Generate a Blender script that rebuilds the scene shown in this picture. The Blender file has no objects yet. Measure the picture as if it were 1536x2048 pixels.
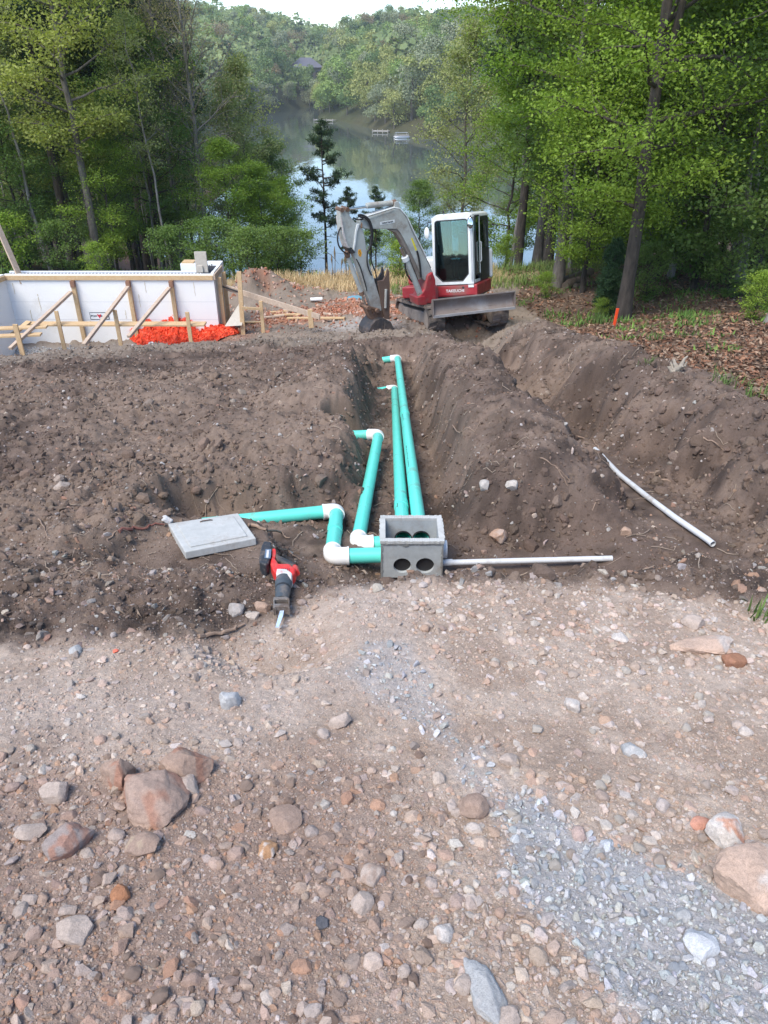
import bpy, bmesh, math, random
import numpy as np
from mathutils import Vector, Matrix, Euler

SC = bpy.context.scene
COL = SC.collection
R = math.radians

# ---------------- camera, sky, sun, exposure ----------------
PITCH = R(30.7)
CP, SP = math.cos(PITCH), math.sin(PITCH)
FPX = 1490.0
CAMZ = 1.6
cam_d = bpy.data.cameras.new('camera')
cam = bpy.data.objects.new('camera', cam_d)
COL.objects.link(cam)
cam.location = (0, 0, CAMZ)
cam.rotation_euler = (R(90) - PITCH, 0, 0)
cam_d.sensor_fit = 'VERTICAL'
cam_d.sensor_height = 36.0
cam_d.lens = 36.0 * FPX / 2048.0
cam_d.clip_start = 0.05
cam_d.clip_end = 5000
SC.camera = cam

SUN_EL, SUN_AZ = R(56), R(-140)     # azimuth from +Y towards +X
world = bpy.data.worlds.new('World')
SC.world = world
world.use_nodes = True
wn = world.node_tree
wn.nodes.clear()
sky = wn.nodes.new('ShaderNodeTexSky')
sky.sky_type = 'NISHITA'
sky.sun_disc = False
sky.sun_elevation = SUN_EL
sky.sun_rotation = SUN_AZ
sky.air_density = 1.0
sky.dust_density = 0.5
sky.altitude = 800
sky.ozone_density = 1.5
bg = wn.nodes.new('ShaderNodeBackground')
bg.inputs['Strength'].default_value = 0.125
wo = wn.nodes.new('ShaderNodeOutputWorld')
wn.links.new(sky.outputs[0], bg.inputs['Color'])
wn.links.new(bg.outputs[0], wo.inputs['Surface'])

sun_d = bpy.data.lights.new('sun', 'SUN')
sun_d.energy = 2.0
sun_d.angle = R(34)
sun_d.color = (1.0, 0.92, 0.80)
sun = bpy.data.objects.new('sun', sun_d)
COL.objects.link(sun)
sd = Vector((math.sin(SUN_AZ) * math.cos(SUN_EL), math.cos(SUN_AZ) * math.cos(SUN_EL), math.sin(SUN_EL)))
sun.rotation_euler = (-sd).to_track_quat('-Z', 'Y').to_euler()
SC.view_settings.view_transform = 'Standard'
SC.view_settings.look = 'None'
SC.view_settings.gamma = 1
SC.view_settings.exposure = 1.35
SC.cycles.max_bounces = 6
SC.cycles.transparent_max_bounces = 12
SC.cycles.use_denoising = True

# ---------------- numeric helpers ----------------
def ray(px, py):
    u = (px - 768) / FPX; v = (py - 1024) / FPX
    return Vector((u, CP - v * SP, -(SP + v * CP)))
def W(px, py, D):
    """world point seen at a photo pixel at optical depth D"""
    return Vector((0, 0, CAMZ)) + ray(px, py) * D
def WY(px, py, y):
    r = ray(px, py)
    return Vector((0, 0, CAMZ)) + r * (y / r.y)

def sstep(a, b, x):
    t = np.clip((x - a) / (b - a), 0, 1)
    return t * t * (3 - 2 * t)
def _hash(ix, iy, seed):
    h = (ix.astype(np.int64) * 374761393 + iy.astype(np.int64) * 668265263 + seed * 1442695041) & 0xFFFFFFFF
    h = ((h ^ (h >> 13)) * 1274126177) & 0xFFFFFFFF
    h = (h ^ (h >> 16)) & 0xFFFFFF
    return h / float(0xFFFFFF)
def vnoise(x, y, seed=0):
    ix = np.floor(x); iy = np.floor(y)
    fx = x - ix; fy = y - iy
    fx = fx ** 3 * (fx * (fx * 6 - 15) + 10); fy = fy ** 3 * (fy * (fy * 6 - 15) + 10)
    a = _hash(ix, iy, seed); b = _hash(ix + 1, iy, seed); c = _hash(ix, iy + 1, seed); d = _hash(ix + 1, iy + 1, seed)
    return (a * (1 - fx) + b * fx) * (1 - fy) + (c * (1 - fx) + d * fx) * fy
def fbm(x, y, seed=0, octs=4, gain=0.5):
    s = 0; a = 1; n = 0
    ca, sa = math.cos(0.6), math.sin(0.6)
    for i in range(octs):
        s = s + a * (vnoise(x, y, seed + i * 17) * 2 - 1); n += a
        a *= gain
        x, y = (x * ca - y * sa) * 2.03 + 3.1, (x * sa + y * ca) * 2.03 + 1.7
    return s / n
def polydist(x, y, pts):
    """distance to polyline and value interpolated along it (pts: x, y, v)"""
    best = np.full(x.shape, 1e9); val = np.zeros(x.shape)
    for a, b in zip(pts, pts[1:]):
        dx, dy = b[0] - a[0], b[1] - a[1]
        t = np.clip(((x - a[0]) * dx + (y - a[1]) * dy) / (dx * dx + dy * dy + 1e-12), 0, 1)
        d = np.hypot(x - a[0] - t * dx, y - a[1] - t * dy)
        m = d < best
        best = np.where(m, d, best); val = np.where(m, a[2] + t * (b[2] - a[2]), val)
    return best, val

# ---------------- terrain shape ----------------
PROF = [(-8, 1.7), (0, 0), (5, -1.07), (9, -1.78), (12.5, -2.52), (16.5, -3.50), (20, -3.70), (23.5, -3.82), (58, -13.9), (75, -15.5), (5000, -16)]
PX_ = np.array([p[0] for p in PROF]); PZ_ = np.array([p[1] for p in PROF])
LAKE_Z = -13.4
T1 = [(.17, 4.28, -1.37), (.19, 5.2, -1.60), (.16, 8.0, -2.12), (.15, 11.3, -2.80), (.22, 12.7, -2.86)]
TA = [(-1.5, 4.95, -1.56), (-.95, 5.05, -1.56), (-.42, 5.2, -1.57), (-.33, 4.35, -1.35), (.1, 4.3, -1.36)]
TAA = [(-.1, 4.55, -1.42), (-.2, 5.0, -1.56)]
TB = [(-.08, 7.35, -2.02), (-.5, 7.4, -2.0)]
TCt = [(.12, 11.3, -2.82), (-.35, 11.4, -2.8)]
TDt = [(.2, 12.6, -2.86), (-.2, 12.65, -2.8)]
T2 = [(3.4, 3.3, -.95), (2.55, 3.9, -1.16), (2.32, 4.45, -1.33), (2.18, 6.85, -1.84), (2.07, 8.6, -2.2), (1.92, 11.3, -2.72), (1.85, 15.2, -3.55), (1.9, 17, -3.8)]
M1 = [(.95, 4.5, .04), (1.2, 5.4, .17), (1.15, 8, .20), (1.2, 11, .20), (1.05, 12.8, .12)]
M2 = [(3.9, 3.4, .03), (3.35, 5, .10), (3.12, 8, .18), (3.0, 12, .24), (2.95, 15, .12)]
M3 = [(-.75, 7.9, .22), (-.7, 9.0, .12), (-.55, 10.2, .30)]
M4 = [(-1.5, 6.2, .12), (-.7, 6.0, .10)]
M5 = [(-1.9, 4.1, .05), (-1.15, 3.8, .02), (-.62, 3.3, .14)]
PADS = [([(-.62, 3.34, -.655), (-.5, 2.62, -.655)], .20, .22), ([(-1.25, 3.74, -.945), (-.95, 3.80, -.945), (-1.0, 4.05, -.975)], .24, .2),
        ([(-.5, 3.98, -1.24), (-.1, 4.0, -1.35), (.42, 4.0, -1.39), (.7, 4.0, -1.41), (1.5, 4.1, -1.42), (1.7, 4.1, -1.38)], .12, .86),
        ([(.18, 4.30, -1.43), (.3, 4.3, -1.42)], .2, .12), ([(.4, 4.25, -1.415), (1.45, 4.33, -1.40), (1.75, 4.36, -1.31)], .14, .6), ([(-1.3, 4.7, -1.34), (-.9, 4.72, -1.38), (-.5, 4.5, -1.36)], .06, .42)]
_q = [(1416, 1080, 5.3), (1350, 1035, 5.65), (1290, 990, 6.15), (1240, 950, 6.8), (1206, 915, 7.35), (1192, 900, 7.65)]
PADS.append(([(W(*a).x, W(*a).y, W(*a).z - .036) for a in _q], .10, .40))
PADS.append(([(-1.25, 3.74, -.942), (-.92, 3.80, -.942), (-1.0, 4.05, -.970)], .22, .16))
PILE = [(-3.6, 21.0, .62), (-2.2, 21.0, .15)]

def base_z(x, y):
    z = (np.interp(y - .6, PX_, PZ_) + np.interp(y + .6, PX_, PZ_) + np.interp(y, PX_, PZ_)) / 3
    z = z + .05 * np.clip(x, -10, 8) * sstep(0, 6, y)
    lat = .14 * np.clip(-x - 4, 0, 60) + .11 * np.clip(x - 8, 0, 60)
    z = z + lat * sstep(21, 33, y)
    z = z + .04 * np.clip(x - 4, 0, 20) * sstep(10, 14, y) * (1 - sstep(21, 33, y))
    return z
def trench(z, x, y, pts, w, b, s=1):
    wob = .09 * (vnoise(x * 2.3, y * 2.3, 91) - .5) * s + .07 * (vnoise(x * 6, y * 6, 92) - .5) * min(s, 2)
    d, v = polydist(x, y, pts)
    t = 1 - sstep(w, w + b, d + wob * 1.5)
    f = np.minimum(z, v)
    return z + (f - z) * t
def soil_mask(x, y):
    """1 on the dark loose soil, 0 on the pale compacted drive in front"""
    yb = np.interp(x, [-3, -1.66, -.78, -.29, .57, 1.0, 1.68, 3], [2.25, 2.5, 2.66, 2.98, 3.08, 3.02, 2.75, 2.4])
    n = .16 * fbm(x * 1.7, y * 1.7, 5) + .05 * fbm(x * 8, y * 8, 6)
    return sstep(-.12, .12, y - yb + n)
def gravel_mask(x, y):
    d1, v1 = polydist(x, y, [(.42, 1.45, .10), (.62, 1.12, .20), (.95, .8, .34), (1.3, .4, .4)])
    d2, v2 = polydist(x, y, [(.02, 2.35, .11), (.14, 2.0, .07), (.3, 1.6, .05)])
    n = .09 * fbm(x * 5, y * 5, 8)
    return np.maximum(1 - sstep(-.05, .05, d1 - v1 + n), .5 * (1 - sstep(-.05, .07, d2 - v2 + 1.6 * n)))
def litter_mask(x, y):
    xb = np.interp(y, [4, 6, 18, 24], [3.6, 3.5, 3.4, 3.6])
    n = .45 * fbm(x * .9, y * .9, 12) + .15 * fbm(x * 4, y * 4, 13)
    return sstep(-.15, .2, x - xb + n) * sstep(4.5, 5.5, y)
def red_mask(x, y):
    n = fbm(x * .8, y * .8, 21)
    m = sstep(-.1, .35, n) * sstep(17.3, 18.6, y) * (1 - sstep(21.0, 22.2, y)) * (1 - sstep(1, 3, x)) * sstep(-4.5, -3, x)
    m2 = (1 - sstep(.35, .8, np.hypot(x + 3.6, (y - 16.5) * .6))) * .6
    return np.clip(m + m2, 0, 1)
def H(x, y, detail=True):
    x = np.asarray(x, float); y = np.asarray(y, float)
    z = base_z(x, y)
    for M, w in ((M1, .75), (M2, .75), (M3, .6), (M4, .45), (M5, .38), (PILE, 1.3)):
        d, v = polydist(x, y, M)
        z = z + v * (.55 + .9 * vnoise(x * 1.6, y * 1.6, 78)) * (1 - sstep(0, w, d + .12 * (vnoise(x * 2, y * 2, 77) - .5))) * (1 if w != .75 else 1)
    sm = soil_mask(x, y)
    # raised lip in front of the pit
    pass
    far = 1 - sstep(40, 60, y)
    z = z + far * (.10 * fbm(x * .35, y * .35, 1, 3)) * sm * sstep(3, 6, y)
    z = z + sm * .085 * fbm(x * 1.3, y * 1.3, 2, 3) * sstep(2.8, 4, y) * far
    for T, w, b in ((T1, .26, .36), (TA, .17, .24), (TAA, .25, .2), (TB, .09, .2), (TCt, .08, .22), (TDt, .08, .22)):
        z = trench(z, x, y, T, w, b)
    z = trench(z, x, y, T2, .12, .70, 4.0)
    d, v = polydist(x, y, [(-8.6, 16.2, 0), (-5.6, 16.4, 0), (-4.6, 16.6, 0)])
    z = z - .35 * (1 - sstep(.2, 1.1, d))
    calm = np.ones(x.shape)
    for T, w, b in PADS:
        d, v = polydist(x, y, T)
        t = 1 - sstep(w, w + b, d + .05 * (vnoise(x * 5, y * 5, 93) - .5)); z = z + (v - z) * t; calm = calm * (1 - .8 * t)
    if detail:
        far = far * calm * (1 - .55 * sstep(.5, .7, vnoise(x * .5, y * .9, 95)) * sstep(5.5, 7, y) * sstep(.4, 1.2, -x))
        rough = .35 + .65 * sm
        nz = far * (1 - .55 * litter_mask(x, y))
        wx = x + .05 * fbm(x * 6, y * 6, 40, 2); wy = y + .05 * fbm(x * 6, y * 6, 41, 2)
        r1 = 1 - np.abs(fbm(wx * 3.2, wy * 3.2, 30, 2)) * 2
        z = z + nz * rough * (.048 * fbm(wx * 4.5, wy * 4.5, 31, 3) * (.4 + .6 * sm) + .020 * r1 * sm)
        z = z + nz * rough * .026 * np.abs(fbm(wx * 12, wy * 12, 33, 3)) * sm * 1.3
        z = z + nz * rough * .009 * fbm(wx * 28, wy * 28, 34, 2)
        z = z + nz * .0055 * fbm(x * 75, y * 75, 36, 3)
        cl = np.maximum(0, fbm(wx * 7.5 + 5, wy * 7.5, 47, 2) - .12); z = z + nz * sm * .085 * cl
        z = z + nz * sm * .014 * fbm(wx * 5, wy * 19, 48, 2)
        # wheel ruts curving across the left soil
        for off, dep in ((0, .07), (.75, .06)):
            d, v = polydist(x, y, [(-7, 11.2 + off, 0), (-4, 11.9 + off, 0), (-2, 12.7 + off, 0), (-.6, 14.0 + off, 0)])
            z = z - nz * dep * (1 - sstep(.08, .3, d + .1 * (vnoise(x * 3, y * 3, 55) - .5)))
    return z
def hz(x, y, detail=True):
    return float(H(np.array([x]), np.array([y]), detail)[0])
def ground_at(px, py, detail=False):
    """point of the terrain met by the sight line through a photo pixel"""
    r = ray(px, py)
    t = np.linspace(.6, 60, 6000)
    X = r.x * t; Y = r.y * t; Z = CAMZ + r.z * t
    h = H(X, Y, detail)
    i = int(np.argmax(Z < h))
    return Vector((X[i], Y[i], h[i]))

# ---------------- object helpers ----------------
def link(o, parent=None):
    COL.objects.link(o)
    if parent is not None: o.parent = parent
    return o
def tag(o, label=None, cat=None, group=None, kind=None):
    if label: o['label'] = label
    if cat: o['category'] = cat
    if group: o['group'] = group
    if kind: o['kind'] = kind
    return o
def thing(name, label, cat, loc=(0, 0, 0), rot=(0, 0, 0), group=None):
    o = bpy.data.objects.new(name, None)
    o.empty_display_size = .1
    o.location = loc; o.rotation_euler = rot
    COL.objects.link(o)
    return tag(o, label, cat, group)
def np_mesh(name, verts, faces_flat, nper, mats=(), smooth=False, colors=None, mat_idx=None):
    """fast mesh: verts (n,3); faces_flat indices; nper = verts per face (int or array)"""
    me = bpy.data.meshes.new(name)
    verts = np.asarray(verts, np.float32)
    ff = np.asarray(faces_flat, np.int32).ravel()
    if np.isscalar(nper):
        nf = len(ff) // nper; tot = np.full(nf, nper, np.int32)
    else:
        tot = np.asarray(nper, np.int32); nf = len(tot)
    st = np.concatenate([[0], np.cumsum(tot)[:-1]]).astype(np.int32)
    me.vertices.add(len(verts)); me.vertices.foreach_set('co', verts.ravel())
    me.loops.add(len(ff)); me.loops.foreach_set('vertex_index', ff)
    me.polygons.add(nf); me.polygons.foreach_set('loop_start', st); me.polygons.foreach_set('loop_total', tot)
    if mat_idx is not None: me.polygons.foreach_set('material_index', np.asarray(mat_idx, np.int32))
    me.polygons.foreach_set('use_smooth', np.full(nf, bool(smooth)))
    if colors is not None:
        ca = me.color_attributes.new('Col', 'FLOAT_COLOR', 'POINT')
        c = np.ones((len(verts), 4), np.float32); c[:, :3] = colors
        ca.data.foreach_set('color', c.ravel())
    for m in mats: me.materials.append(m)
    me.update(calc_edges=True); me.validate()
    return me
def obj_from(me, name, parent=None):
    return link(bpy.data.objects.new(name, me), parent)

class MB:
    """collects simple shapes that are joined into one mesh"""
    def __init__(s): s.v = []; s.f = []
    def add(s, vs, fs):
        n = len(s.v); s.v += [tuple(v) for v in vs]; s.f += [tuple(i + n for i in f) for f in fs]; return s
    def box(s, c, size, rot=None):
        hx, hy, hz_ = size[0] / 2, size[1] / 2, size[2] / 2
        vs = [Vector((a * hx, b * hy, d * hz_)) for a in (-1, 1) for b in (-1, 1) for d in (-1, 1)]
        if rot is not None:
            vs = [rot @ v for v in vs]
        c = Vector(c)
        return s.add([v + c for v in vs], [(0, 1, 3, 2), (4, 6, 7, 5), (0, 4, 5, 1), (2, 3, 7, 6), (0, 2, 6, 4), (1, 5, 7, 3)])
    def beam(s, a, b, w, h, up=(0, 0, 1)):
        """board from a to b, w across, h along 'up'"""
        a = Vector(a); b = Vector(b); d = (b - a); L = d.length; d.normalize()
        up = Vector(up); sdv = d.cross(up)
        if sdv.length < 1e-5: sdv = d.cross(Vector((0, 1, 0)))
        sdv.normalize(); up = sdv.cross(d).normalized()
        m = Matrix((sdv, d, up)).transposed()
        return s.box((a + b) / 2, (w, L, h), m)
    def tube(s, pts, r, n=10, cap=True):
        pts = [Vector(p) for p in pts]
        rr = r if hasattr(r, '__len__') else [r] * len(pts)
        vs = []; fs = []
        prev = None
        for i, p in enumerate(pts):
            d = (pts[min(i + 1, len(pts) - 1)] - pts[max(i - 1, 0)]).normalized()
            if prev is None:
                a = d.orthogonal().normalized()
            else:
                a = (prev - d * prev.dot(d)); a = a.normalized() if a.length > 1e-6 else d.orthogonal().normalized()
            prev = a; b = d.cross(a)
            for k in range(n):
                t = 2 * math.pi * k / n
                vs.append(p + (a * math.cos(t) + b * math.sin(t)) * rr[i])
        for i in range(len(pts) - 1):
            for k in range(n):
                fs.append((i * n + k, i * n + (k + 1) % n, (i + 1) * n + (k + 1) % n, (i + 1) * n + k))
        if cap:
            fs.append(tuple(reversed(range(n)))); fs.append(tuple(range((len(pts) - 1) * n, len(pts) * n)))
        return s.add(vs, fs)
    def pipe(s, pts, r, rin, n=20):
        """open-ended hollow pipe"""
        pts = [Vector(p) for p in pts]
        m0 = len(s.v); s.tube(pts, r, n, cap=False)
        m1 = len(s.v); s.tube(pts, rin, n, cap=False)
        L = len(pts)
        for e in (0, L - 1):
            for k in range(n):
                a, b = m0 + e * n + k, m0 + e * n + (k + 1) % n
                c, d = m1 + e * n + (k + 1) % n, m1 + e * n + k
                s.f.append((a, b, c, d) if e else (d, c, b, a))
        return s
    def prism(s, pts, off):
        """extrude a polygon of 3D points by vector off (both signs half)"""
        off = Vector(off) / 2; n = len(pts)
        vs = [Vector(p) - off for p in pts] + [Vector(p) + off for p in pts]
        fs = [tuple(range(n)), tuple(reversed(range(n, 2 * n)))]
        fs += [(i, i + n, (i + 1) % n + n, (i + 1) % n) for i in range(n)]
        return s.add(vs, fs)
    def lathe(s, axis_a, axis_b, prof, n=20):
        """prof: list (t along a->b, radius)"""
        a = Vector(axis_a); b = Vector(axis_b)
        return s.tube([a + (b - a) * t for t, r in prof], [r for t, r in prof], n)
    def build(s, name, mat, parent=None, smooth=False, bevel=0, seg=2, mtx=None, sub=0):
        me = bpy.data.meshes.new(name)
        vs = s.v if mtx is None else [mtx @ Vector(v) for v in s.v]
        me.from_pydata([tuple(v) for v in vs], [], s.f)
        bm = bmesh.new(); bm.from_mesh(me)
        bmesh.ops.recalc_face_normals(bm, faces=bm.faces)
        bm.to_mesh(me); bm.free()
        for m in (mat if isinstance(mat, (list, tuple)) else [mat]): me.materials.append(m)
        if smooth:
            me.polygons.foreach_set('use_smooth', [True] * len(me.polygons))
        o = obj_from(me, name, parent)
        if bevel:
            md = o.modifiers.new('bevel', 'BEVEL'); md.width = bevel; md.segments = seg; md.limit_method = 'ANGLE'; md.angle_limit = R(35)
            md.harden_normals = False
        if smooth:
            try:
                me.set_sharp_from_angle(angle=R(40))
            except Exception: pass
        return o

# ---------------- materials ----------------
MATS = {}
def nmat(name):
    m = bpy.data.materials.new(name); m.use_nodes = True
    nt = m.node_tree; nt.nodes.clear()
    out = nt.nodes.new('ShaderNodeOutputMaterial')
    bs = nt.nodes.new('ShaderNodeBsdfPrincipled')
    nt.links.new(bs.outputs[0], out.inputs['Surface'])
    return m, nt, bs, out
def N(nt, t, **kw):
    n = nt.nodes.new(t)
    for k, v in kw.items():
        if k in n.inputs: n.inputs[k].default_value = v
        else: setattr(n, k, v)
    return n
def mat(name, col, rough=.6, metal=0, dirt=None, dirt_amt=.5, dirt_scale=6, bump=0, bump_scale=60, var=.12, spec=.5, coat=0):
    if name in MATS: return MATS[name]
    m, nt, bs, out = nmat(name)
    bs.inputs['Roughness'].default_value = rough; bs.inputs['Metallic'].default_value = metal
    bs.inputs['Specular IOR Level'].default_value = spec
    bs.inputs['Coat Weight'].default_value = coat
    tc = N(nt, 'ShaderNodeTexCoord')
    nz = N(nt, 'ShaderNodeTexNoise', Scale=dirt_scale, Detail=8.0, Roughness=.65)
    nt.links.new(tc.outputs['Object'], nz.inputs['Vector'])
    hsv = N(nt, 'ShaderNodeHueSaturation'); hsv.inputs['Color'].default_value = (*col, 1)
    mr = N(nt, 'ShaderNodeMapRange'); mr.inputs['From Min'].default_value = .3; mr.inputs['From Max'].default_value = .7
    mr.inputs['To Min'].default_value = 1 - var; mr.inputs['To Max'].default_value = 1 + var
    nt.links.new(nz.outputs['Fac'], mr.inputs['Value']); nt.links.new(mr.outputs[0], hsv.inputs['Value'])
    last = hsv.outputs[0]
    if dirt is not None:
        n2 = N(nt, 'ShaderNodeTexNoise', Scale=dirt_scale * .45, Detail=10.0, Roughness=.72)
        nt.links.new(tc.outputs['Object'], n2.inputs['Vector'])
        r2 = N(nt, 'ShaderNodeMapRange'); r2.inputs['From Min'].default_value = .62 - .35 * dirt_amt; r2.inputs['From Max'].default_value = .72 - .2 * dirt_amt
        r2.inputs['To Max'].default_value = min(1, .35 + dirt_amt)
        nt.links.new(n2.outputs['Fac'], r2.inputs['Value'])
        mx = N(nt, 'ShaderNodeMix'); mx.data_type = 'RGBA'
        nt.links.new(r2.outputs[0], mx.inputs['Factor']); nt.links.new(last, mx.inputs['A']); mx.inputs['B'].default_value = (*dirt, 1)
        last = mx.outputs['Result']
        r3 = N(nt, 'ShaderNodeMapRange'); r3.inputs['To Min'].default_value = rough; r3.inputs['To Max'].default_value = .9
        nt.links.new(r2.outputs[0], r3.inputs['Value']); nt.links.new(r3.outputs[0], bs.inputs['Roughness'])
    nt.links.new(last, bs.inputs['Base Color'])
    if bump:
        n3 = N(nt, 'ShaderNodeTexNoise', Scale=bump_scale, Detail=6.0)
        nt.links.new(tc.outputs['Object'], n3.inputs['Vector'])
        b = N(nt, 'ShaderNodeBump', Strength=1.0, Distance=bump)
        nt.links.new(n3.outputs['Fac'], b.inputs['Height']); nt.links.new(b.outputs[0], bs.inputs['Normal'])
    MATS[name] = m
    return m
def attr_mat(name, rough=.9, fine=None, bump=.004, scales=(45, 160), coordscale=1, sss=0, spec=.3):
    """colour from the mesh's own colour attribute, with fine mineral grain"""
    m, nt, bs, out = nmat(name)
    bs.inputs['Roughness'].default_value = rough; bs.inputs['Specular IOR Level'].default_value = spec
    at = N(nt, 'ShaderNodeAttribute'); at.attribute_name = 'Col'
    tc = N(nt, 'ShaderNodeTexCoord')
    n1 = N(nt, 'ShaderNodeTexNoise', Scale=scales[0], Detail=6.0, Roughness=.7)
    n2 = N(nt, 'ShaderNodeTexNoise', Scale=scales[1], Detail=4.0, Roughness=.7)
    for n in (n1, n2): nt.links.new(tc.outputs['Object'], n.inputs['Vector'])
    ad = N(nt, 'ShaderNodeMath', operation='ADD'); nt.links.new(n1.outputs['Fac'], ad.inputs[0]); nt.links.new(n2.outputs['Fac'], ad.inputs[1])
    mr = N(nt, 'ShaderNodeMapRange'); mr.inputs['From Min'].default_value = .6; mr.inputs['From Max'].default_value = 1.4
    mr.inputs['To Min'].default_value = .62; mr.inputs['To Max'].default_value = 1.38
    nt.links.new(ad.outputs[0], mr.inputs['Value'])
    vm = N(nt, 'ShaderNodeVectorMath', operation='SCALE'); nt.links.new(at.outputs['Color'], vm.inputs[0]); nt.links.new(mr.outputs[0], vm.inputs['Scale'])
    nt.links.new(vm.outputs[0], bs.inputs['Base Color'])
    b = N(nt, 'ShaderNodeBump', Strength=1.0, Distance=bump)
    nt.links.new(ad.outputs[0], b.inputs['Height']); nt.links.new(b.outputs[0], bs.inputs['Normal'])
    MATS[name] = m
    return m
# ---------------- the ground ----------------
rng = np.random.default_rng(7)
def mixc(a, b, t):
    return a * (1 - t[..., None]) + b * t[..., None]
SOIL = np.array([.138, .100, .081]); SOIL2 = np.array([.215, .160, .127]); SOILD = np.array([.062, .046, .038])
TAN = np.array([.39, .298, .236]); TANL = np.array([.49, .395, .325]); TANB = np.array([.31, .222, .178])
GREY = np.array([.40, .41, .43]); LIT = np.array([.13, .085, .06]); REDC = np.array([.33, .135, .075])
DUST = np.array([.27, .225, .185]); CREST = np.array([.30, .235, .13]); WOODF = np.array([.07, .05, .03])
def ground_color(x, y):
    sm = soil_mask(x, y)
    n1 = fbm(x * 1.1, y * 1.1, 60, 4) * .5 + .5
    n2 = fbm(x * 5, y * 5, 64, 4) * .5 + .5
    n3 = fbm(x * 22, y * 22, 68, 3) * .5 + .5
    soil = mixc(np.broadcast_to(SOIL, x.shape + (3,)), SOIL2, sstep(.45, .75, n1 * .5 + n2 * .5))
    soil = mixc(soil, SOILD, .7 * sstep(.5, .75, 1 - n2))
    nb = fbm(x * .45, y * .6, 82, 3) * .5 + .5
    soil = mixc(soil, np.array([.235, .175, .135]), .55 * sstep(.5, .75, nb))
    soil = mixc(soil, np.array([.062, .046, .038]), .6 * sstep(.55, .75, 1 - nb))
    # turned deep soil in the trenches is darker and damp
    tan = mixc(np.broadcast_to(TAN, x.shape + (3,)), TANL, sstep(.4, .7, n2))
    tan = mixc(tan, np.array([.47, .385, .33]), .6 * (1 - sstep(.1, .45, polydist(x, y, [(-.1, 3.0, 0), (.0, 2.3, 0), (-.6, 1.95, 0), (-1.4, 2.0, 0)])[0] + .15 * n2)))
    # browner, redder patch on the lower left
    bl = (1 - sstep(.0, .45, x + .15 + .3 * (n1 - .5))) * (1 - sstep(1.5, 1.95, y + .3 * (n2 - .5)))
    tan = mixc(tan, TANB, .85 * bl)
    tan = mixc(tan, np.array([.30, .12, .06]), .6 * sstep(.66, .8, n2 * .5 + n1 * .5) * bl)
    c = mixc(tan, soil, sm)
    c = mixc(c, DUST * .9, .75 * sm * sstep(13.2, 15, y - .12 * x + 1.5 * (n1 - .5)))
    c = mixc(c, np.array([.45, .43, .42]), .5 * (1 - sstep(.3, .9, np.hypot((x + .6) * .7, y - 17.2))))
    c = mixc(c, np.array([.45, .45, .45]), .6 * sstep(15.6, 16, y) * (1 - sstep(16.8, 17.2, y)) * (1 - sstep(-5.5, -5, x)))
    c = mixc(c, GREY, gravel_mask(x, y) * .8)
    c = mixc(c, LIT, litter_mask(x, y) * .85)
    c = mixc(c, REDC, red_mask(x, y) * .8)
    c = mixc(c, CREST, sstep(21.3, 22.3, y + n1) * (1 - sstep(4, 7, np.abs(x))))
    c = mixc(c, WOODF, sstep(23.2, 25, y + 2 * (n1 - .5)))
    c = mixc(c, np.array([.17, .085, .05]), .8 * sstep(24, 26, y) * (1 - sstep(1.0, 2.6, np.abs(x + .32 * y - .2))))
    c = c * (.82 + .36 * n3)[..., None]
    return c
def build_ground():
    nr, nc = 1150, 900
    t = np.linspace(0, 1, nr)
    ys = np.concatenate([np.linspace(-4, .3, 30), .3 * (26 / .3) ** np.linspace(0, 1, nr - 30)[1:]])
    ys = np.concatenate([ys, np.linspace(26.3, 85, 120), [100, 140]])
    u = np.linspace(-1, 1, nc); u = np.sign(u) * np.abs(u) ** 1.25
    Y, U = np.meshgrid(ys, u, indexing='ij')
    X = U * (1.6 + .95 * np.maximum(Y, 0) + .012 * np.maximum(Y - 20, 0) ** 2)
    Z = H(X, Y)
    V = np.stack([X, Y, Z], -1).reshape(-1, 3)
    C = ground_color(X.ravel(), Y.ravel())
    nrr = len(ys)
    i = np.arange((nrr - 1) * (nc - 1)); r = i // (nc - 1); c = i % (nc - 1)
    a = r * nc + c
    F = np.stack([a, a + 1, a + nc + 1, a + nc], 1)
    me = np_mesh('ground', V, F, 4, [attr_mat('soil_and_gravel', .95, bump=.006, scales=(70, 260), spec=.2)], smooth=True, colors=C)
    o = obj_from(me, 'ground'); tag(o, kind='structure')
build_ground()

# ---------------- stones ----------------
def hull_proto(seed, n, sq=(1, .8, .6), rnd=0.0):
    rg = random.Random(seed)
    bm = bmesh.new()
    for _ in range(n):
        p = Vector((rg.gauss(0, 1), rg.gauss(0, 1), rg.gauss(0, 1)))
        p.normalize(); p *= rg.uniform(.8, 1) if rnd == 0 else 1
        bm.verts.new((p.x * sq[0], p.y * sq[1], p.z * sq[2]))
    r = bmesh.ops.convex_hull(bm, input=bm.verts)
    bmesh.ops.delete(bm, geom=[e for e in r['geom_interior'] if isinstance(e, bmesh.types.BMVert)], context='VERTS')
    bmesh.ops.triangulate(bm, faces=bm.faces)
    bm.verts.ensure_lookup_table(); bm.verts.index_update()
    v = np.array([x.co[:] for x in bm.verts]); f = np.array([[q.index for q in x.verts] for x in bm.faces])
    bm.free()
    return v, f
def rand_rot(n, rg):
    q = rg.normal(size=(n, 4)); q /= np.linalg.norm(q, axis=1)[:, None]
    w, x, y, z = q.T
    return np.stack([np.stack([1 - 2 * (y * y + z * z), 2 * (x * y - z * w), 2 * (x * z + y * w)], -1),
                     np.stack([2 * (x * y + z * w), 1 - 2 * (x * x + z * z), 2 * (y * z - x * w)], -1),
                     np.stack([2 * (x * z - y * w), 2 * (y * z + x * w), 1 - 2 * (x * x + y * y)], -1)], 1)
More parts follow.
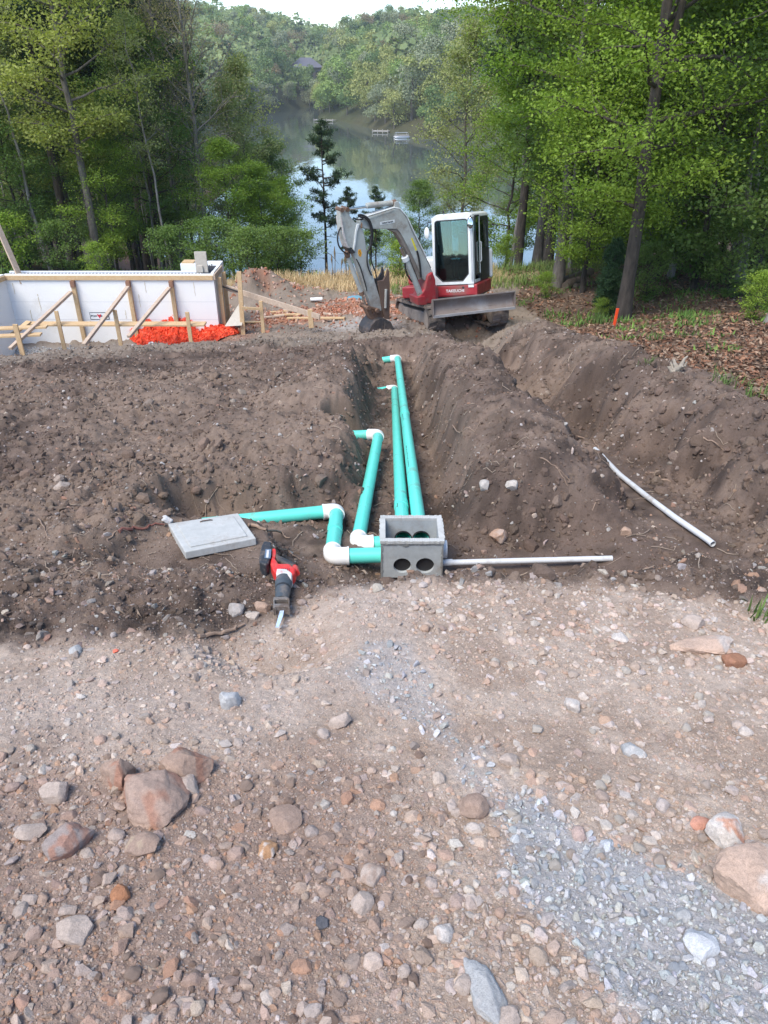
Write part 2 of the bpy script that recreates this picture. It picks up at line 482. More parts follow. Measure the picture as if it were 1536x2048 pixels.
def yaw_rot(n, rg, tilt=.35):
    a = rg.uniform(0, 2 * np.pi, n)
    Rz = np.zeros((n, 3, 3)); Rz[:, 0, 0] = np.cos(a); Rz[:, 0, 1] = -np.sin(a); Rz[:, 1, 0] = np.sin(a); Rz[:, 1, 1] = np.cos(a); Rz[:, 2, 2] = 1
    b = rg.normal(0, tilt, n); Rx = np.zeros((n, 3, 3)); Rx[:, 0, 0] = 1; Rx[:, 1, 1] = np.cos(b); Rx[:, 1, 2] = -np.sin(b); Rx[:, 2, 1] = np.sin(b); Rx[:, 2, 2] = np.cos(b)
    return Rz @ Rx
def scatter(name, P, S, C, protos, matr, tilt=.35, full=False, seed=3, smooth=False):
    rg = np.random.default_rng(seed)
    n = len(P); pick = rg.integers(0, len(protos), n)
    VV, FF, CC = [], [], []; base = 0
    RR = rand_rot(n, rg) if full else yaw_rot(n, rg, tilt)
    for k, (pv, pf) in enumerate(protos):
        ix = np.nonzero(pick == k)[0]
        if len(ix) == 0: continue
        v = np.einsum('nij,vj->nvi', RR[ix], pv) * S[ix][:, None, None] + P[ix][:, None, :]
        m = len(pv)
        VV.append(v.reshape(-1, 3)); CC.append(np.repeat(C[ix], m, 0))
        FF.append((pf[None] + (np.arange(len(ix)) * m)[:, None, None] + base).reshape(-1, pf.shape[1]))
        base += m * len(ix)
    me = np_mesh(name, np.concatenate(VV), np.concatenate(FF), FF[0].shape[1], [matr], smooth=smooth, colors=np.concatenate(CC))
    return obj_from(me, name)
def samples(n, y0, y1, rg, spread=.70, w0=.75):
    y = y0 * (y1 / y0) ** rg.random(n)
    x = rg.uniform(-1, 1, n) * (w0 + spread * y)
    return x, y
M_STONE = attr_mat('stone', .9, bump=.003, scales=(90, 320))
ANG = [hull_proto(i, 14, (1, .75, .5)) for i in range(14)]
RND = [hull_proto(50 + i, 44, (1, .85, .68), 1) for i in range(12)]
PAL_TAN = np.array([[.47, .36, .29], [.54, .45, .39], [.40, .29, .235], [.40, .36, .34], [.52, .48, .45], [.40, .25, .18], [.30, .23, .20]])
PAL_BRN = np.array([[.34, .24, .19], [.40, .30, .245], [.28, .195, .155], [.40, .33, .29], [.36, .19, .11], [.33, .29, .27], [.20, .14, .11]])
PAL_SOIL = np.array([[.14, .10, .077], [.17, .122, .095], [.11, .08, .064], [.155, .11, .084], [.26, .20, .16], [.36, .31, .27], [.22, .19, .17]])
PAL_GREY = np.array([[.40, .41, .42], [.47, .47, .48], [.34, .35, .36], [.52, .52, .52], [.43, .41, .39]])
PAL_RED = np.array([[.38, .16, .10], [.42, .24, .17], [.30, .14, .09], [.45, .32, .26]])
def palette(pal, n, rg, p=None):
    c = pal[rg.choice(len(pal), n, p=p)]
    return c * rg.uniform(.82, 1.18, (n, 1)) * rg.uniform(.96, 1.04, (n, 3))
def stones():
    rg = np.random.default_rng(11)
    # the pale drive in front
    x, y = samples(62000, .55, 3.6, rg)
    sm = soil_mask(x, y); gm = gravel_mask(x, y)
    bl = (1 - sstep(.0, .5, x + .1)) * (1 - sstep(1.45, 1.9, y))
    dens = .30 + .7 * sstep(.35, .65, vnoise(x * 1.6, y * 1.6, 71)) + .5 * bl + .35 * sstep(.6, 1.2, x)
    dens = dens * (1 - .6 * (1 - sstep(.12, .4, polydist(x, y, [(-.1, 3.0, 0), (.0, 2.3, 0), (-.6, 1.95, 0), (-1.4, 2.0, 0)])[0])))
    k = (rg.random(len(x)) < dens) & (sm < .6) & (gm < .75)
    x, y, bl = x[k], y[k], bl[k]
    n = len(x)
    s = (.0022 + .0012 * y) * np.minimum((1 - rg.random(n)) ** (-1 / 2.05), 9 + 3 * bl)
    s = np.minimum(s, .027)
    c = np.where((rg.random(n) < bl * .8)[:, None], palette(PAL_BRN, n, rg), palette(PAL_TAN, n, rg))
    P = np.stack([x, y, H(x, y) - s * rg.uniform(-.3, .3, n)], 1)
    c = c * .62 + ground_color(x, y) * .42
    half = rg.random(n) < .86
    o = scatter('pale_gravel', P[half], s[half], c[half], ANG, M_STONE, .5); tag(o, kind='stuff')
    o = scatter('rounded_pebbles', P[~half], s[~half], c[~half], RND, M_STONE, .4, seed=4); tag(o, kind='stuff')
    x, y = samples(110000, .55, 4.2, rg)
    k = (rg.random(len(x)) < .35 + .65 * sstep(.3, .6, vnoise(x * 3, y * 3, 79))) & (gravel_mask(x, y) < .8)
    x, y = x[k], y[k]; n = len(x); s = (.0014 + .0010 * y) * rg.uniform(.6, 1.6, n)
    c = palette(PAL_TAN, n, rg) * .45 + ground_color(x, y) * .62
    sm = soil_mask(x, y)[:, None]; c = c * (1 - sm) + sm * (palette(PAL_SOIL, n, rg) * .6 + ground_color(x, y) * .5)
    P = np.stack([x, y, H(x, y) + s * rg.uniform(-.2, .5, n)], 1)
    o = scatter('grit', P, s, c, ANG[:6], M_STONE, .9, full=True, seed=14); tag(o, kind='stuff')
    # crushed blue grey gravel
    x, y = samples(60000, .5, 3.2, rg)
    k = (gravel_mask(x, y) * (1 - soil_mask(x, y)) > rg.random(len(x)) * .9 + .05)
    x, y = x[k], y[k]; n = len(x)
    s = (.0028 + .0010 * y) * np.minimum((1 - rg.random(n)) ** (-1 / 2.2), 5)
    P = np.stack([x, y, H(x, y) + s * .25], 1)
    o = scatter('crushed_grey_gravel', P, s, palette(PAL_GREY, n, rg), ANG, M_STONE, .7, full=True, seed=5); tag(o, kind='stuff')
    # clods and stones in the dark soil
    x, y = samples(140000, 2.3, 17.5, rg)
    sm = soil_mask(x, y); lm = litter_mask(x, y)
    k = (rg.random(len(x)) < (.35 + .65 * vnoise(x * 1.3, y * 1.3, 73)) * sm) & (lm < .5)
    for T, w, b in PADS[3:4] + PADS[5:]: k &= polydist(x, y, T)[0] > w + .01
    k &= ~((x > .3) & (x < 1.7) & (y > 3.95) & (y < 4.4) & (rg.random(len(x)) < .85))
    x, y = x[k], y[k]; n = len(x)
    s = (.0022 + .0011 * y) * np.minimum((1 - rg.random(n)) ** (-1 / 1.9), 7)
    s = np.minimum(s, .036)
    near = (1 - sstep(3.6, 4.6, y)) * (rg.random(n) < .5)
    stone = (rg.random(n) < .13 + .5 * near)
    c = np.where(stone[:, None], palette(PAL_TAN, n, rg) * .8, palette(PAL_SOIL, n, rg, [.26, .22, .2, .18, .08, .02, .04]))
    c = np.where(stone[:, None], c, c * .45 + ground_color(x, y) * .62)
    P = np.stack([x, y, H(x, y) + s * rg.uniform(-.45, .2, n)], 1)
    o = scatter('soil_clods', P, s, c, ANG, attr_mat('clod', .97, bump=.006, scales=(60, 220), spec=.15), .8, full=True, seed=6); tag(o, kind='stuff')
    # reddish broken rock behind the digger and along the wall
    x = rg.uniform(-5, 3, 9000); y = rg.uniform(17, 22.3, 9000)
    k = red_mask(x, y) * .9 + .15 > rg.random(9000); x, y = x[k], y[k]; n = len(x)
    s = rg.uniform(.02, .07, n)
    P = np.stack([x, y, H(x, y) + s * .2], 1)
    o = scatter('red_rubble', P, s, palette(PAL_RED, n, rg), ANG, M_STONE, .8, full=True, seed=9); tag(o, kind='stuff')
    x = rg.uniform(-9.5, -4.6, 4000); y = rg.uniform(15.4, 17.0, 4000)
    s = rg.uniform(.012, .035, 4000)
    P = np.stack([x, y, H(x, y) + s * .2], 1)
    o = scatter('white_footing_gravel', P, s, palette(PAL_GREY * 1.1, 4000, rg), ANG, M_STONE, .8, full=True, seed=10); tag(o, kind='stuff')
def big_clods():
    rg = np.random.default_rng(91)
    x, y = samples(9000, 3.0, 15.5, rg)
    k = (soil_mask(x, y) > .8) & (litter_mask(x, y) < .3) & (vnoise(x * 1.1, y * 1.1, 83) > .42)
    for T, lim in ((T1, .3), (TA, .25)):
        k &= polydist(x, y, T)[0] > lim
    for T, w, b in PADS: k &= polydist(x, y, T)[0] > w + .10
    k &= ~((x > .3) & (x < 1.9) & (y > 3.2) & (y < 4.5))
    x, y = x[k], y[k]; n = len(x)
    s = np.minimum((.012 + .0014 * y) * (1 - rg.random(n)) ** (-1 / 2.6), .075)
    c = palette(PAL_SOIL, n, rg, [.25, .3, .1, .25, .06, .02, .02]) * .5 + ground_color(x, y) * .6
    P = np.stack([x, y, H(x, y) - s * rg.uniform(-.15, .35, n)], 1)
    o = scatter('earth_lumps', P, s, c, [hull_proto(900 + i, 26, (1, .85, .7), 1) for i in range(8)], MATS['clod'], .6, full=True, seed=19); tag(o, kind='stuff')
stones()
big_clods()

def rock_mesh(seed, dims, col, col2=None, angular=.5, sub=4):
    """one larger rock: chopped, noisy, real thickness"""
    rg = random.Random(seed)
    bm = bmesh.new(); bmesh.ops.create_icosphere(bm, subdivisions=sub, radius=1)
    angular = max(angular, .45)
    planes = [(Vector((rg.gauss(0, 1), rg.gauss(0, 1), rg.gauss(0, 1))).normalized(), rg.uniform(.58, .86)) for _ in range(int(9 + 12 * angular))]
    from mathutils import noise as mn
    off = Vector((rg.uniform(0, 50), rg.uniform(0, 50), rg.uniform(0, 50)))
    for v in bm.verts:
        p = v.co.copy()
        for nrm, d in planes:
            k = p.dot(nrm) - d
            if k > 0: p -= nrm * k * (.93 if angular > .3 else .7)
        p *= 1 + .09 * mn.noise(p * 1.6 + off) + .05 * mn.noise(p * 5 + off) + .022 * mn.noise(p * 13 + off)
        v.co = Vector((p.x * dims[0], p.y * dims[1], p.z * dims[2]))
    me = bpy.data.meshes.new('rock'); bm.to_mesh(me); bm.free()
    n = len(me.vertices)
    co = np.empty(n * 3); me.vertices.foreach_get('co', co); co = co.reshape(-1, 3)
    sc = 1 / max(dims)
    m = fbm(co[:, 0] * sc * 2 + seed, co[:, 1] * sc * 2 + co[:, 2] * sc * 2, seed, 4) * .5 + .5
    c = np.array(col)[None] * (.85 + .3 * m[:, None])
    if col2 is not None:
        t = .75 * sstep(.57, .72, fbm(co[:, 0] * sc * 1.6 + 9, co[:, 1] * sc * 1.6 - co[:, 2] * sc, seed + 5, 4) * .5 + .5)
        c = c * (1 - t[:, None]) + np.array(col2)[None] * t[:, None]
    ca = me.color_attributes.new('Col', 'FLOAT_COLOR', 'POINT'); cc = np.ones((n, 4), np.float32); cc[:, :3] = c
    ca.data.foreach_set('color', cc.ravel())
    me.polygons.foreach_set('use_smooth', [True] * len(me.polygons))
    try: me.set_sharp_from_angle(angle=R(28))
    except Exception: pass
    me.materials.append(M_STONE)
    return me
BR = (.33, .235, .185); TN = (.43, .35, .30); WH = (.55, .50, .46); GR = (.38, .38, .38); RD = (.34, .17, .115); PK = (.50, .36, .28); DK = (.10, .10, .11)
# px, py, half width in px, depth factor, height factor, colours, rotation, angular, label
NAMED = [
 (308, 1598, 50, 1.2, .62, (.36, .26, .21), RD, .5, .8, 'largest brown boulder in the foreground with a pinkish top edge', 1.25),
 (238, 1545, 40, .8, .95, BR, RD, -.3, .6, 'brown rock with rusty red top just left behind the big brown boulder', 1),
 (372, 1530, 52, .7, .75, BR, RD, .1, .5, 'long brown rock lying behind the big boulder with a red clay end', 1),
 (372, 1570, 32, .9, .7, TN, None, .9, .3, 'greyish rounded rock touching the right side of the big boulder', 1),
 (112, 1585, 30, .9, .7, TN, None, .5, .1, 'smooth pale oval cobble at the left below the red clay', 1),
 (140, 1680, 46, .8, .7, (.30, .25, .23), RD, .5, .6, 'knobbly grey brown rock with a small rust patch near the left edge', 1),
 (62, 1665, 28, .6, .6, TN, None, .3, .3, 'flat tan stone at the left edge beside the knobbly rock', 1),
 (148, 1860, 38, .8, .4, TN, None, -.2, .8, 'flat pale slab with pointed lower corner at lower left', 1),
 (242, 1786, 21, .9, .6, (.36, .17, .09), None, .3, .3, 'small rust orange stone left of the centre foreground', 1),
 (285, 1690, 34, .8, .6, BR, (.45, .35, .25), .1, .6, 'brown broken rock directly below the big boulder', 1),
 (535, 1700, 21, .9, .7, (.42, .24, .13), WH, .2, .4, 'orange stone with a pale face in the middle foreground', 1),
 (742, 1750, 25, .9, .8, TN, BR, .2, .3, 'rounded tan cobble at the middle foreground, upper of a pair', 1),
 (725, 1806, 23, .9, .8, TN, BR, .8, .5, 'tan knobbly cobble at the middle foreground, lower of a pair', 1),
 (571, 1635, 35, .9, .5, BR, None, .9, .3, 'flat brown half buried rock right of the big boulder', 1),
 (645, 1845, 17, .8, .6, DK, None, .3, .9, 'small black shiny chip of rock in the middle foreground', 1),
 (948, 1615, 28, .9, .8, BR, None, .2, .3, 'squarish brown cobble above the left end of the grey gravel', 1.1),
 (913, 1627, 11, .9, .9, TN, None, .2, .5, 'little brown stone touching the squarish brown cobble', 1),
 (1018, 1518, 20, .8, .7, TN, None, .1, .3, 'tan oval stone between two gravel patches', 1),
 (1262, 1500, 28, .6, .6, GR, WH, -.5, .9, 'grey wedge shaped stone on the pale drive at right', 1),
 (1145, 1408, 20, .9, .8, WH, TN, .2, .4, 'pale rounded stone standing alone right of the centre', 1),
 (1500, 1752, 78, .7, .62, PK, WH, .35, .8, 'very large pinkish white rock cut by the right edge', 1.0),
 (1448, 1665, 40, .9, .7, WH, (.5, .2, .1), 1.3, .7, 'white rock with a red stain just above the large pink rock', 1),
 (1397, 1648, 20, .7, .6, (.5, .25, .18), None, .2, .5, 'salmon pink stone left of the red stained white rock', 1),
 (1360, 1545 + 285, 17, .9, .6, GR, None, .2, .8, 'dark blue grey chip near the top of the gravel', 1),
 (462, 1398, 28, .7, .9, (.42, .42, .42), WH, .6, .8, 'pale grey angular rock in the middle left of the drive', 1),
 (680, 1440, 27, .6, .7, TN, BR, .3, .8, 'tan brick shaped stone on the drive below the saw', 1),
 (1385, 1245, 22, .9, .7, TN, WH, .2, .4, 'rounded cream stone on the upper right of the drive', 1),
 (1240, 1285 - 10, 17, .9, .5, WH, None, .2, .6, 'small cream stone on the upper right of the drive', 1),
 (1405, 1290, 62, .5, .25, PK, WH, .1, .5, 'wide flat pinkish ledge rock at the upper right', 1),
 (1470, 1320, 24, 1, .7, (.30, .15, .09), RD, .4, .8, 'rust brown broken rock at the right edge of the drive', 1),
 (975, 1990, 36, 2.0, .5, GR, WH, .35, .7, 'long grey slanting stone at the bottom edge', 1),
 (923, 1970, 20, .9, .8, TN, None, .2, .2, 'round tan cobble next to the slanting stone at the bottom', 1),
 (1018, 2035, 24, .8, .7, TN, None, .2, .4, 'tan cobble at the bottom edge right of the slanting stone', 1),
 (886, 1865, 22, .9, .8, WH, TN, .3, .5, 'pale stone left of the grey gravel patch', 1),
 (1402, 1890, 28, 1, .5, (.52, .53, .55), None, .3, .6, 'largest pale grey stone inside the crushed gravel', 1),
 (1212, 1690, 15, .9, .7, (.52, .54, .57), None, .5, .7, 'blue grey stone at the top of the crushed gravel', 1),
 (475, 1218, 20, 1.2, .9, (.34, .31, .29), TN, .5, .8, 'grey slanted stone left of the saw', 1),
 (527, 1215, 16, 1.3, .8, (.36, .25, .19), None, .9, .2, 'smooth brown stone touching the left of the saw blade end', 1),
 (505, 1232, 17, .7, .6, (.42, .36, .31), None, .2, .7, 'pale stone with a notch left of the saw tip', 1),
 (152, 1300, 14, .9, .6, GR, None, .2, .8, 'grey stone in the soil at the far left', 1),
 (755, 1178, 14, 1, .9, (.40, .36, .31), None, .2, .6, 'pale upright stone in the soil below the concrete box', 1),
 (968, 972, 13, 1, 1, (.42, .39, .36), None, .2, .5, 'left one of two pale stones on the spoil ridge', 1),
 (1022, 970, 13, 1, 1.1, (.46, .42, .38), None, .8, .4, 'right one of two pale stones on the spoil ridge', 1),
 (998, 1072, 20, .9, .9, (.38, .25, .18), TN, .2, .4, 'round reddish tan cobble right of the concrete box', 1),
 (1250, 1063, 13, 1, .9, (.40, .28, .21), None, .3, .4, 'tan cobble at the foot of the dark spoil right of the box', 1),
 (125, 975, 17, .9, .8, (.40, .33, .28), TN, .4, .6, 'left one of two pale stones on the dark soil at left', 1),
 (160, 985, 17, .9, .8, (.42, .34, .28), TN, .9, .6, 'right one of two pale stones on the dark soil at left', 1),
 (332, 1040, 14, .8, .7, (.50, .50, .50), WH, .3, .5, 'light grey broken concrete lump behind the left corner of the lid', 1),
 (1512, 1185, 18, .8, .6, (.42, .26, .18), TN, .3, .6, 'tan stone at the right edge above the drive', 1),
]
def named_rocks():
    for i, (px, py, hw, df, hf, c1, c2, rz, ang, lab, k) in enumerate(NAMED):
        if py > 2048: continue
        p = ground_at(px, py + hw * hf * .45)
        D = (p - Vector((0, 0, CAMZ))).length
        s = hw / FPX * D * k
        me = rock_mesh(100 + i, (s, s * df, s * hf), c1, c2, ang, 5 if hw > 35 else 4)
        o = obj_from(me, 'rock'); o.location = (p.x, p.y, p.z + s * hf * .38); o.rotation_euler = (0, 0, rz)
        tag(o, lab, 'rock', 'larger stones lying about the site')
named_rocks()
def loose_cobbles():
    """countable cobbles on the drive: every one its own object, shared shapes"""
    rg = np.random.default_rng(21)
    kinds = [
     ('brown rounded cobble among the brown earth at lower left', 'brown cobbles at lower left', (.33, .24, .19), (.27, .19, .15), lambda x, y: x < .15 and y < 1.75, 70, (.011, .028), .6),
     ('tan angular stone on the right half of the pale drive', 'tan stones at the right of the drive', (.47, .38, .32), (.52, .46, .40), lambda x, y: x > .35 and y > 1.2, 75, (.012, .028), .9),
     ('pale dusty cobble on the left middle of the drive', 'dusty cobbles on the left of the drive', (.44, .37, .32), (.38, .31, .27), lambda x, y: x < .3 and y > 1.75, 45, (.010, .024), .6),
     ('pale grey chunk of crushed gravel larger than its neighbours', 'larger chunks in the crushed gravel', (.50, .51, .54), (.44, .46, .49), lambda x, y: bool(gravel_mask(np.array([x]), np.array([y]))[0] > .5) and x > .4, 45, (.009, .018), .9),
    ]
    sd = 300
    for lab, grp, ca, cb, test, n, (s0, s1), ang in kinds:
        meshes = [rock_mesh(sd + j, (1, .8 + .04 * j, .6 + .05 * j), ca if j % 2 else cb, None, ang, 3) for j in range(4)]; sd += 10
        done = 0; tries = 0
        while done < n and tries < 9000:
            tries += 1
            y = .62 * (3.0 / .62) ** rg.random(); x = rg.uniform(-1, 1) * (.3 + .56 * y)
            if not test(x, y) or soil_mask(np.array([x]), np.array([y]))[0] > .3: continue
            s = s0 + (s1 - s0) * rg.random() ** 2.2
            o = obj_from(meshes[done % 4], 'cobble'); o.location = (x, y, hz(x, y) + s * .22)
            o.rotation_euler = (rg.normal(0, .3), rg.normal(0, .3), rg.uniform(0, 6.28)); o.scale = (s, s, s)
            tag(o, lab, 'stone', grp); done += 1
    # stones showing in the dark soil
    meshes = [rock_mesh(380 + j, (1, .8, .7), [(.34, .27, .23), (.42, .36, .31), (.28, .22, .19), (.38, .36, .34)][j], None, .6, 3) for j in range(4)]
    done = 0
    while done < 60:
        y = 3.0 + 5 * rg.random() ** 1.5; x = rg.uniform(-1, 1) * (.2 + .5 * y)
        if soil_mask(np.array([x]), np.array([y]))[0] < .8 or litter_mask(np.array([x]), np.array([y]))[0] > .2: continue
        if polydist(np.array([x]), np.array([y]), T1)[0][0] < .3 or polydist(np.array([x]), np.array([y]), TA)[0][0] < .3: continue
        s = rg.uniform(.012, .028)
        o = obj_from(meshes[done % 4], 'stone'); o.location = (x, y, hz(x, y) + s * .2)
        o.rotation_euler = (rg.normal(0, .4), rg.normal(0, .4), rg.uniform(0, 6.28)); o.scale = (s, s, s)
        tag(o, 'small pale stone showing in the dark dug soil', 'stone', 'stones in the dug soil'); done += 1
loose_cobbles()
# ---------------- writing helper ----------------
def text_obj(body, name, size, mtx, matr, parent=None, align='CENTER', depth=.001, xs=1.0, bold=0):
    cu = bpy.data.curves.new('lettering', 'FONT'); cu.body = body; cu.size = size; cu.extrude = depth
    cu.align_x = align; cu.align_y = 'CENTER'; cu.offset = bold; cu.resolution_u = 3
    t = bpy.data.objects.new('tmp', cu)
    COL.objects.link(t)
    dg = bpy.context.evaluated_depsgraph_get(); dg.update()
    me = bpy.data.meshes.new_from_object(t.evaluated_get(dg))
    bpy.data.objects.remove(t)
    me.transform(Matrix.Diagonal((xs, 1, 1, 1)))
    me.transform(mtx)
    me.materials.clear(); me.materials.append(matr)
    return obj_from(me, name, parent)
def frame(o, x, y):
    """matrix whose X,Y axes are x,y at origin o"""
    x = Vector(x).normalized(); z = x.cross(Vector(y)).normalized(); y = z.cross(x)
    m = Matrix((x, y, z)).transposed().to_4x4(); m.translation = Vector(o)
    return m
class Plane:
    def __init__(s, p, n): s.p = Vector(p); s.n = Vector(n).normalized()
    def at(s, px, py, off=0):
        o = Vector((0, 0, CAMZ)); r = ray(px, py)
        t = (s.p + s.n * off - o).dot(s.n) / r.dot(s.n)
        return o + r * t

# ---------------- drain pipes ----------------
M_TEAL = mat('teal_sewer_pvc', (.12, .68, .575), .36, var=.05, dirt=(.22, .20, .16), dirt_amt=.20, dirt_scale=9, spec=.4)
M_WPVC = mat('white_pvc_fitting', (.80, .80, .79), .35, var=.03, dirt=(.42, .36, .30), dirt_amt=.10, dirt_scale=12)
M_GPVC = mat('grey_white_conduit', (.60, .62, .64), .42, var=.06, dirt=(.30, .25, .2), dirt_amt=.30, dirt_scale=10)
M_BLACK = mat('black_rubber_and_shade', (.018, .018, .02), .6, var=.2)  # seal rubber, and the painted shade inside the front holes
M_INK = mat('print_ink', (.03, .06, .06), .7)
PR = .0535
def pipe_seg(a, b, r, rin, mb, cut=None, n=28):
    m0 = len(mb.v)
    mb.pipe([a, Vector(a).lerp(Vector(b), .5), b], r, rin, n)
    if cut:
        d = (Vector(b) - Vector(a)).normalized(); cv = Vector(cut)
        for base in (m0 + 2 * n, m0 + 3 * n + 2 * n):
            for k in range(n):
                v = Vector(mb.v[base + k]); rel = v - Vector(b)
                mb.v[base + k] = tuple(v + d * rel.dot(cv))
def elbow(mb, c, d1, d2, r, L=.115, straight=.05, n=24):
    c = Vector(c); d1 = Vector(d1).normalized(); d2 = Vector(d2).normalized()
    pts = [c + d1 * L]
    for i in range(9):
        t = i / 8; p0 = c + d1 * (L - straight); p2 = c + d2 * (L - straight)
        pts.append(p0.lerp(c, t).lerp(c.lerp(p2, t), t))
    pts.append(c + d2 * L)
    mb.pipe(pts, r, r * .88, n)
    for s_, d in ((0, d1), (1, d2)):      # sleeve rim
        e = c + d * L
        mb.pipe([e - d * .012, e + d * .0015], r * 1.05, r * .9, n)
def pipeline(name, label, pts, elbows, cut_start=None, cut_end=None, collars=(), marks=()):
    root = thing(name, label, 'pipe', tuple(pts[0]), group='teal drain pipes laid in the trench')
    inv = Matrix.Translation(-Vector(pts[0]))
    for i, (a, b) in enumerate(zip(pts, pts[1:])):
        a = Vector(a); b = Vector(b); d = (b - a).normalized()
        mb = MB()
        a2 = a + d * (.085 if i in elbows else 0); b2 = b - d * (.085 if i + 1 in elbows else 0)
        if i == 0 and cut_start: pipe_seg(b2, a2, PR, PR * .93, mb, cut_start)
        elif i == len(pts) - 2 and cut_end: pipe_seg(a2, b2, PR, PR * .93, mb, cut_end)
        else: pipe_seg(a2, b2, PR, PR * .93, mb)
        o = mb.build('pipe', M_TEAL, root, smooth=True, mtx=inv)
        for (seg, t, side) in collars:
            if seg != i: continue
            p = a.lerp(b, t); mc = MB()
            q = p + d * .13 * side
            mc.pipe([p, p + d * .012 * side, q], PR * 1.085, PR * .99, 28); mc2 = mc.build('pipe_socket', M_TEAL, o, smooth=True, mtx=inv)
            mr = MB(); mr.pipe([p - d * .003 * side, p], PR * 1.06, PR, 28); mr.build('gasket_ring', M_INK, o, smooth=True, mtx=inv)
        for (seg, t, ln) in marks:
            if seg != i: continue
            rg = random.Random(int(t * 1000)); mk = MB()
            p = a.lerp(b, t); side = d.cross(Vector((0, 0, 1))).normalized(); up = side.cross(d)
            k = 0
            while k < ln:
                w = rg.uniform(.01, .05); ang = R(38)
                c = p + d * (k + w / 2) + (side * math.sin(ang) + up * math.cos(ang)) * (PR + .0006)
                mk.beam(c - d * w / 2, c + d * w / 2, .006, .0008, up=(side * math.sin(ang) + up * math.cos(ang)))
                k += w + rg.uniform(.006, .03)
            mk.build('printed_line', M_INK, o, mtx=inv)
    for k in elbows:
        me = MB(); c = Vector(pts[k]); elbow(me, c, Vector(pts[k - 1]) - c, Vector(pts[k + 1]) - c, PR * 1.17)
        me.build('elbow', M_WPVC, root, smooth=True, mtx=inv)
    return root
BX0, BX1, BY0, BY1, BZ1 = -.022, .398, 4.15, 4.47, -1.085
BZ0 = BZ1 - .30
pA = [W(405, 1049, 5.88), W(674, 1021, 6.05), W(664, 1113, 5.08), Vector((BX0 + .03, 4.26, -1.235))]
pA[3].z = pA[2].z; pA[3].y = pA[2].y + .02
pipeline('drain_pipe', 'teal drain pipe from beside the concrete lid with two white elbows before the box', pA, (1, 2), collars=((1, .40, 1),))
pB = [W(698, 871, 8.2), W(757, 869, 8.05), W(715, 1088, 5.42), Vector((BX0 + .03, 0, 0))]
pB[3].y = pB[2].y + .01; pB[3].z = pB[2].z
pipeline('drain_pipe', 'teal drain pipe with short slanted stub, second of four from the left', pB, (1, 2), cut_start=(0, .6, 1.9), marks=())
pC = [W(756, 782, 11.9), W(789, 777, 11.8), W(798, 1033, 6.02), W(799, 1050, 5.75)]
pC[2] = pC[1].lerp(W(798, 1033, 6.02), .97); pC[3] = Vector((.135, BY1 - .03, BZ1 - .165))
pC = [pC[0], pC[1], pC[3]]
pipeline('drain_pipe', 'straight teal drain pipe, third from the left, entering the back of the box', pC, (1,), cut_start=(0, .5, 1.6), collars=((1, .88, 1),), marks=((1, .90, .12),))
pD = [W(767, 720, 13.1), W(795, 716, 13.0), Vector((.262, BY1 - .03, BZ1 - .165))]
pipeline('drain_pipe', 'longest teal drain pipe, rightmost of the four behind the box', pD, (1,), cut_start=(.1, .2, .3), collars=((1, .52, 1),), marks=((1, .72, .7), (1, .55, .3)))

# ---------------- concrete box and lid ----------------
def concrete_mat(name, col, col2):
    m, nt, bs, out = nmat(name)
    tc = N(nt, 'ShaderNodeTexCoord'); n = N(nt, 'ShaderNodeTexNoise', Scale=9.0, Detail=10.0, Roughness=.7)
    n2 = N(nt, 'ShaderNodeTexNoise', Scale=120.0, Detail=4.0)
    vo = N(nt, 'ShaderNodeTexVoronoi', Scale=70.0)
    for q in (n, n2, vo): nt.links.new(tc.outputs['Object'], q.inputs['Vector'])
    cr = N(nt, 'ShaderNodeValToRGB'); cr.color_ramp.elements[0].position = .35; cr.color_ramp.elements[1].position = .68
    cr.color_ramp.elements[0].color = (*col2, 1); cr.color_ramp.elements[1].color = (*col, 1)
    nt.links.new(n.outputs['Fac'], cr.inputs['Fac'])
    pit = N(nt, 'ShaderNodeMapRange'); pit.inputs['From Min'].default_value = .03; pit.inputs['From Max'].default_value = .12
    nt.links.new(vo.outputs['Distance'], pit.inputs['Value'])
    n4 = N(nt, 'ShaderNodeTexNoise', Scale=4.0, Detail=12.0, Roughness=.8); nt.links.new(tc.outputs['Object'], n4.inputs['Vector'])
    r4 = N(nt, 'ShaderNodeMapRange'); r4.inputs['From Min'].default_value = .52; r4.inputs['From Max'].default_value = .66; r4.inputs['To Max'].default_value = .5; nt.links.new(n4.outputs['Fac'], r4.inputs['Value'])
    m4 = N(nt, 'ShaderNodeMix'); m4.data_type = 'RGBA'; m4.inputs['B'].default_value = (.24, .19, .15, 1); nt.links.new(r4.outputs[0], m4.inputs['Factor']); nt.links.new(cr.outputs[0], m4.inputs['A'])
    nt.links.new(m4.outputs['Result'], bs.inputs['Base Color']); bs.inputs['Roughness'].default_value = .85; bs.inputs['Specular IOR Level'].default_value = .3
    ad = N(nt, 'ShaderNodeMath', operation='MULTIPLY_ADD'); nt.links.new(n2.outputs['Fac'], ad.inputs[0]); ad.inputs[1].default_value = .5; nt.links.new(pit.outputs[0], ad.inputs[2])
    b = N(nt, 'ShaderNodeBump', Strength=.5, Distance=.002); nt.links.new(ad.outputs[0], b.inputs['Height']); nt.links.new(b.outputs[0], bs.inputs['Normal'])
    return m
M_CONC = concrete_mat('grey_concrete', (.42, .45, .46), (.32, .345, .355))
M_CONCL = concrete_mat('pale_concrete', (.50, .51, .50), (.39, .40, .39))
M_CONCE = concrete_mat('rough_concrete_edge', (.27, .28, .28), (.16, .165, .165))
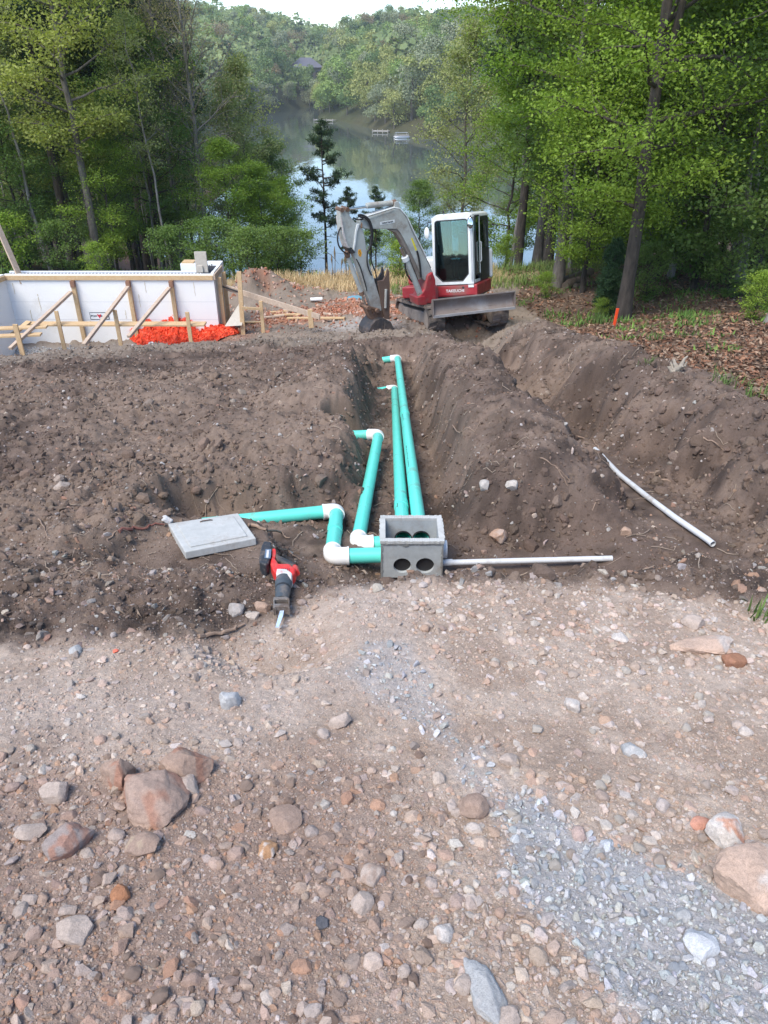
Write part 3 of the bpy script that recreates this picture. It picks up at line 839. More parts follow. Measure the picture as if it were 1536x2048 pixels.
def panel_with_holes(x0, x1, z0, z1, y, t, holes, n=24):
    """vertical wall panel facing -Y with round holes, built as strips around each hole"""
    mb = MB()
    cells = []; xs = [x0]
    for i, (cx, cz, r) in enumerate(holes):
        nx = x1 if i == len(holes) - 1 else (cx + holes[i + 1][0]) / 2
        cells.append((xs[-1], nx, cx, cz, r)); xs.append(nx)
    for (a, b, cx, cz, r) in cells:
        out = []; inn = []
        for k in range(n):
            th = 2 * math.pi * (k + .5) / n; dx, dz = math.cos(th), math.sin(th)
            ts = []
            if dx > 1e-6: ts.append((b - cx) / dx)
            if dx < -1e-6: ts.append((a - cx) / dx)
            if dz > 1e-6: ts.append((z1 - cz) / dz)
            if dz < -1e-6: ts.append((z0 - cz) / dz)
            q = min(ts); out.append((cx + dx * q, cz + dz * q)); inn.append((cx + dx * r, cz + dz * r))
        corners = [(a, z0), (b, z0), (b, z1), (a, z1)]
        for side in (0, 1):
            yy = y + t * side; base = len(mb.v)
            mb.v += [(p[0], yy, p[1]) for p in out] + [(p[0], yy, p[1]) for p in inn]
            for k in range(n):
                k2 = (k + 1) % n
                mb.f.append((base + k, base + k2, base + n + k2, base + n + k))
                o1, o2 = out[k], out[k2]
                if abs(o1[0] - o2[0]) > 1e-6 and abs(o1[1] - o2[1]) > 1e-6:
                    for c in corners:
                        if (abs(c[0] - o1[0]) < 1e-6 or abs(c[1] - o1[1]) < 1e-6) and (abs(c[0] - o2[0]) < 1e-6 or abs(c[1] - o2[1]) < 1e-6):
                            mb.v.append((c[0], yy, c[1])); mb.f.append((base + k, len(mb.v) - 1, base + k2)); break
            if side == 0: b0 = base
            else:
                for k in range(n):
                    k2 = (k + 1) % n
                    mb.f.append((b0 + n + k, b0 + n + k2, base + n + k2, base + n + k))
                mb.v += [(a, y, z0), (b, y, z0), (b, y + t, z0), (a, y + t, z0), (a, y, z1), (b, y, z1), (b, y + t, z1), (a, y + t, z1)]
                q = len(mb.v) - 8
                mb.f += [(q, q + 1, q + 2, q + 3), (q + 4, q + 7, q + 6, q + 5), (q, q + 3, q + 7, q + 4), (q + 1, q + 5, q + 6, q + 2)]
    return mb
def make_box():
    root = thing('distribution_box', 'open grey concrete distribution box with two round holes in its front', 'concrete box', (BX0, BY0, BZ0))
    inv = Matrix.Translation(-Vector((BX0, BY0, BZ0))); t = .032
    w = BX1 - BX0
    hf = [(BX0 + .145, BZ0 + .098, .060), (BX0 + .300, BZ0 + .098, .062)]
    hb = [(.135, BZ1 - .165, .062), (.262, BZ1 - .165, .062)]
    panel_with_holes(BX0, BX1, BZ0, BZ1 - .022, BY0, t, hf).build('front_wall', M_CONC, root, mtx=inv)
    panel_with_holes(BX0, BX1, BZ0, BZ1 - .022, BY1 - t, t, hb).build('back_wall', M_CONC, root, mtx=inv)
    for s_ in (0, 1):
        m = MB(); x = BX0 + t / 2 if s_ == 0 else BX1 - t / 2
        m.box((x, (BY0 + BY1) / 2, (BZ0 + BZ1 - .022) / 2), (t - .004, BY1 - BY0 - 2 * t - .002, BZ1 - BZ0 - .022)); m.build('side_wall', M_CONC, root, mtx=inv)
    m = MB(); m.box(((BX0 + BX1) / 2, (BY0 + BY1) / 2, BZ0 + .012), (w - 2 * t, BY1 - BY0 - 2 * t, .02)); m.build('floor_slab', M_CONC, root, mtx=inv)
    # rough cast rim around the mouth, ragged where the form leaked
    rg = random.Random(4); rim = MB()
    def rag(a, b, wid, n, outv):
        a = Vector(a); b = Vector(b); outv = Vector(outv)
        d = (b - a) / n
        for i in range(n):
            e1 = .004 + .007 * rg.random(); z = .022 + .002 * rg.random()
            p = a + d * (i + .5)
            mid = p + outv * (e1 / 2)
            size = (abs(d.x) + abs(outv.x) * (wid + e1) + .0004, abs(d.y) + abs(outv.y) * (wid + e1) + .0004, z)
            rim.box((mid.x, mid.y, BZ1 - .022 + z / 2), size)
    rag((BX0 - .004, BY0 + t / 2, 0), (BX1 + .004, BY0 + t / 2, 0), t, 26, (0, -1, 0))
    rag((BX0 - .004, BY1 - t / 2, 0), (BX1 + .004, BY1 - t / 2, 0), t, 26, (0, 1, 0))
    rag((BX0 + t / 2, BY0 + t + .003, 0), (BX0 + t / 2, BY1 - t - .003, 0), t, 18, (-1, 0, 0))
    rag((BX1 - t / 2, BY0 + t + .003, 0), (BX1 - t / 2, BY1 - t - .003, 0), t, 18, (1, 0, 0))
    rim.build('rim', M_CONCL, root, bevel=.0015, seg=1, mtx=inv)
    # chipped slurry edge under the rim on the front face and down the corners
    m = MB(); x = BX0 + .002
    prev = None
    k = 0; N_ = 34
    for i in range(N_):
        xa = BX0 + w * i / N_; xb = BX0 + w * (i + 1) / N_
        d = .006 + .007 * rg.random() + (.014 if .33 < i / N_ < .43 else 0)
        m.box(((xa + xb) / 2, BY0 - .002, BZ1 - .0225 - d / 2), (xb - xa + .0005, .005 + .002 * rg.random(), d))
    for xx in (BX0 + .001, BX1 - .001):
        for i in range(16):
            d = .006 + .010 * rg.random(); h = (BZ1 - BZ0 - .04) / 16
            m.box((xx + (d / 2 if xx < .1 else -d / 2), BY0 - .0015, BZ0 + h * (i + .5)), (d, .004 + .003 * rg.random(), h))
    m.build('ragged_edge', M_CONCE, root, mtx=inv)
    for hx, hz_, r in hb:
        m = MB(); c = Vector((hx, BY1 - t - .0015, hz_))
        m.pipe([c + Vector((0, -.006, 0)), c + Vector((0, .03, 0))], r, PR * 1.0, 28); m.build('rubber_seal', M_BLACK, root, smooth=True, mtx=inv)
    for hx, hz_, r in hf:
        m = MB(); c = Vector((hx, BY0 + t - .006, hz_)); m.lathe(c, c + Vector((0, .004, 0)), [(0, r * .999), (1, r * .999)], 28); m.build('hole_shade_disc', M_BLACK, root, smooth=True, mtx=inv)  # added black disc paints the shade inside each front hole
    for z, y in ((BZ0 + .17, (BY0 + BY1) / 2 - .02),):
        m = MB(); m.pipe([(BX1 + .001, y, z - .03), (BX1 + .035, y, z - .03)], .062, .03, 24); m.build('side_port', M_WPVC, root, smooth=True, mtx=inv)
make_box()
def make_lid():
    pl = Plane((-1.19, 3.70, -.875), (0.0, .10, 1))
    c = [pl.at(336, 1047), pl.at(476, 1026), pl.at(512, 1076), pl.at(370, 1104)]
    n = pl.n
    root = thing('concrete_lid', 'pale grey square concrete lid with raised centre, lying on soil beside the saw', 'lid', tuple(sum(c, Vector()) / 4 - n * .05))
    inv = Matrix.Translation(-root.location)
    m = MB(); m.prism([p - n * .025 for p in c], n * .05); m.build('slab', M_CONCL, root, bevel=.005, mtx=inv)
    cc = sum(c, Vector()) / 4
    q = [cc + (p - cc) * .80 for p in c]
    m = MB(); m.prism([p + n * .004 for p in q], n * .010); o = m.build('raised_panel', M_CONCL, root, bevel=.003, mtx=inv)
    h = c[0].lerp(c[1], .5).lerp(cc, .35)
    d = (c[1] - c[0]).normalized()
    m = MB(); m.tube([h - d * .04 + n * .011, h - d * .025 + n * .016, h + d * .025 + n * .016, h + d * .04 + n * .011], .004, 8); m.build('lifting_loop', mat('rusty_steel', (.12, .08, .06), .7, .3), o, smooth=True, mtx=inv)
make_lid()

# ---------------- white conduits ----------------
def conduit(label, pts, r, joints=()):
    root = thing('conduit', label, 'pipe', tuple(pts[0])); inv = Matrix.Translation(-Vector(pts[0]))
    MB().pipe(pts, r, r * .85, 18).build('pipe', M_GPVC, root, smooth=True, mtx=inv)
    for (a, b) in joints:
        m = MB(); m.pipe([a, b], r * 1.14, r * .9, 18); m.build('coupling', M_GPVC, root, smooth=True, mtx=inv)
    return root
z0 = BZ0 + .105
c0 = Vector((BX1 + .0, 4.24, -1.325)); c1 = Vector((1.60, 4.33, -1.350))
conduit('thin white pipe leaving the right side of the concrete box, its end buried in soil', [c0, c0.lerp(c1, .3), c0.lerp(c1, .7), c1], .0205, [(c0 + Vector((.005, 0, 0)), c0 + Vector((.075, .004, .002)))])
q = [W(1426, 1088, 5.25), W(1416, 1080, 5.3), W(1350, 1035, 5.65), W(1290, 990, 6.15), W(1240, 950, 6.8), W(1206, 915, 7.35), W(1190, 898, 7.7)]
conduit('curving white pipe half buried in the right hand trench', q, .023, [(q[5], q[5].lerp(q[6], .8))])

# ---------------- reciprocating saw ----------------
def make_saw():
    A = W(545, 1108, 3.93); B = W(557, 1252, 3.44)
    ax = (B - A).normalized()
    side = Vector((1, .12, 0)); n = side.cross(ax)
    if n.z < 0: n = -n
    pl = Plane((A + B) / 2, n); n = pl.n
    z = lambda X, Y: (480 + X / 9.6, 1070 + Y / 9.6)
    def poly(pts, off=0): return [pl.at(*z(*p), off) for p in pts]
    root = thing('reciprocating_saw', 'red and black cordless reciprocating saw lying on the soil, blade towards the camera', 'power saw', tuple(pl.at(*z(850, 900)) - n * .04))
    inv = Matrix.Translation(-root.location)
    RED = mat('red_plastic', (.62, .035, .03), .42, dirt=(.25, .18, .14), dirt_amt=.3, dirt_scale=30)
    BLK = mat('black_plastic', (.028, .032, .038), .5, dirt=(.2, .15, .12), dirt_amt=.35, dirt_scale=30)
    RUB = mat('dusty_black_rubber', (.05, .065, .08), .65, dirt=(.22, .18, .15), dirt_amt=.4, dirt_scale=25)
    SIL = mat('silver_label', (.55, .55, .53), .4, dirt=(.5, .1, .1), dirt_amt=.3, dirt_scale=60)
    STL = mat('scraped_steel', (.30, .27, .24), .5, .6, dirt=(.14, .10, .08), dirt_amt=.5, dirt_scale=30)
    m = MB(); m.prism(poly([(390, 470), (430, 300), (470, 225), (610, 235), (612, 470), (560, 640), (500, 690), (385, 640), (375, 560)]), n * .078)
    bat = m.build('battery', BLK, root, bevel=.008, mtx=inv)
    m = MB(); m.prism(poly([(490, 275), (600, 275), (585, 450), (470, 440)], .040), n * .003); m.build('battery_label', mat('blue_grey_label', (.12, .17, .24), .35), bat, mtx=inv)
    lb = poly([(515, 290), (560, 290), (545, 435), (500, 430)], .0425)
    m = MB(); m.prism(lb, n * .002); m.build('battery_plate', SIL, bat, mtx=inv)
    m = MB(); m.prism(poly([(615, 480), (700, 560), (750, 640), (960, 640), (1010, 690), (1085, 735), (1060, 820), (1000, 880), (900, 850), (700, 830), (640, 770), (590, 640)]), n * .068)
    body = m.build('motor_housing', RED, root, bevel=.012, seg=3, mtx=inv)
    for i in range(5):
        x = 800 + i * 34
        m = MB(); m.prism(poly([(x, 640), (x + 10, 640), (x + 16, 690), (x + 6, 690)], .0345), n * .002); m.build('vent', BLK, body, mtx=inv)
    m = MB(); m.prism(poly([(618, 480), (622, 340), (660, 318), (695, 345), (700, 430), (680, 520), (660, 560)]), n * .05); m.build('handle_base', RED, root, bevel=.01, seg=3, mtx=inv)
    m = MB()
    gp = [pl.at(*z(*p)) for p in [(672, 440), (760, 480), (870, 530), (990, 590), (1040, 620)]]
    m.tube(gp, [.019, .021, .021, .020, .018], 14); m.build('rear_grip', BLK, root, smooth=True, mtx=inv)
    m = MB()
    gp = [pl.at(*z(*p)) for p in [(880, 510), (980, 570), (1060, 640), (1075, 740)]]
    m.tube(gp, [.008, .014, .018, .02], 12); m.build('handle_bridge', RED, root, smooth=True, mtx=inv)
    m = MB(); m.prism(poly([(980, 640), (1030, 660), (1010, 700), (970, 680)]), n * .02); m.build('trigger', BLK, root, bevel=.003, mtx=inv)
    m = MB(); m.prism(poly([(705, 745), (900, 750), (1015, 830), (995, 930), (900, 880), (700, 860)]), n * .072); m.build('label_band', SIL, root, bevel=.008, mtx=inv)
    mt = frame(pl.at(*z(835, 800), .0365), (pl.at(*z(700, 800)) - pl.at(*z(900, 800))) * -1, ax * -1)
    a = pl.at(*z(845, 860)); b = pl.at(*z(800, 1260)); 
    m = MB(); m.lathe(a, b, [(0, .041), (.12, .043), (.35, .041), (.42, .036), (.5, .038), (.8, .034), (1, .031)], 20); m.build('gear_case_boot', RUB, root, smooth=True, mtx=inv)
    for t in (.42, .47):
        c = a.lerp(b, t); m = MB(); m.lathe(c, c + (b - a).normalized() * .005, [(0, .039), (1, .0385)], 20); m.build('boot_rib', BLK, root, smooth=True, mtx=inv)
    # pivoting shoe: bent steel plates
    m = MB()
    for (y0, y1) in ((1265, 1300), (1395, 1440)):
        m.prism(poly([(650, y0), (900, y0 - 10), (955, y0 + 25), (955, y1 + 35), (900, y1 + 10), (700, y1 + 15), (640, y1 + 40)]), n * .05)
    m.prism(poly([(640, 1290), (668, 1290), (690, 1500), (645, 1440)]), n * .045)
    m.prism(poly([(935, 1290), (958, 1310), (950, 1450), (925, 1440)]), n * .045)
    m.build('shoe', STL, root, bevel=.003, mtx=inv)
    m = MB(); m.prism(poly([(770, 1440), (845, 1445), (832, 1530), (745, 1775), (680, 1775), (705, 1680)]), n * .0016)
    m.build('blade', mat('blue_white_blade', (.55, .68, .82), .35, .2, dirt=(.12, .2, .4), dirt_amt=.35, dirt_scale=60), root, mtx=inv)
    m = MB()
    for i in range(24):
        t = i / 24; p = pl.at(*z(705 + (690 - 705) * t - 20 * t + (768 - 705) * (1 - t), 1450 + 320 * t))
        m.tube([p, p + side * -.003], [.002, .0003], 4)
    m.build('blade_teeth', STL, root, mtx=inv)
make_saw()

# ---------------- insulated concrete form wall and its bracing ----------------
M_FOAM = mat('white_foam', (.78, .78, .77), .8, var=.03, dirt=(.55, .52, .47), dirt_amt=.12, dirt_scale=1.5, spec=.2, bump=.002, bump_scale=25)
M_FOAMT = mat('white_foam_top', (.78, .80, .83), .8, var=.03)
M_SEAM = mat('foam_seam', (.45, .47, .50), .9)
def wood_mat(name, col, col2):
    m, nt, bs, out = nmat(name)
    tc = N(nt, 'ShaderNodeTexCoord'); mp = N(nt, 'ShaderNodeMapping'); mp.inputs['Scale'].default_value = (3, 3, 3)
    w = N(nt, 'ShaderNodeTexNoise', Scale=5.0, Detail=8.0, Roughness=.65, Distortion=1.2)
    nt.links.new(tc.outputs['Object'], mp.inputs[0]); nt.links.new(mp.outputs[0], w.inputs['Vector'])
    cr = N(nt, 'ShaderNodeValToRGB'); cr.color_ramp.elements[0].position = .35; cr.color_ramp.elements[1].position = .65
    cr.color_ramp.elements[0].color = (*col2, 1); cr.color_ramp.elements[1].color = (*col, 1)
    nt.links.new(w.outputs['Fac'], cr.inputs[0]); nt.links.new(cr.outputs[0], bs.inputs['Base Color']); bs.inputs['Roughness'].default_value = .75
    return m
M_PINE = wood_mat('pine_lumber', (.60, .44, .26), (.50, .33, .17))
M_PINE2 = wood_mat('weathered_lumber', (.52, .41, .32), (.40, .30, .22))
M_PLY = wood_mat('plywood', (.50, .46, .40), (.42, .38, .33))
M_REBAR = mat('dark_web_plastic', (.05, .055, .07), .7)
WYF = 17.2
def make_wall():
    a = WY(8, 549, WYF); b = WY(426, 548, WYF); zt = (a.z + b.z) / 2
    x0, x1 = a.x, b.x
    root = thing('foundation_wall', 'white foam block foundation wall with lumber along its top, at the left edge of the site', 'wall', (x1, WYF, -4.3))
    inv = Matrix.Translation(-root.location)
    zb_ = -4.3; th = .30
    def bx(c, s): m = MB(); m.box(c, s); return m
    bx(((x0 + x1) / 2, WYF + .03, (zb_ + zt) / 2), (x1 - x0, .06, zt - zb_)).build('front_panel', M_FOAM, root, mtx=inv)
    bx(((x0 + x1) / 2 - .2, WYF + th, (zb_ + zt) / 2), (x1 - x0 - .4, .06, zt - zb_ + .0)).build('back_panel', M_FOAMT, root, mtx=inv)
    m = MB()
    for i in range(60):
        m.box((x0 + .05 + i * (x1 - x0 - .1) / 59, WYF + .165, zt - .075), (.02, .19, .10))
    m.build('web_ties', M_REBAR, root, mtx=inv)
    # return wall running away on the right, and its far corner
    y2 = 18.1; xr = x1 + .03
    bx((x1 - .032, (WYF + .062 + y2) / 2, (zb_ + zt) / 2 + .01), (.06, y2 - WYF - .066, zt - zb_ + .02)).build('side_panel', M_FOAM, root, mtx=inv)
    bx((x1 - .33, (WYF + .35 + y2) / 2, (zb_ + zt) / 2 + .01), (.06, y2 - WYF - .36, zt - zb_ + .02)).build('side_inner_panel', M_FOAMT, root, mtx=inv)
    m = MB()
    for i in range(7):
        y = WYF + .15 + i * .13
        m.box((x1 - .18, y, zt - .02), (.24, .03, .05)); m.tube([(x1 - .27 + .03 * (i % 3), y + .04, zt - .2), (x1 - .25 + .03 * (i % 3), y + .04, zt + .045)], .012, 6)
    m.build('side_web_ties', M_REBAR, root, mtx=inv)
    bx((x1 - .48, y2 + .18, zt - .52), (.95, .34, 1.1)).build('corner_block', M_FOAMT, root, bevel=.01, mtx=inv)
    m = MB(); m.box((x1 - .78, y2 + .18, zt + .045), (.28, .3, .03)); m.build('block_cap', M_PINE, root, mtx=inv)
    # lumber: rail along the front top, strongbacks, side rail
    bx(((x0 + x1) / 2, WYF - .019, zt - .075), (x1 - x0 - .02, .038, .095)).build('top_rail', M_PINE, root, mtx=inv)
    bx((x1 + .022, (WYF + y2) / 2 - .02, zt - .06), (.038, y2 - WYF, .12)).build('side_rail', M_PINE2, root, mtx=inv)
    for px in (145, 256, 342):
        p = WY(px, 563, WYF - .045)
        bx((p.x, WYF - .045, (p.z + zb_) / 2 - .03), (.085, .085, p.z - zb_ - .10)).build('strongback', M_PINE, root, mtx=inv)
        bx((p.x + .0, WYF - .05, zt - .20), (.09, .12, .14)).build('bracket', mat('brown_steel', (.25, .13, .08), .6), root, mtx=inv)
    for y in (WYF + .22, WYF + .75):
        bx((x1 + .085, y, (zt + zb_) / 2 - .06), (.085, .085, zt - zb_ - .12)).build('side_strongback', M_PINE, root, mtx=inv)
    # hairline seams, drips of foam adhesive and the printed label
    m = MB(); rg = random.Random(8)
    for (px, py, ln) in ((25, 566, .25), (75, 588, .38), (60, 620, .25), (289, 563, .25), (277, 588, .3), (387, 564, .32), (250, 620, .2), (180, 640, .15)):
        p = WY(px, py, WYF); z = p.z
        for i in range(9):
            m.box((p.x + rg.uniform(-.006, .006), WYF - .002, z - ln * (i + .5) / 9), (.006 + .012 * rg.random(), .006, ln / 9))
    m.build('adhesive_drip', mat('yellow_adhesive', (.58, .52, .40), .7), root, mtx=inv)
    m = MB()
    for zz in (zt - .62, zt - 1.03):
        m.box(((x0 + x1) / 2, WYF - .0006, zz), (x1 - x0 - .02, .0025, .004))
    m.build('seam', M_SEAM, root, mtx=inv)
    # product label: dark frame, white field, red animal mask, lettering
    c = WY(199, 632, WYF - .004)
    w, h = .44, .17
    lab = bx((c.x, WYF - .003, c.z), (w, .006, h)).build('label_panel', mat('label_black', (.03, .04, .06), .5), root, mtx=inv)
    bx((c.x, WYF - .008, c.z), (w - .03, .004, h - .03)).build('label_field', mat('label_white', (.78, .80, .80), .5), lab, mtx=inv)
    m = MB(); f = [(-.05, .055), (-.018, .03), (0, .036), (.018, .03), (.05, .055), (.042, .005), (.022, -.02), (0, -.055), (-.022, -.02), (-.042, .005)]
    m.prism([(c.x + u * .95, WYF - .012, c.z + v) for u, v in f], (0, .004, 0)); m.build('red_emblem', mat('label_red', (.55, .03, .05), .5), lab, mtx=inv)
    dk = mat('label_black', (.03, .04, .06), .5)
    fr = lambda x, z: Matrix.Translation(-root.location) @ frame((x, WYF - .012, z), (1, 0, 0), (0, 0, 1))
    text_obj('FOX', 'lettering', .062, fr(c.x - .125, c.z), dk, lab, xs=1.15, bold=.002)
    text_obj('BLOCKS', 'lettering', .055, fr(c.x + .125, c.z), dk, lab, xs=.95, bold=.002)
    # upright plywood form box standing in the corner
    # left return wall coming toward the camera
    p = WY(-60, 556, 16.2)
    m = MB(); m.prism([(x0 - .02, WYF - .002, zb_), (x0 - .32, WYF - .002, zb_), (p.x - .3, 16.0, zb_), (p.x, 16.0, zb_)], (0, 0, 0))
    m = MB(); vs = [(x0, WYF - .003), (x0 - .35, WYF - .003), (x0 - .55, 15.9), (x0 - .2, 15.9)]
    n = 4; m.v = [(x, y, zb_) for x, y in vs] + [(x, y, zt) for x, y in vs]
    m.f = [(0, 1, 2, 3), (7, 6, 5, 4), (0, 4, 5, 1), (1, 5, 6, 2), (2, 6, 7, 3), (3, 7, 4, 0)]
    m.build('left_return_panel', M_FOAM, root, mtx=inv)
    m = MB(); m.beam((x0 + .022, WYF - .06, zt - .07), (x0 - .178, 15.9, zt - .07), .038, .1); m.build('left_rail', M_PINE, root, mtx=inv)
    return x0, x1, zt
WX0, WX1, WZT = make_wall()
def board_thing(name, label, cat, a, b, w, h, m=None, up=(0, 0, 1), group=None):
    a = Vector(a); mb = MB(); mb.beam(a, b, w, h, up)
    o = mb.build(name, m or M_PINE, None, bevel=.003, seg=1, mtx=Matrix.Translation(-a)); o.location = a
    return tag(o, label, cat, group)
def braces():
    data = [((142, 584), (26, 692), (112, 622), (120, 682), 'left diagonal wall brace with its stake, below the leftmost strongback'),
            ((256, 574), (172, 684), (229, 620), (238, 671), 'middle diagonal wall brace with its stake, right of the printed label'),
            ((339, 576), (262, 668), (374, 624), (379, 662), 'right diagonal wall brace rising from behind the orange netting')]
    for (t, b, s0, s1, lab) in data:
        A = WY(*t, WYF - .12); Bp = WY(*b, 15.1 if b[0] < 200 else 15.5)
        g = hz(Bp.x, Bp.y, False)
        Bp.z = max(Bp.z, g + .0)
        root = thing('wall_brace', lab, 'brace', tuple(Bp), group='diagonal braces holding the foam wall')
        inv = Matrix.Translation(-Bp)
        d = (A - Bp).normalized()
        m = MB(); m.beam(Bp - d * .1, A, .085, .06); m.build('diagonal_board', M_PINE2, root, bevel=.003, seg=1, mtx=inv)
        m = MB(); m.tube([A - d * .28, A - d * .02], .028, 8); m.build('turnbuckle', mat('brown_steel', (.25, .13, .08), .6), root, smooth=True, mtx=inv)
        Yk = 16.3; p0 = WY(*s0, Yk); p1 = WY(*s1, Yk)
        m = MB(); m.beam(Vector((p0.x, Yk, p1.z - .3)), p0, .085, .04, up=(0, 1, 0)); m.build('stake', M_PINE, root, bevel=.003, seg=1, mtx=inv)
    p = WY(28, 650, 15.1)
    board_thing('lumber_stake', 'short lumber post at the foot of the leftmost brace', 'stake', (p.x, 15.15, p.z - .8), (p.x, 15.15, p.z), .1, .04, up=(0, 1, 0))
    a = WY(52, 646, 16.45); b = WY(411, 648, 16.45)
    board_thing('scaffold_plank', 'long scaffold plank running along the foot of the foam wall', 'plank', (a.x, 16.45, a.z - .02), (b.x, 16.45, b.z), .26, .04)
    a = WY(-20, 667, 15.6); b = WY(90, 662, 15.7)
    board_thing('plank', 'upper one of two short planks forming a platform at the left edge', 'plank', a + Vector((0, .15, .06)), b + Vector((0, .15, .05)), .18, .04)
    board_thing('plank', 'lower one of two short planks forming a platform at the left edge', 'plank', a + Vector((0, -.12, -.03)), b + Vector((-.05, -.1, -.04)), .18, .04)
    a = WY(22, 672, 15.75); b = WY(58, 643, 16.3)
    board_thing('plank', 'slanted board under the short platform at the left edge', 'plank', a, b, .14, .04)
    a = WY(38, 549, 17.28); b = WY(-40, 372, 17.6)
    board_thing('leaning_board', 'tall board leaning up past the top of the wall at the left edge', 'board', a - (b - a).normalized() * .2, b, .13, .045, M_PINE2)
    p = WY(407, 552, 17.45)
    m = MB(); m.box((0, 0, .2), (.27, .05, .46)); m.box((-.03, -.045, .06), (.12, .04, .15))
    o = m.build('form_board', M_PLY, None, bevel=.004, seg=1); o.location = (p.x, 17.40, WZT + .02); tag(o, 'short grey plywood board standing upright on the wall corner', 'board')
    # boards right of the wall
    y = 17.0
    a = WY(480, 543, y); b = WY(485, 655, y)
    board_thing('post', 'tall thin lumber post right of the wall corner', 'post', (b.x, y, b.z - .2), (a.x - .02, y, a.z), .1, .045, up=(0, 1, 0))
    a = WY(521, 602, y + .1); b = WY(526, 652, y + .1)
    board_thing('post', 'short lumber post between the tall post and the digger', 'post', (b.x, y + .1, b.z - .3), (a.x, y + .1, a.z), .08, .045, up=(0, 1, 0))
    a = WY(620, 619, 16.6); b = WY(622, 638, 16.6)
    board_thing('lumber_stake', 'short stake at the low end of the long sloping board', 'stake', (b.x, 16.6, b.z - .2), (a.x, 16.6, a.z), .11, .05, up=(0, 1, 0))
    a = WY(452, 575, 17.6); b = WY(640, 634, 16.5)
    board_thing('sloping_board', 'long board sloping from the wall corner down to the ground at right', 'board', a, b, .04, .12, M_PINE2)
    a = WY(436, 570, 17.6); b = WY(476, 583, 17.4)
    o = board_thing('turnbuckle', 'dark steel turnbuckle between the wall corner and the sloping board', 'turnbuckle', a, b, .03, .03, mat('dark_steel', (.05, .05, .055), .5, .5))
    a = WY(483, 616, 16.9); b = WY(520, 618, 17.0)
    board_thing('crosspiece', 'short horizontal board joining the two thin posts', 'board', a, b, .03, .06)
    pl = [WY(478, 608, 17.5), WY(490, 612, 17.5), WY(484, 650, 16.9), WY(450, 652, 16.9)]
    m = MB(); m.prism(pl, (0, .02, .012)); o = m.build('plywood_sheet', M_PLY, None, mtx=Matrix.Translation(-pl[3])); o.location = pl[3]; tag(o, 'pale plywood sheet leaning beside the wall corner', 'plywood')
    a = ground_at(575, 641); b = ground_at(690, 641)
    board_thing('board', 'long thin board lying on the ground left of the bucket', 'board', a + Vector((0, 0, .06)), b + Vector((0, 0, .06)), .09, .04)
    rg = random.Random(3)
    for i, (px, py, ln, an, lab) in enumerate([(560, 628, .5, .3, 'short scrap board among rubble right of the posts, the left one'), (590, 626, .7, -.4, 'scrap board among rubble right of the posts, the middle one'), (575, 634, .8, .1, 'long scrap board lying flat in the red rubble'), (545, 638, .6, .2, 'scrap board beside the foot of the short post'), (605, 632, .4, .8, 'smallest scrap board in the red rubble'), (668, 633, .5, 0, 'reddish scrap board on the white gravel left of the bucket'), (500, 649, .6, .1, 'scrap board just right of the plywood sheet')]):
        p = ground_at(px, py) + Vector((0, 0, .06))
        d = Vector((math.cos(an), math.sin(an), rg.uniform(-.05, .12))) * ln / 2
        board_thing('scrap_board', lab, 'board', p - d, p + d, .09, .035, M_PINE2 if i % 2 else M_PINE)
    p = ground_at(633, 606); q = p + Vector((-.14, 0, .07))
    m = MB(); m.pipe([(-.16, 0, 0), (.16, .03, .01)], .05, .045, 18); o = m.build('pipe_offcut', M_WPVC, None, smooth=True); o.location = p + Vector((0, 0, .09)); tag(o, 'short white pipe offcut lying on the red rubble', 'pipe')
    p = ground_at(712, 600)
    m = MB(); m.lathe((0, 0, 0), (0, 0, .12), [(0, .17), (.3, .2), (.8, .19), (1, .14)], 16); o = m.build('tarp_bundle', mat('blue_plastic', (.14, .30, .38), .5), None, smooth=True); o.location = p; o.scale = (1.2, .8, .8); tag(o, 'flattened blue grey plastic bundle behind the digger arm', 'bundle')
braces()

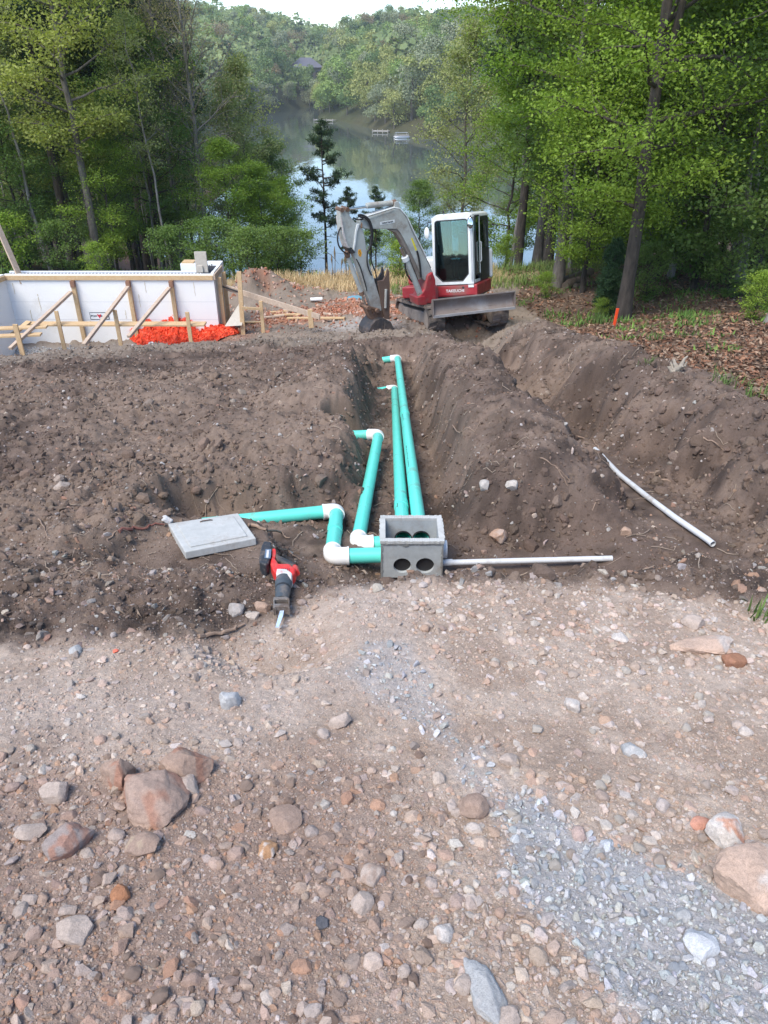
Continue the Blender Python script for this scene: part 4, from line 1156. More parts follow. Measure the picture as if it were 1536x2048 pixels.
# orange fence netting heaped on the ground
def netting():
    rg = np.random.default_rng(5)
    a = ground_at(250, 692); b = ground_at(470, 676)
    nx, ny = 260, 70
    u = np.linspace(0, 1, nx); v = np.linspace(-1, 1, ny)
    U, V = np.meshgrid(u, v, indexing='ij')
    Lx = (b.x - a.x)
    cx = a.x + U * Lx; hw = .55 * np.sqrt(np.clip(1 - (2 * U - 1) ** 4, 0, 1)) + .02
    cy = a.y + .45 + (b.y - a.y) * U + V * hw * .9
    env = np.clip(1 - V ** 2, 0, 1) ** .7 * np.interp(U, [0, .04, .3, .6, .66, .74, .97, 1], [0, .26, .46, .42, .20, .27, .12, 0])
    f = np.abs(fbm(cx * 5 + V, cy * 9, 3, 3)); g = fbm(cx * 20, cy * 22, 9, 3)
    Z = H(cx, cy, False) + .05 + env * (.75 + .9 * f) + .03 * g * (env > .01) - .01
    X = cx + .05 * fbm(cx * 14, cy * 14, 4, 2); Y = cy + .05 * fbm(cx * 14, cy * 14, 6, 2)
    P = np.stack([X, Y, Z], -1).reshape(-1, 3)
    i = np.arange((nx - 1) * (ny - 1)); r = i // (ny - 1); c = i % (ny - 1); q = r * ny + c
    F = np.stack([q, q + ny, q + ny + 1, q + 1], 1)
    V1 = [P]; F1 = [F]
    # curled straps of net standing out of the heap
    n = 5200
    k = rg.integers(0, len(P), n * 2); k = k[env.ravel()[k] > .03][:n]; n = len(k)
    c0 = P[k]; ang = rg.normal(0, .9, n); L = rg.uniform(.03, .11, n); w = rg.uniform(.004, .009, n)
    d = np.stack([np.cos(ang), np.sin(ang) * .6, rg.uniform(-.3, .5, n)], 1); sdv = np.stack([-np.sin(ang), np.cos(ang), rg.uniform(-1, 1, n)], 1)
    pts = []
    for t, h in ((-1, -.012), (-.4, .015), (.4, .018), (1, -.01)):
        m = c0 + d * (L * t / 2)[:, None] + np.array([0, 0, 1])[None] * h
        pts += [m - sdv * w[:, None], m + sdv * w[:, None]]
    S = np.stack(pts, 1).reshape(-1, 3); b0 = len(P)
    q = (np.arange(n) * 8)[:, None] + b0
    F1.append(np.concatenate([q + np.array([0, 1, 3, 2]), q + np.array([2, 3, 5, 4]), q + np.array([4, 5, 7, 6])]))
    V1.append(S)
    VV = np.concatenate(V1); o0 = np.array([a.x + Lx / 2, a.y, a.z])
    C = np.array([.90, .105, .035])[None] * (.72 + .5 * rg.random((len(VV), 1)))
    C[:len(P)] = np.array([.80, .085, .035])[None] * (.8 + .4 * (fbm(P[:, 0] * 25, P[:, 1] * 25, 2, 2)[:, None] * .5 + .5))
    me = np_mesh('orange_netting', VV - o0, np.concatenate(F1), 4, [attr_mat('orange_plastic', .45, bump=.004, scales=(30, 90), spec=.4)], colors=C)
    o = obj_from(me, 'fence_netting'); o.location = o0
    tag(o, 'heap of bright orange plastic fence netting in front of the foam wall', 'netting')
netting()

# survey stake, flags of orange paint, roots, logs
def small_things():
    p = ground_at(1228, 652)
    m = MB(); m.box((0, 0, .16), (.055, .02, .38)); m.box((0, 0, .345), (.06, .024, .012))
    o = m.build('survey_stake', mat('fluorescent_orange', (.95, .09, .02), .55), None, bevel=.002, seg=1); o.location = p; o.rotation_euler = (0, .06, .2)
    tag(o, 'bright orange survey stake standing in the leaf litter before the big tree', 'stake')
    for px, py, s, lab in ((190, 1228, .022, 'orange painted chip on the soil at left, upper one'), (232, 1305, .016, 'orange painted chip at the edge of the pale drive, lower one')):
        p = ground_at(px, py)
        o = obj_from(rock_mesh(int(px), (s, s * .8, s * .5), (.85, .20, .13), None, .8, 3), 'painted_stone'); o.location = p + Vector((0, 0, s * .5)); tag(o, lab, 'stone')
    M_ROOT = mat('pale_root', (.27, .19, .14), .9, var=.3, dirt_scale=20, bump=.003, bump_scale=40)
    M_ROOTR = mat('reddish_root', (.20, .08, .06), .9, var=.3, dirt_scale=20)
    rts = [
     ([(238, 1072), (270, 1066), (300, 1058), (330, 1055)], .011, M_ROOTR, 'thick reddish root reaching the left corner of the lid'),
     ([(215, 1085), (235, 1074), (262, 1070)], .006, M_ROOT, 'thin root left of the reddish root'),
     ([(540, 1098), (575, 1105), (600, 1122)], .008, M_ROOT, 'pale root touching the back of the saw'),
     ([(400, 1280), (430, 1276), (470, 1268), (490, 1255)], .011, M_ROOT, 'grey stick lying below the saw at the soil edge'),
     ([(1120, 868), (1150, 876), (1180, 884), (1198, 905)], .012, M_ROOT, 'pale root hanging above the end of the curving white pipe'),
     ([(1075, 925), (1110, 940), (1140, 965)], .006, M_ROOT, 'thin forked root on the spoil left of the curving pipe'),
     ([(1110, 940), (1125, 960), (1135, 975)], .005, M_ROOT, 'short side root below the forked root'),
     ([(1290, 950), (1320, 965), (1348, 978)], .012, M_ROOT, 'root in the right trench beside the curving pipe'),
     ([(845, 880), (870, 866), (885, 855)], .007, M_ROOT, 'thin root crossing the right bank of the pipe trench'),
     ([(905, 862), (925, 872), (950, 868), (960, 845)], .006, M_ROOT, 'loop of thin root on the spoil ridge'),
     ([(605, 880), (640, 884), (680, 880)], .005, M_ROOT, 'thin root lying along the left bank above the second pipe'),
     ([(85, 860), (110, 858), (150, 862)], .006, M_ROOT, 'thin stick on the soil at far left'),
     ([(495, 1055), (530, 1062), (560, 1072), (580, 1080)], .012, M_ROOT, 'root coming out from under the right side of the lid'),
     ([(1195, 1010), (1180, 1035)], .006, M_ROOT, 'short upright twig on the spoil below the curving pipe'),
     ([(78, 1040), (90, 1062), (98, 1085)], .005, M_ROOT, 'thin rootlet standing in the soil at left'),
     ([(1400, 880), (1430, 890), (1445, 905)], .008, M_ROOT, 'thin root on the right bank above the trench'),
    ]
    for pts, r, mt, lab in rts:
        P = [ground_at(*p) + Vector((0, 0, r * 1.2 + .004)) for p in pts]
        # smooth path with wiggle
        Q = []; rg = random.Random(len(lab))
        for a, b in zip(P, P[1:]):
            for i in range(4):
                q = a.lerp(b, i / 4) + Vector((rg.uniform(-1, 1), rg.uniform(-1, 1), rg.uniform(-.4, 1))) * r * .9
                q.z = max(q.z, hz(q.x, q.y) + r * .6); Q.append(q)
        Q.append(P[-1])
        n = len(Q); rr = [r * (1 - .6 * i / n) * rg.uniform(.85, 1.15) for i in range(n)]
        m = MB(); m.tube(Q, rr, 7)
        o = m.build('root', mt, None, smooth=True, mtx=Matrix.Translation(-P[0])); o.location = P[0]; tag(o, lab, 'root', 'roots and sticks in the dug soil')
    # hair roots: uncountable fine fibres in the soil
    rg = np.random.default_rng(77); mb = MB()
    for _ in range(420):
        y = 3.2 + 8 * rg.random() ** 1.6; x = rg.uniform(-1, 1) * (.2 + .5 * y)
        if litter_mask(np.array([x]), np.array([y]))[0] > .5: continue
        a = rg.uniform(0, 6.28); L = rg.uniform(.05, .22); p = np.array([x, y]); pts = []
        for i in range(5):
            pts.append((p[0], p[1])); a += rg.normal(0, .5); p = p + np.array([math.cos(a), math.sin(a)]) * L / 4
        zz = H(np.array([q[0] for q in pts]), np.array([q[1] for q in pts]))
        mb.tube([(q[0], q[1], z + .006 + .012 * rg.random()) for q, z in zip(pts, zz)], .0011 + .00045 * y * rg.random(), 4, cap=False)
    o = mb.build('fine_roots', mat('straw_root', (.33, .26, .2), .9, var=.3), None); tag(o, kind='stuff')
    # logs by the wood's edge
    M_LOG = mat('old_log', (.10, .075, .055), .95, var=.4, dirt_scale=9, bump=.01, bump_scale=14)
    for (a, b, y0, y1, r, lab) in (((1118, 566), (1180, 548), 20.5, 21.5, .16, 'thick dark fallen log behind the grey trunk'), ((1130, 575), (1160, 560), 20.2, 20.6, .12, 'short fallen log in front of the thick log'), ((1135, 552), (1165, 545), 21.4, 22, .13, 'log lying across the back of the log pile'), ((1150, 576), (1195, 570), 20.1, 20.6, .09, 'thin log at the right of the log pile')):
        A = WY(*a, y0); Bq = WY(*b, y1)
        A.z = max(A.z, hz(A.x, A.y, False) + r * .7); 
        m = MB(); n = 8; rg2 = random.Random(int(r * 1000))
        m.tube([A.lerp(Bq, i / n) + Vector((0, 0, rg2.uniform(-.02, .02))) for i in range(n + 1)], [r * rg2.uniform(.85, 1.1) for _ in range(n + 1)], 12)
        o = m.build('fallen_log', M_LOG, None, smooth=True, mtx=Matrix.Translation(-A)); o.location = A; tag(o, lab, 'log', 'logs piled at the edge of the wood')
    # bleached root stump
    p = ground_at(1352, 752); m = MB(); rg2 = random.Random(6)
    for i in range(9):
        a = rg2.uniform(0, 6.28); q = Vector((0, 0, .05)); pts = [q.copy()]
        for k in range(4):
            q += Vector((math.cos(a) * .025 + rg2.uniform(-.01, .01), math.sin(a) * .025, rg2.uniform(-.02, .05))); pts.append(q.copy())
        m.tube(pts, [.035, .026, .02, .014, .008], 7)
    o = m.build('bleached_stump', mat('bleached_wood', (.30, .26, .21), .9, var=.25, dirt_scale=25), None, smooth=True); o.location = p; tag(o, 'bleached broken root sticking up at the edge of the leaf litter', 'root')
small_things()
# ---------------- excavator ----------------
def make_excavator():
    GREY_ = mat('machine_grey_paint', (.40, .42, .40), .42, dirt=(.22, .18, .15), dirt_amt=.42, dirt_scale=4, bump=.0006, bump_scale=80)
    GREYD = mat('brown_boom_underside', (.22, .19, .165), .7, dirt=(.13, .10, .08), dirt_amt=.5, dirt_scale=5)  # darker and browner than the boom sides
    REDP = mat('machine_red_paint', (.34, .022, .03), .42, dirt=(.20, .12, .10), dirt_amt=.42, dirt_scale=4)
    WHT = mat('machine_white_paint', (.66, .68, .68), .4, dirt=(.40, .37, .34), dirt_amt=.25, dirt_scale=4)
    BLK = mat('machine_black', (.022, .024, .027), .45, dirt=(.15, .12, .10), dirt_amt=.2, dirt_scale=5)
    RUB = mat('track_rubber', (.055, .05, .048), .85, dirt=(.24, .19, .16), dirt_amt=.65, dirt_scale=5, bump=.003, bump_scale=30)
    MUD = mat('dusty_track_frame', (.27, .23, .20), .9, dirt=(.13, .10, .09), dirt_amt=.4, dirt_scale=6)
    STL = mat('worn_blade_steel', (.19, .155, .14), .6, .25, dirt=(.30, .30, .31), dirt_amt=.35, dirt_scale=3, bump=.001, bump_scale=50)
    EDGE = mat('bright_cutting_edge', (.48, .49, .51), .38, .6, dirt=(.2, .17, .15), dirt_amt=.2)
    CHR = mat('chrome_rod', (.6, .6, .62), .18, 1.0)
    BKT = mat('bucket_steel', (.055, .055, .06), .55, .4, dirt=(.17, .13, .11), dirt_amt=.45, dirt_scale=6)
    RUST = mat('rusty_pin_steel', (.20, .12, .08), .8, .2, dirt=(.10, .06, .045), dirt_amt=.5, dirt_scale=12)
    HOSE = mat('hydraulic_hose', (.015, .015, .017), .5)
    AMB = mat('amber_lens', (.75, .20, .01), .3)
    YEL = mat('yellow_sticker', (.72, .62, .04), .5)
    # tinted glass pane
    m, nt, bs, out = nmat('cab_glass'); nt.nodes.remove(bs)
    tr = N(nt, 'ShaderNodeBsdfTransparent'); tr.inputs[0].default_value = (.42, .66, .70, 1)
    gl = N(nt, 'ShaderNodeBsdfGlossy', Roughness=.03); gl.inputs[0].default_value = (.85, 1, .98, 1)
    fr = N(nt, 'ShaderNodeFresnel', IOR=1.9); mx = N(nt, 'ShaderNodeMixShader')
    nt.links.new(fr.outputs[0], mx.inputs[0]); nt.links.new(tr.outputs[0], mx.inputs[1]); nt.links.new(gl.outputs[0], mx.inputs[2]); nt.links.new(mx.outputs[0], out.inputs['Surface'])
    GLS = m
    ORG = Vector((1.56, 17.5, -3.58))
    TILT = Matrix.Rotation(R(9.0), 4, 'X') @ Matrix.Rotation(R(0), 4, 'Y')
    # nose (toward -Y) up: rotate about X so that -Y side rises; right side up
    TILT = Matrix.Rotation(R(-9.0), 4, 'X') @ Matrix.Rotation(R(-4.2), 4, 'Y')
    RM = Matrix.Translation(ORG) @ TILT @ Matrix.Scale(.95, 4)
    root = bpy.data.objects.new('excavator', None); COL.objects.link(root); root.matrix_world = RM
    tag(root, 'red, white and grey mini excavator with its dozer blade towards the camera', 'excavator')
    RI = RM.inverted()
    UC = Matrix.Rotation(R(16), 4, 'Z')      # undercarriage yaw
    UP = Matrix.Rotation(R(-21), 4, 'Z')     # upper structure yaw
    # ---- tracks
    def track(sx):
        cx = .80 * sx; w = .40; L = 1.02; r = .27; zc = .30
        def loop(rr, n=20, top=.0):
            pts = []
            for i in range(n + 1):
                a = -math.pi / 2 + math.pi * i / n; pts.append((L + rr * math.cos(a), zc + rr * math.sin(a)))
            for i in range(1, 6): pts.append((L - 2 * L * i / 6, zc + rr + .012 * math.sin(math.pi * i / 6) * -1))
            for i in range(n + 1):
                a = math.pi / 2 + math.pi * i / n; pts.append((-L + rr * math.cos(a), zc + rr * math.sin(a)))
            for i in range(1, 6): pts.append((-L + 2 * L * i / 6, zc - rr))
            return pts
        mb = MB(); o, i_ = loop(r + .035), loop(r - .01); n = len(o)
        base = 0
        for x in (cx - w / 2, cx + w / 2):
            mb.v += [(x, y, z) for y, z in o] + [(x, y, z) for y, z in i_]
        for k in range(n):
            k2 = (k + 1) % n
            mb.f += [(k, k2, 2 * n + k2, 2 * n + k), (n + k, 3 * n + k, 3 * n + k2, n + k2), (k, n + k, n + k2, k2), (2 * n + k, 2 * n + k2, 3 * n + k2, 3 * n + k)]
        # chevron lugs around the belt
        per = []; tot = 0
        for k in range(n):
            a = Vector((0, *o[k])); b = Vector((0, *o[(k + 1) % n])); per.append((tot, a, b)); tot += (b - a).length
        N_ = 38
        for j in range(N_):
            s_ = tot * j / N_
            for half in (-1, 1):
                ss = (s_ + (0 if half < 0 else tot / N_ / 2)) % tot
                for (t0, a, b) in reversed(per):
                    if ss >= t0: break
                d = (b - a).normalized(); p = a + d * (ss - t0); nn = Vector((0, d.z, -d.y))
                if nn.dot(p - Vector((0, max(-L, min(L, p.y)), zc))) < 0: nn = -nn
                c0_ = p + nn * .012 + Vector((cx + half * w * .02, 0, 0)); c1_ = p + nn * .012 + d * .05 + Vector((cx + half * w * .48, 0, 0))
                mb.beam(c0_, c1_, .045, .032, up=nn)
        t = mb.build('track', RUB, root, mtx=UC)
        m = MB(); m.box((cx, 0, zc + .01), (w * .72, 2 * L - .36, .27)); m.build('track_frame', MUD, t, bevel=.03, seg=3, mtx=UC)
        m = MB(); m.lathe((cx - w * .36, -L, zc), (cx + w * .36, -L, zc), [(0, .06), (.0, r - .03), (.1, r - .02), (.9, r - .02), (1, r - .03), (1, .06)], 24); m.build('idler_wheel', MUD, t, smooth=True, mtx=UC)
        m = MB(); m.lathe((cx - w * .36, L, zc), (cx + w * .36, L, zc), [(0, .08), (0, r - .06), (.1, r - .04), (.9, r - .04), (1, r - .06), (1, .08)], 12); m.build('drive_sprocket', MUD, t, mtx=UC)
        for k in range(5):
            y = -L + .33 + k * .34
            m = MB(); m.lathe((cx - w * .46, y, zc - .17), (cx + w * .46, y, zc - .17), [(0, .03), (0, .075), (.12, .08), (.2, .05), (.8, .05), (.88, .08), (1, .075), (1, .03)], 16); m.build('roller', RUST, t, smooth=True, mtx=UC)
        m = MB()
        for k in range(14): m.box((cx + sx * w * .37, -L + .1 + k * .15, zc - .225), (.03, .06, .045))
        m.build('track_teeth', BLK, t, mtx=UC)
    track(-1); track(1)
    m = MB(); m.box((0, 0, .42), (1.2, .9, .2)); m.box((0, .45, .38), (1.2, .25, .14)); m.box((0, -.45, .38), (1.2, .25, .14)); m.build('chassis', BLK, root, bevel=.03, mtx=UC)
    m = MB(); m.lathe((0, 0, .5), (0, 0, .70), [(0, .42), (.5, .42), (.5, .48), (1, .48)], 32); m.build('turntable', RUST, root, smooth=True, mtx=UC)
    # ---- dozer blade: curved mouldboard
    m = MB(); prof = []
    n = 12; y0 = -1.66
    for i in range(n + 1):
        t = i / n; z = .44 + .34 * t; y = y0 + .10 * (4 * t * (1 - t)) - .02 * t
        prof.append((y, z))
    pl = [(0, y, z) for y, z in prof] + [(0, y + .022, z) for y, z in reversed(prof)]
    m.prism(pl, (1.98, 0, 0)); bl = m.build('dozer_blade', STL, root, mtx=UC)
    m = MB()
    m.prism([(0, y0 - .02, .395), (0, y0 - .028, .445), (0, y0 + .018, .455), (0, y0 + .02, .40)], (2.0, 0, 0)); m.build('cutting_edge', EDGE, bl, mtx=UC)
    m = MB(); m.box((0, y0 + .0, .79), (1.99, .06, .03))
    for sx in (-1, 1): m.prism([(sx * .995, y0 - .03, .43), (sx * .995, y0 - .03, .81), (sx * .995, y0 + .06, .80), (sx * .995, y0 + .13, .6), (sx * .995, y0 + .06, .43)], (.018, 0, 0))
    m.build('blade_rib', STL, bl, bevel=.003, seg=1, mtx=UC)
    m = MB()
    for sx in (-1, 1): m.beam((sx * .40, y0 + .06, .48), (sx * .40, -.4, .42), .10, .13)
    m.beam((-.4, -1.1, .44), (.4, -1.1, .44), .12, .10)
    m.build('blade_arm', STL, root, bevel=.01, mtx=UC)
    m = MB(); m.tube([(0, y0 + .1, .62), (0, -.9, .55)], .035, 12); m.tube([(0, -1.0, .555), (0, -.5, .52)], .055, 12); m.build('blade_cylinder', GREY_, root, smooth=True, mtx=UC)
    # ---- upper platform
    def rounded_plan(x0, x1, y0, y1, rear):
        pts = [(x0, y0), (x1, y0)]
        for i in range(13):
            a = -math.pi / 2 + math.pi * i / 12 + math.pi / 2
            t = i / 12
            x = x1 + (x0 - x1) * t; y = y1 + rear * math.sin(math.pi * t) ** .6
            pts.append((x, y))
        return pts
    pp = rounded_plan(-.93, .93, -.78, .62, .42)
    m = MB(); m.prism([(x, y, .855) for x, y in pp], (0, 0, .27)); plat = m.build('platform', REDP, root, bevel=.03, mtx=UP)
    m = MB(); m.prism([(x * .96, y * .96, .72) for x, y in pp], (0, 0, .06)); m.build('platform_underside', BLK, plat, mtx=UP)
    m = MB(); m.box((.46, -.785, .862), (.80, .012, .20)); m.build('front_skirt', REDP, plat, bevel=.004, mtx=UP)
    # engine hood: red lower, white upper, on the viewer's left and wrapping the back
    hp = [(-.93, -.28), (-.34, -.28), (-.34, .78)] + [(x, y) for x, y in pp if y > .62 and x < -.34] + []
    hp = [(-.93, -.30), (-.22, -.30), (-.22, .98), (-.45, .96), (-.68, .90), (-.85, .78), (-.93, .62)]
    m = MB(); m.prism([(x, y, 1.11) for x, y in hp], (0, 0, .23)); m.build('hood_lower', REDP, root, bevel=.03, mtx=UP)
    m = MB(); m.prism([(x * 1.002, y * 1.002, 1.40) for x, y in hp], (0, 0, .34)); m.build('hood_upper', WHT, root, bevel=.06, seg=4, mtx=UP)
    rp = [(-.22, .78), (.93, .78), (.90, .92), (.6, 1.01), (.2, 1.04), (-.22, 1.02)]
    m = MB(); m.prism([(x, y, 1.33) for x, y in rp], (0, 0, .68)); m.build('counterweight', WHT, root, bevel=.05, seg=3, mtx=UP)
    m = MB()
    for k in range(6): m.box((-.58, -.306, 1.02 + .03 * k), (.42, .01, .014))
    m.build('hood_grille', BLK, root, mtx=UP)
    m = MB(); m.box((-.62, -.42, .80), (.5, .34, .30)); m.box((-.55, -.60, .70), (.30, .02, .14)); m.build('side_box', REDP, root, bevel=.03, mtx=UP)
    # white-and-red lettering on the front skirt
    fm = UP @ frame((.40, -.7925, .855), (1, 0, 0), (0, 0, 1))
    text_obj('TAKEUCHI', 'lettering', .088, fm, WHT, plat, xs=1.05, bold=.002)
    m = MB(); m.box((.79, -.80, .955), (.13, .008, .06)); m.build('notice_plate', WHT, plat, mtx=UP)
    m = MB(); m.lathe((.60, -.79, .925), (.60, -.80, .925), [(0, .028), (1, .028)], 14); m.build('filler_cap', BLK, plat, smooth=True, mtx=UP)
    m = MB(); m.box((.86, -.45, .84), (.12, .10, .12)); m.build('amber_reflector', AMB, plat, bevel=.02, mtx=UP)
    # ---- cab
    cx0, cx1, cy0, cy1, cz0, cz1 = -.12, .86, -.80, .72, 1.00, 2.53
    cab = bpy.data.objects.new('cab', None); link(cab, root)
    bx = lambda c, s_: MB().box(c, s_)
    def rbar(pts, r, name='pillar', mt=WHT, flat=1):
        m = MB(); m.tube(pts, r, 10); return m.build(name, mt, cab, smooth=True, mtx=UP)
    # front frame drawn as a ring: outer rounded rectangle, inner opening with chamfered lower corners
    W_ = cx1 - cx0
    def ring(outer, inner, y, t, name, mt):
        n = len(outer); m = MB()
        for yy in (y, y + t): m.v += [(x, yy, z) for x, z in outer] + [(x, yy, z) for x, z in inner]
        for k in range(n):
            k2 = (k + 1) % n
            m.f += [(k, k2, n + k2, n + k), (2 * n + k, 3 * n + k, 3 * n + k2, 2 * n + k2), (k, 2 * n + k, 2 * n + k2, k2), (n + k, n + k2, 3 * n + k2, 3 * n + k)]
        return m.build(name, mt, cab, bevel=.008, seg=2, mtx=UP)
    o_ = [(cx0 + .0, cz0), (cx1, cz0), (cx1, cz0 + .3), (cx1 - .005, cz1 - .12), (cx1 - .05, cz1 - .02), (cx1 - .12, cz1), (cx0 + .14, cz1), (cx0 + .06, cz1 - .03), (cx0 + .03, cz1 - .10), (cx0, cz0 + .3)]
    i_ = [(cx0 + .22, cz0 + .06), (cx1 - .26, cz0 + .06), (cx1 - .115, cz0 + .22), (cx1 - .11, cz1 - .16), (cx1 - .135, cz1 - .125), (cx1 - .17, cz1 - .115), (cx0 + .15, cz1 - .115), (cx0 + .105, cz1 - .13), (cx0 + .085, cz1 - .17), (cx0 + .055, cz0 + .22)]
    ring(o_, i_, cy0, .06, 'front_frame', WHT)
    g_ = [((x - .4) * .985 + .4, (z - 1.8) * .985 + 1.8) for x, z in i_]
    ring([(x, z) for x, z in i_], [((x - .4) * .955 + .4, (z - 1.8) * .965 + 1.8) for x, z in i_], cy0 + .012, .02, 'window_gasket', BLK)
    m = MB(); m.prism([(x, cy0 + .024, z) for x, z in i_], (0, .005, 0)); m.build('front_glass', GLS, cab, mtx=UP)
    # roof
    m = MB(); m.prism([(x, (cy0 + cy1) / 2 + .03, z) for x, z in [(cx0 + .03, cz1 - .09), (cx1 - .003, cz1 - .09), (cx1 - .03, cz1 - .02), (cx1 - .12, cz1 + .015), (cx0 + .14, cz1 + .015), (cx0 + .06, cz1 - .02)]], (0, cy1 - cy0 - .06, 0)); m.build('roof', WHT, cab, bevel=.015, mtx=UP)
    m = MB(); m.tube([(cx0 + .3, cy0 + .05, cz1 + .03), (cx0 + .3, cy0 + .05, cz1 + .09)], .02, 8); m.build('roof_bolt', BLK, cab, mtx=UP)
    # door side (viewer's right): white A pillar, door frame, black B pillar, rear quarter
    x = cx1
    bx((x - .028, cy0 + .105, (cz0 + cz1) / 2 - .04), (.055, .085, cz1 - cz0 - .10)).build('front_pillar', WHT, cab, bevel=.015, mtx=UP)
    bx((x - .03, (cy0 + cy1) / 2, cz1 - .135), (.05, cy1 - cy0 - .1, .09)).build('roof_rail', BLK, cab, bevel=.01, mtx=UP)
    bx((x - .022, cy0 + .64, (cz0 + cz1) / 2 - .05), (.045, .10, cz1 - cz0 - .14)).build('door_pillar', BLK, cab, bevel=.01, mtx=UP)
    bx((x - .022, cy1 - .05, (cz0 + cz1) / 2 - .05), (.045, .09, cz1 - cz0 - .14)).build('rear_pillar', BLK, cab, bevel=.01, mtx=UP)
    bx((x - .018, cy0 + 1.10, cz0 + .36), (.05, .86, .72)).build('rear_side_panel', BLK, cab, bevel=.02, mtx=UP)
    bx((x - .02, cy0 + .37, cz0 + .04), (.05, .46, .07)).build('door_sill', WHT, cab, bevel=.01, mtx=UP)
    bx((x - .018, cy0 + 1.03, cz0 + 1.07), (.006, .68, .72)).build('rear_side_glass', GLS, cab, mtx=UP)
    dr = bpy.data.objects.new('door', None); link(dr, cab)
    for (c, s_) in (((x + .012, cy0 + .19, 1.83), (.022, .03, 1.30)), ((x + .012, cy0 + .565, 1.83), (.022, .035, 1.30)), ((x + .012, cy0 + .378, 2.465), (.022, .34, .03)), ((x + .012, cy0 + .378, 1.19), (.022, .34, .03))):
        bx(c, s_).build('door_frame', WHT if s_[2] > 1 and c[1] > cy0 + .3 else BLK, dr, bevel=.005, mtx=UP)
    bx((x + .010, cy0 + .378, 1.83), (.005, .34, 1.24)).build('door_glass', GLS, dr, mtx=UP)
    m = MB(); m.tube([(x + .03, cy0 + .52, 1.45), (x + .06, cy0 + .52, 1.47), (x + .06, cy0 + .52, 1.88), (x + .03, cy0 + .52, 1.9)], .013, 8); m.build('door_handle', WHT, dr, smooth=True, mtx=UP)
    m = MB(); m.tube([(cx1 - .03, cy0 - .035, 1.10), (cx1 - .03, cy0 - .06, 1.14), (cx1 - .05, cy0 - .06, 2.12), (cx1 - .05, cy0 - .03, 2.16)], .016, 8); m.build('grab_rail', WHT, cab, smooth=True, mtx=UP)
    # off side and back
    bx((cx0 + .02, (cy0 + cy1) / 2 + .05, cz0 + .36), (.04, cy1 - cy0 - .12, .72)).build('off_side_panel', BLK, cab, mtx=UP)
    bx((cx0 + .022, (cy0 + cy1) / 2 + .05, cz0 + 1.1), (.006, cy1 - cy0 - .2, .76)).build('off_side_glass', GLS, cab, mtx=UP)
    bx((cx0 + .03, cy1 - .04, 1.78), (.06, .08, 1.4)).build('off_rear_pillar', BLK, cab, mtx=UP)
    bx((cx0 + .03, cy0 + .1, 1.78), (.06, .08, 1.4)).build('off_front_pillar', WHT, cab, mtx=UP)
    bx(((cx0 + cx1) / 2, cy1 - .02, cz0 + .3), (W_ - .1, .04, .6)).build('rear_panel', BLK, cab, mtx=UP)
    bx(((cx0 + cx1) / 2, cy1 - .015, cz0 + 1.02), (W_ - .16, .006, .84)).build('rear_glass', GLS, cab, mtx=UP)
    bx(((cx0 + cx1) / 2, (cy0 + cy1) / 2, cz0 + .015), (W_ - .1, cy1 - cy0 - .1, .03)).build('cab_floor', BLK, cab, mtx=UP)
    # seat, levers, console
    m = MB(); m.box((.40, .20, 1.40), (.48, .46, .14)); m.box((.40, .20, 1.2), (.4, .4, .3)); m.build('seat_cushion', BLK, cab, bevel=.04, seg=3, mtx=UP)
    m = MB(); m.box((.40, .44, 1.78), (.46, .13, .66), Matrix.Rotation(R(-8), 3, 'X')); m.box((.40, .50, 2.17), (.28, .1, .18)); m.build('seat_back', BLK, cab, bevel=.05, seg=3, mtx=UP)
    for sx in (-1, 1):
        m = MB(); m.box((.40 + sx * .33, .05, 1.50), (.14, .5, .16)); m.tube([(.40 + sx * .33, -.12, 1.55), (.40 + sx * .33, -.16, 1.72)], .012, 8); m.tube([(.40 + sx * .33, -.16, 1.72), (.40 + sx * .33, -.165, 1.86)], [.022, .026], 10); m.build('control_console', BLK, cab, bevel=.015, mtx=UP)
    m = MB(); m.tube([(.33, -.5, 1.0), (.33, -.56, 1.55)], .013, 8); m.tube([(.43, -.5, 1.0), (.43, -.56, 1.55)], .013, 8); m.box((.38, -.56, 1.56), (.2, .03, .03)); m.build('travel_levers', CHR, cab, smooth=False, mtx=UP)
    # mirrors
    def mirror(c, name_lbl, rz, front):
        o = MB(); o.lathe((0, -.02, 0), (0, .03, 0), [(0, .085), (.3, .095), (1, .07)], 20)
        M_ = UP @ Matrix.Translation(c) @ Matrix.Rotation(rz, 4, 'Z') @ Matrix.Diagonal((.75, 1, 1.35, 1))
        q = o.build('mirror', BLK if front else WHT, cab, smooth=True, mtx=M_)
        o = MB(); o.lathe((0, -.024, 0), (0, -.020, 0), [(0, .075), (1, .080)], 20); o.build('mirror_glass', mat('mirror_glass', (.8, .8, .8), .05, 1.0) if front else WHT, q, smooth=True, mtx=M_)
    mirror(Vector((cx1 - .02, cy0 - .10, 2.33)), '', R(12), True)
    mirror(Vector((cx0 - .10, cy0 + .0, 2.17)), '', R(-20), False)
    m = MB(); m.tube([(cx1 - .02, cy0, 2.48), (cx1 - .02, cy0 - .09, 2.46), (cx1 - .02, cy0 - .08, 2.36)], .01, 6); m.tube([(cx0 + .02, cy0, 2.40), (cx0 - .08, cy0 + .01, 2.38), (cx0 - .09, cy0 + .02, 2.2)], .01, 6); m.build('mirror_arm', BLK, cab, mtx=UP)
    # ---- swing bracket and the front work equipment, modelled in its own vertical plane
    foot = W(852, 575, 16.4)
    dirp = Vector((-.86, -.50, 0)).normalized(); nrm = dirp.cross(Vector((0, 0, 1))).normalized()   # points toward the camera side
    if nrm.y > 0: nrm = -nrm
    PL = Plane(foot, nrm)
    P = lambda x, y, off=0: RI @ PL.at(x, y, off)
    NV = (RI.to_3x3() @ nrm)
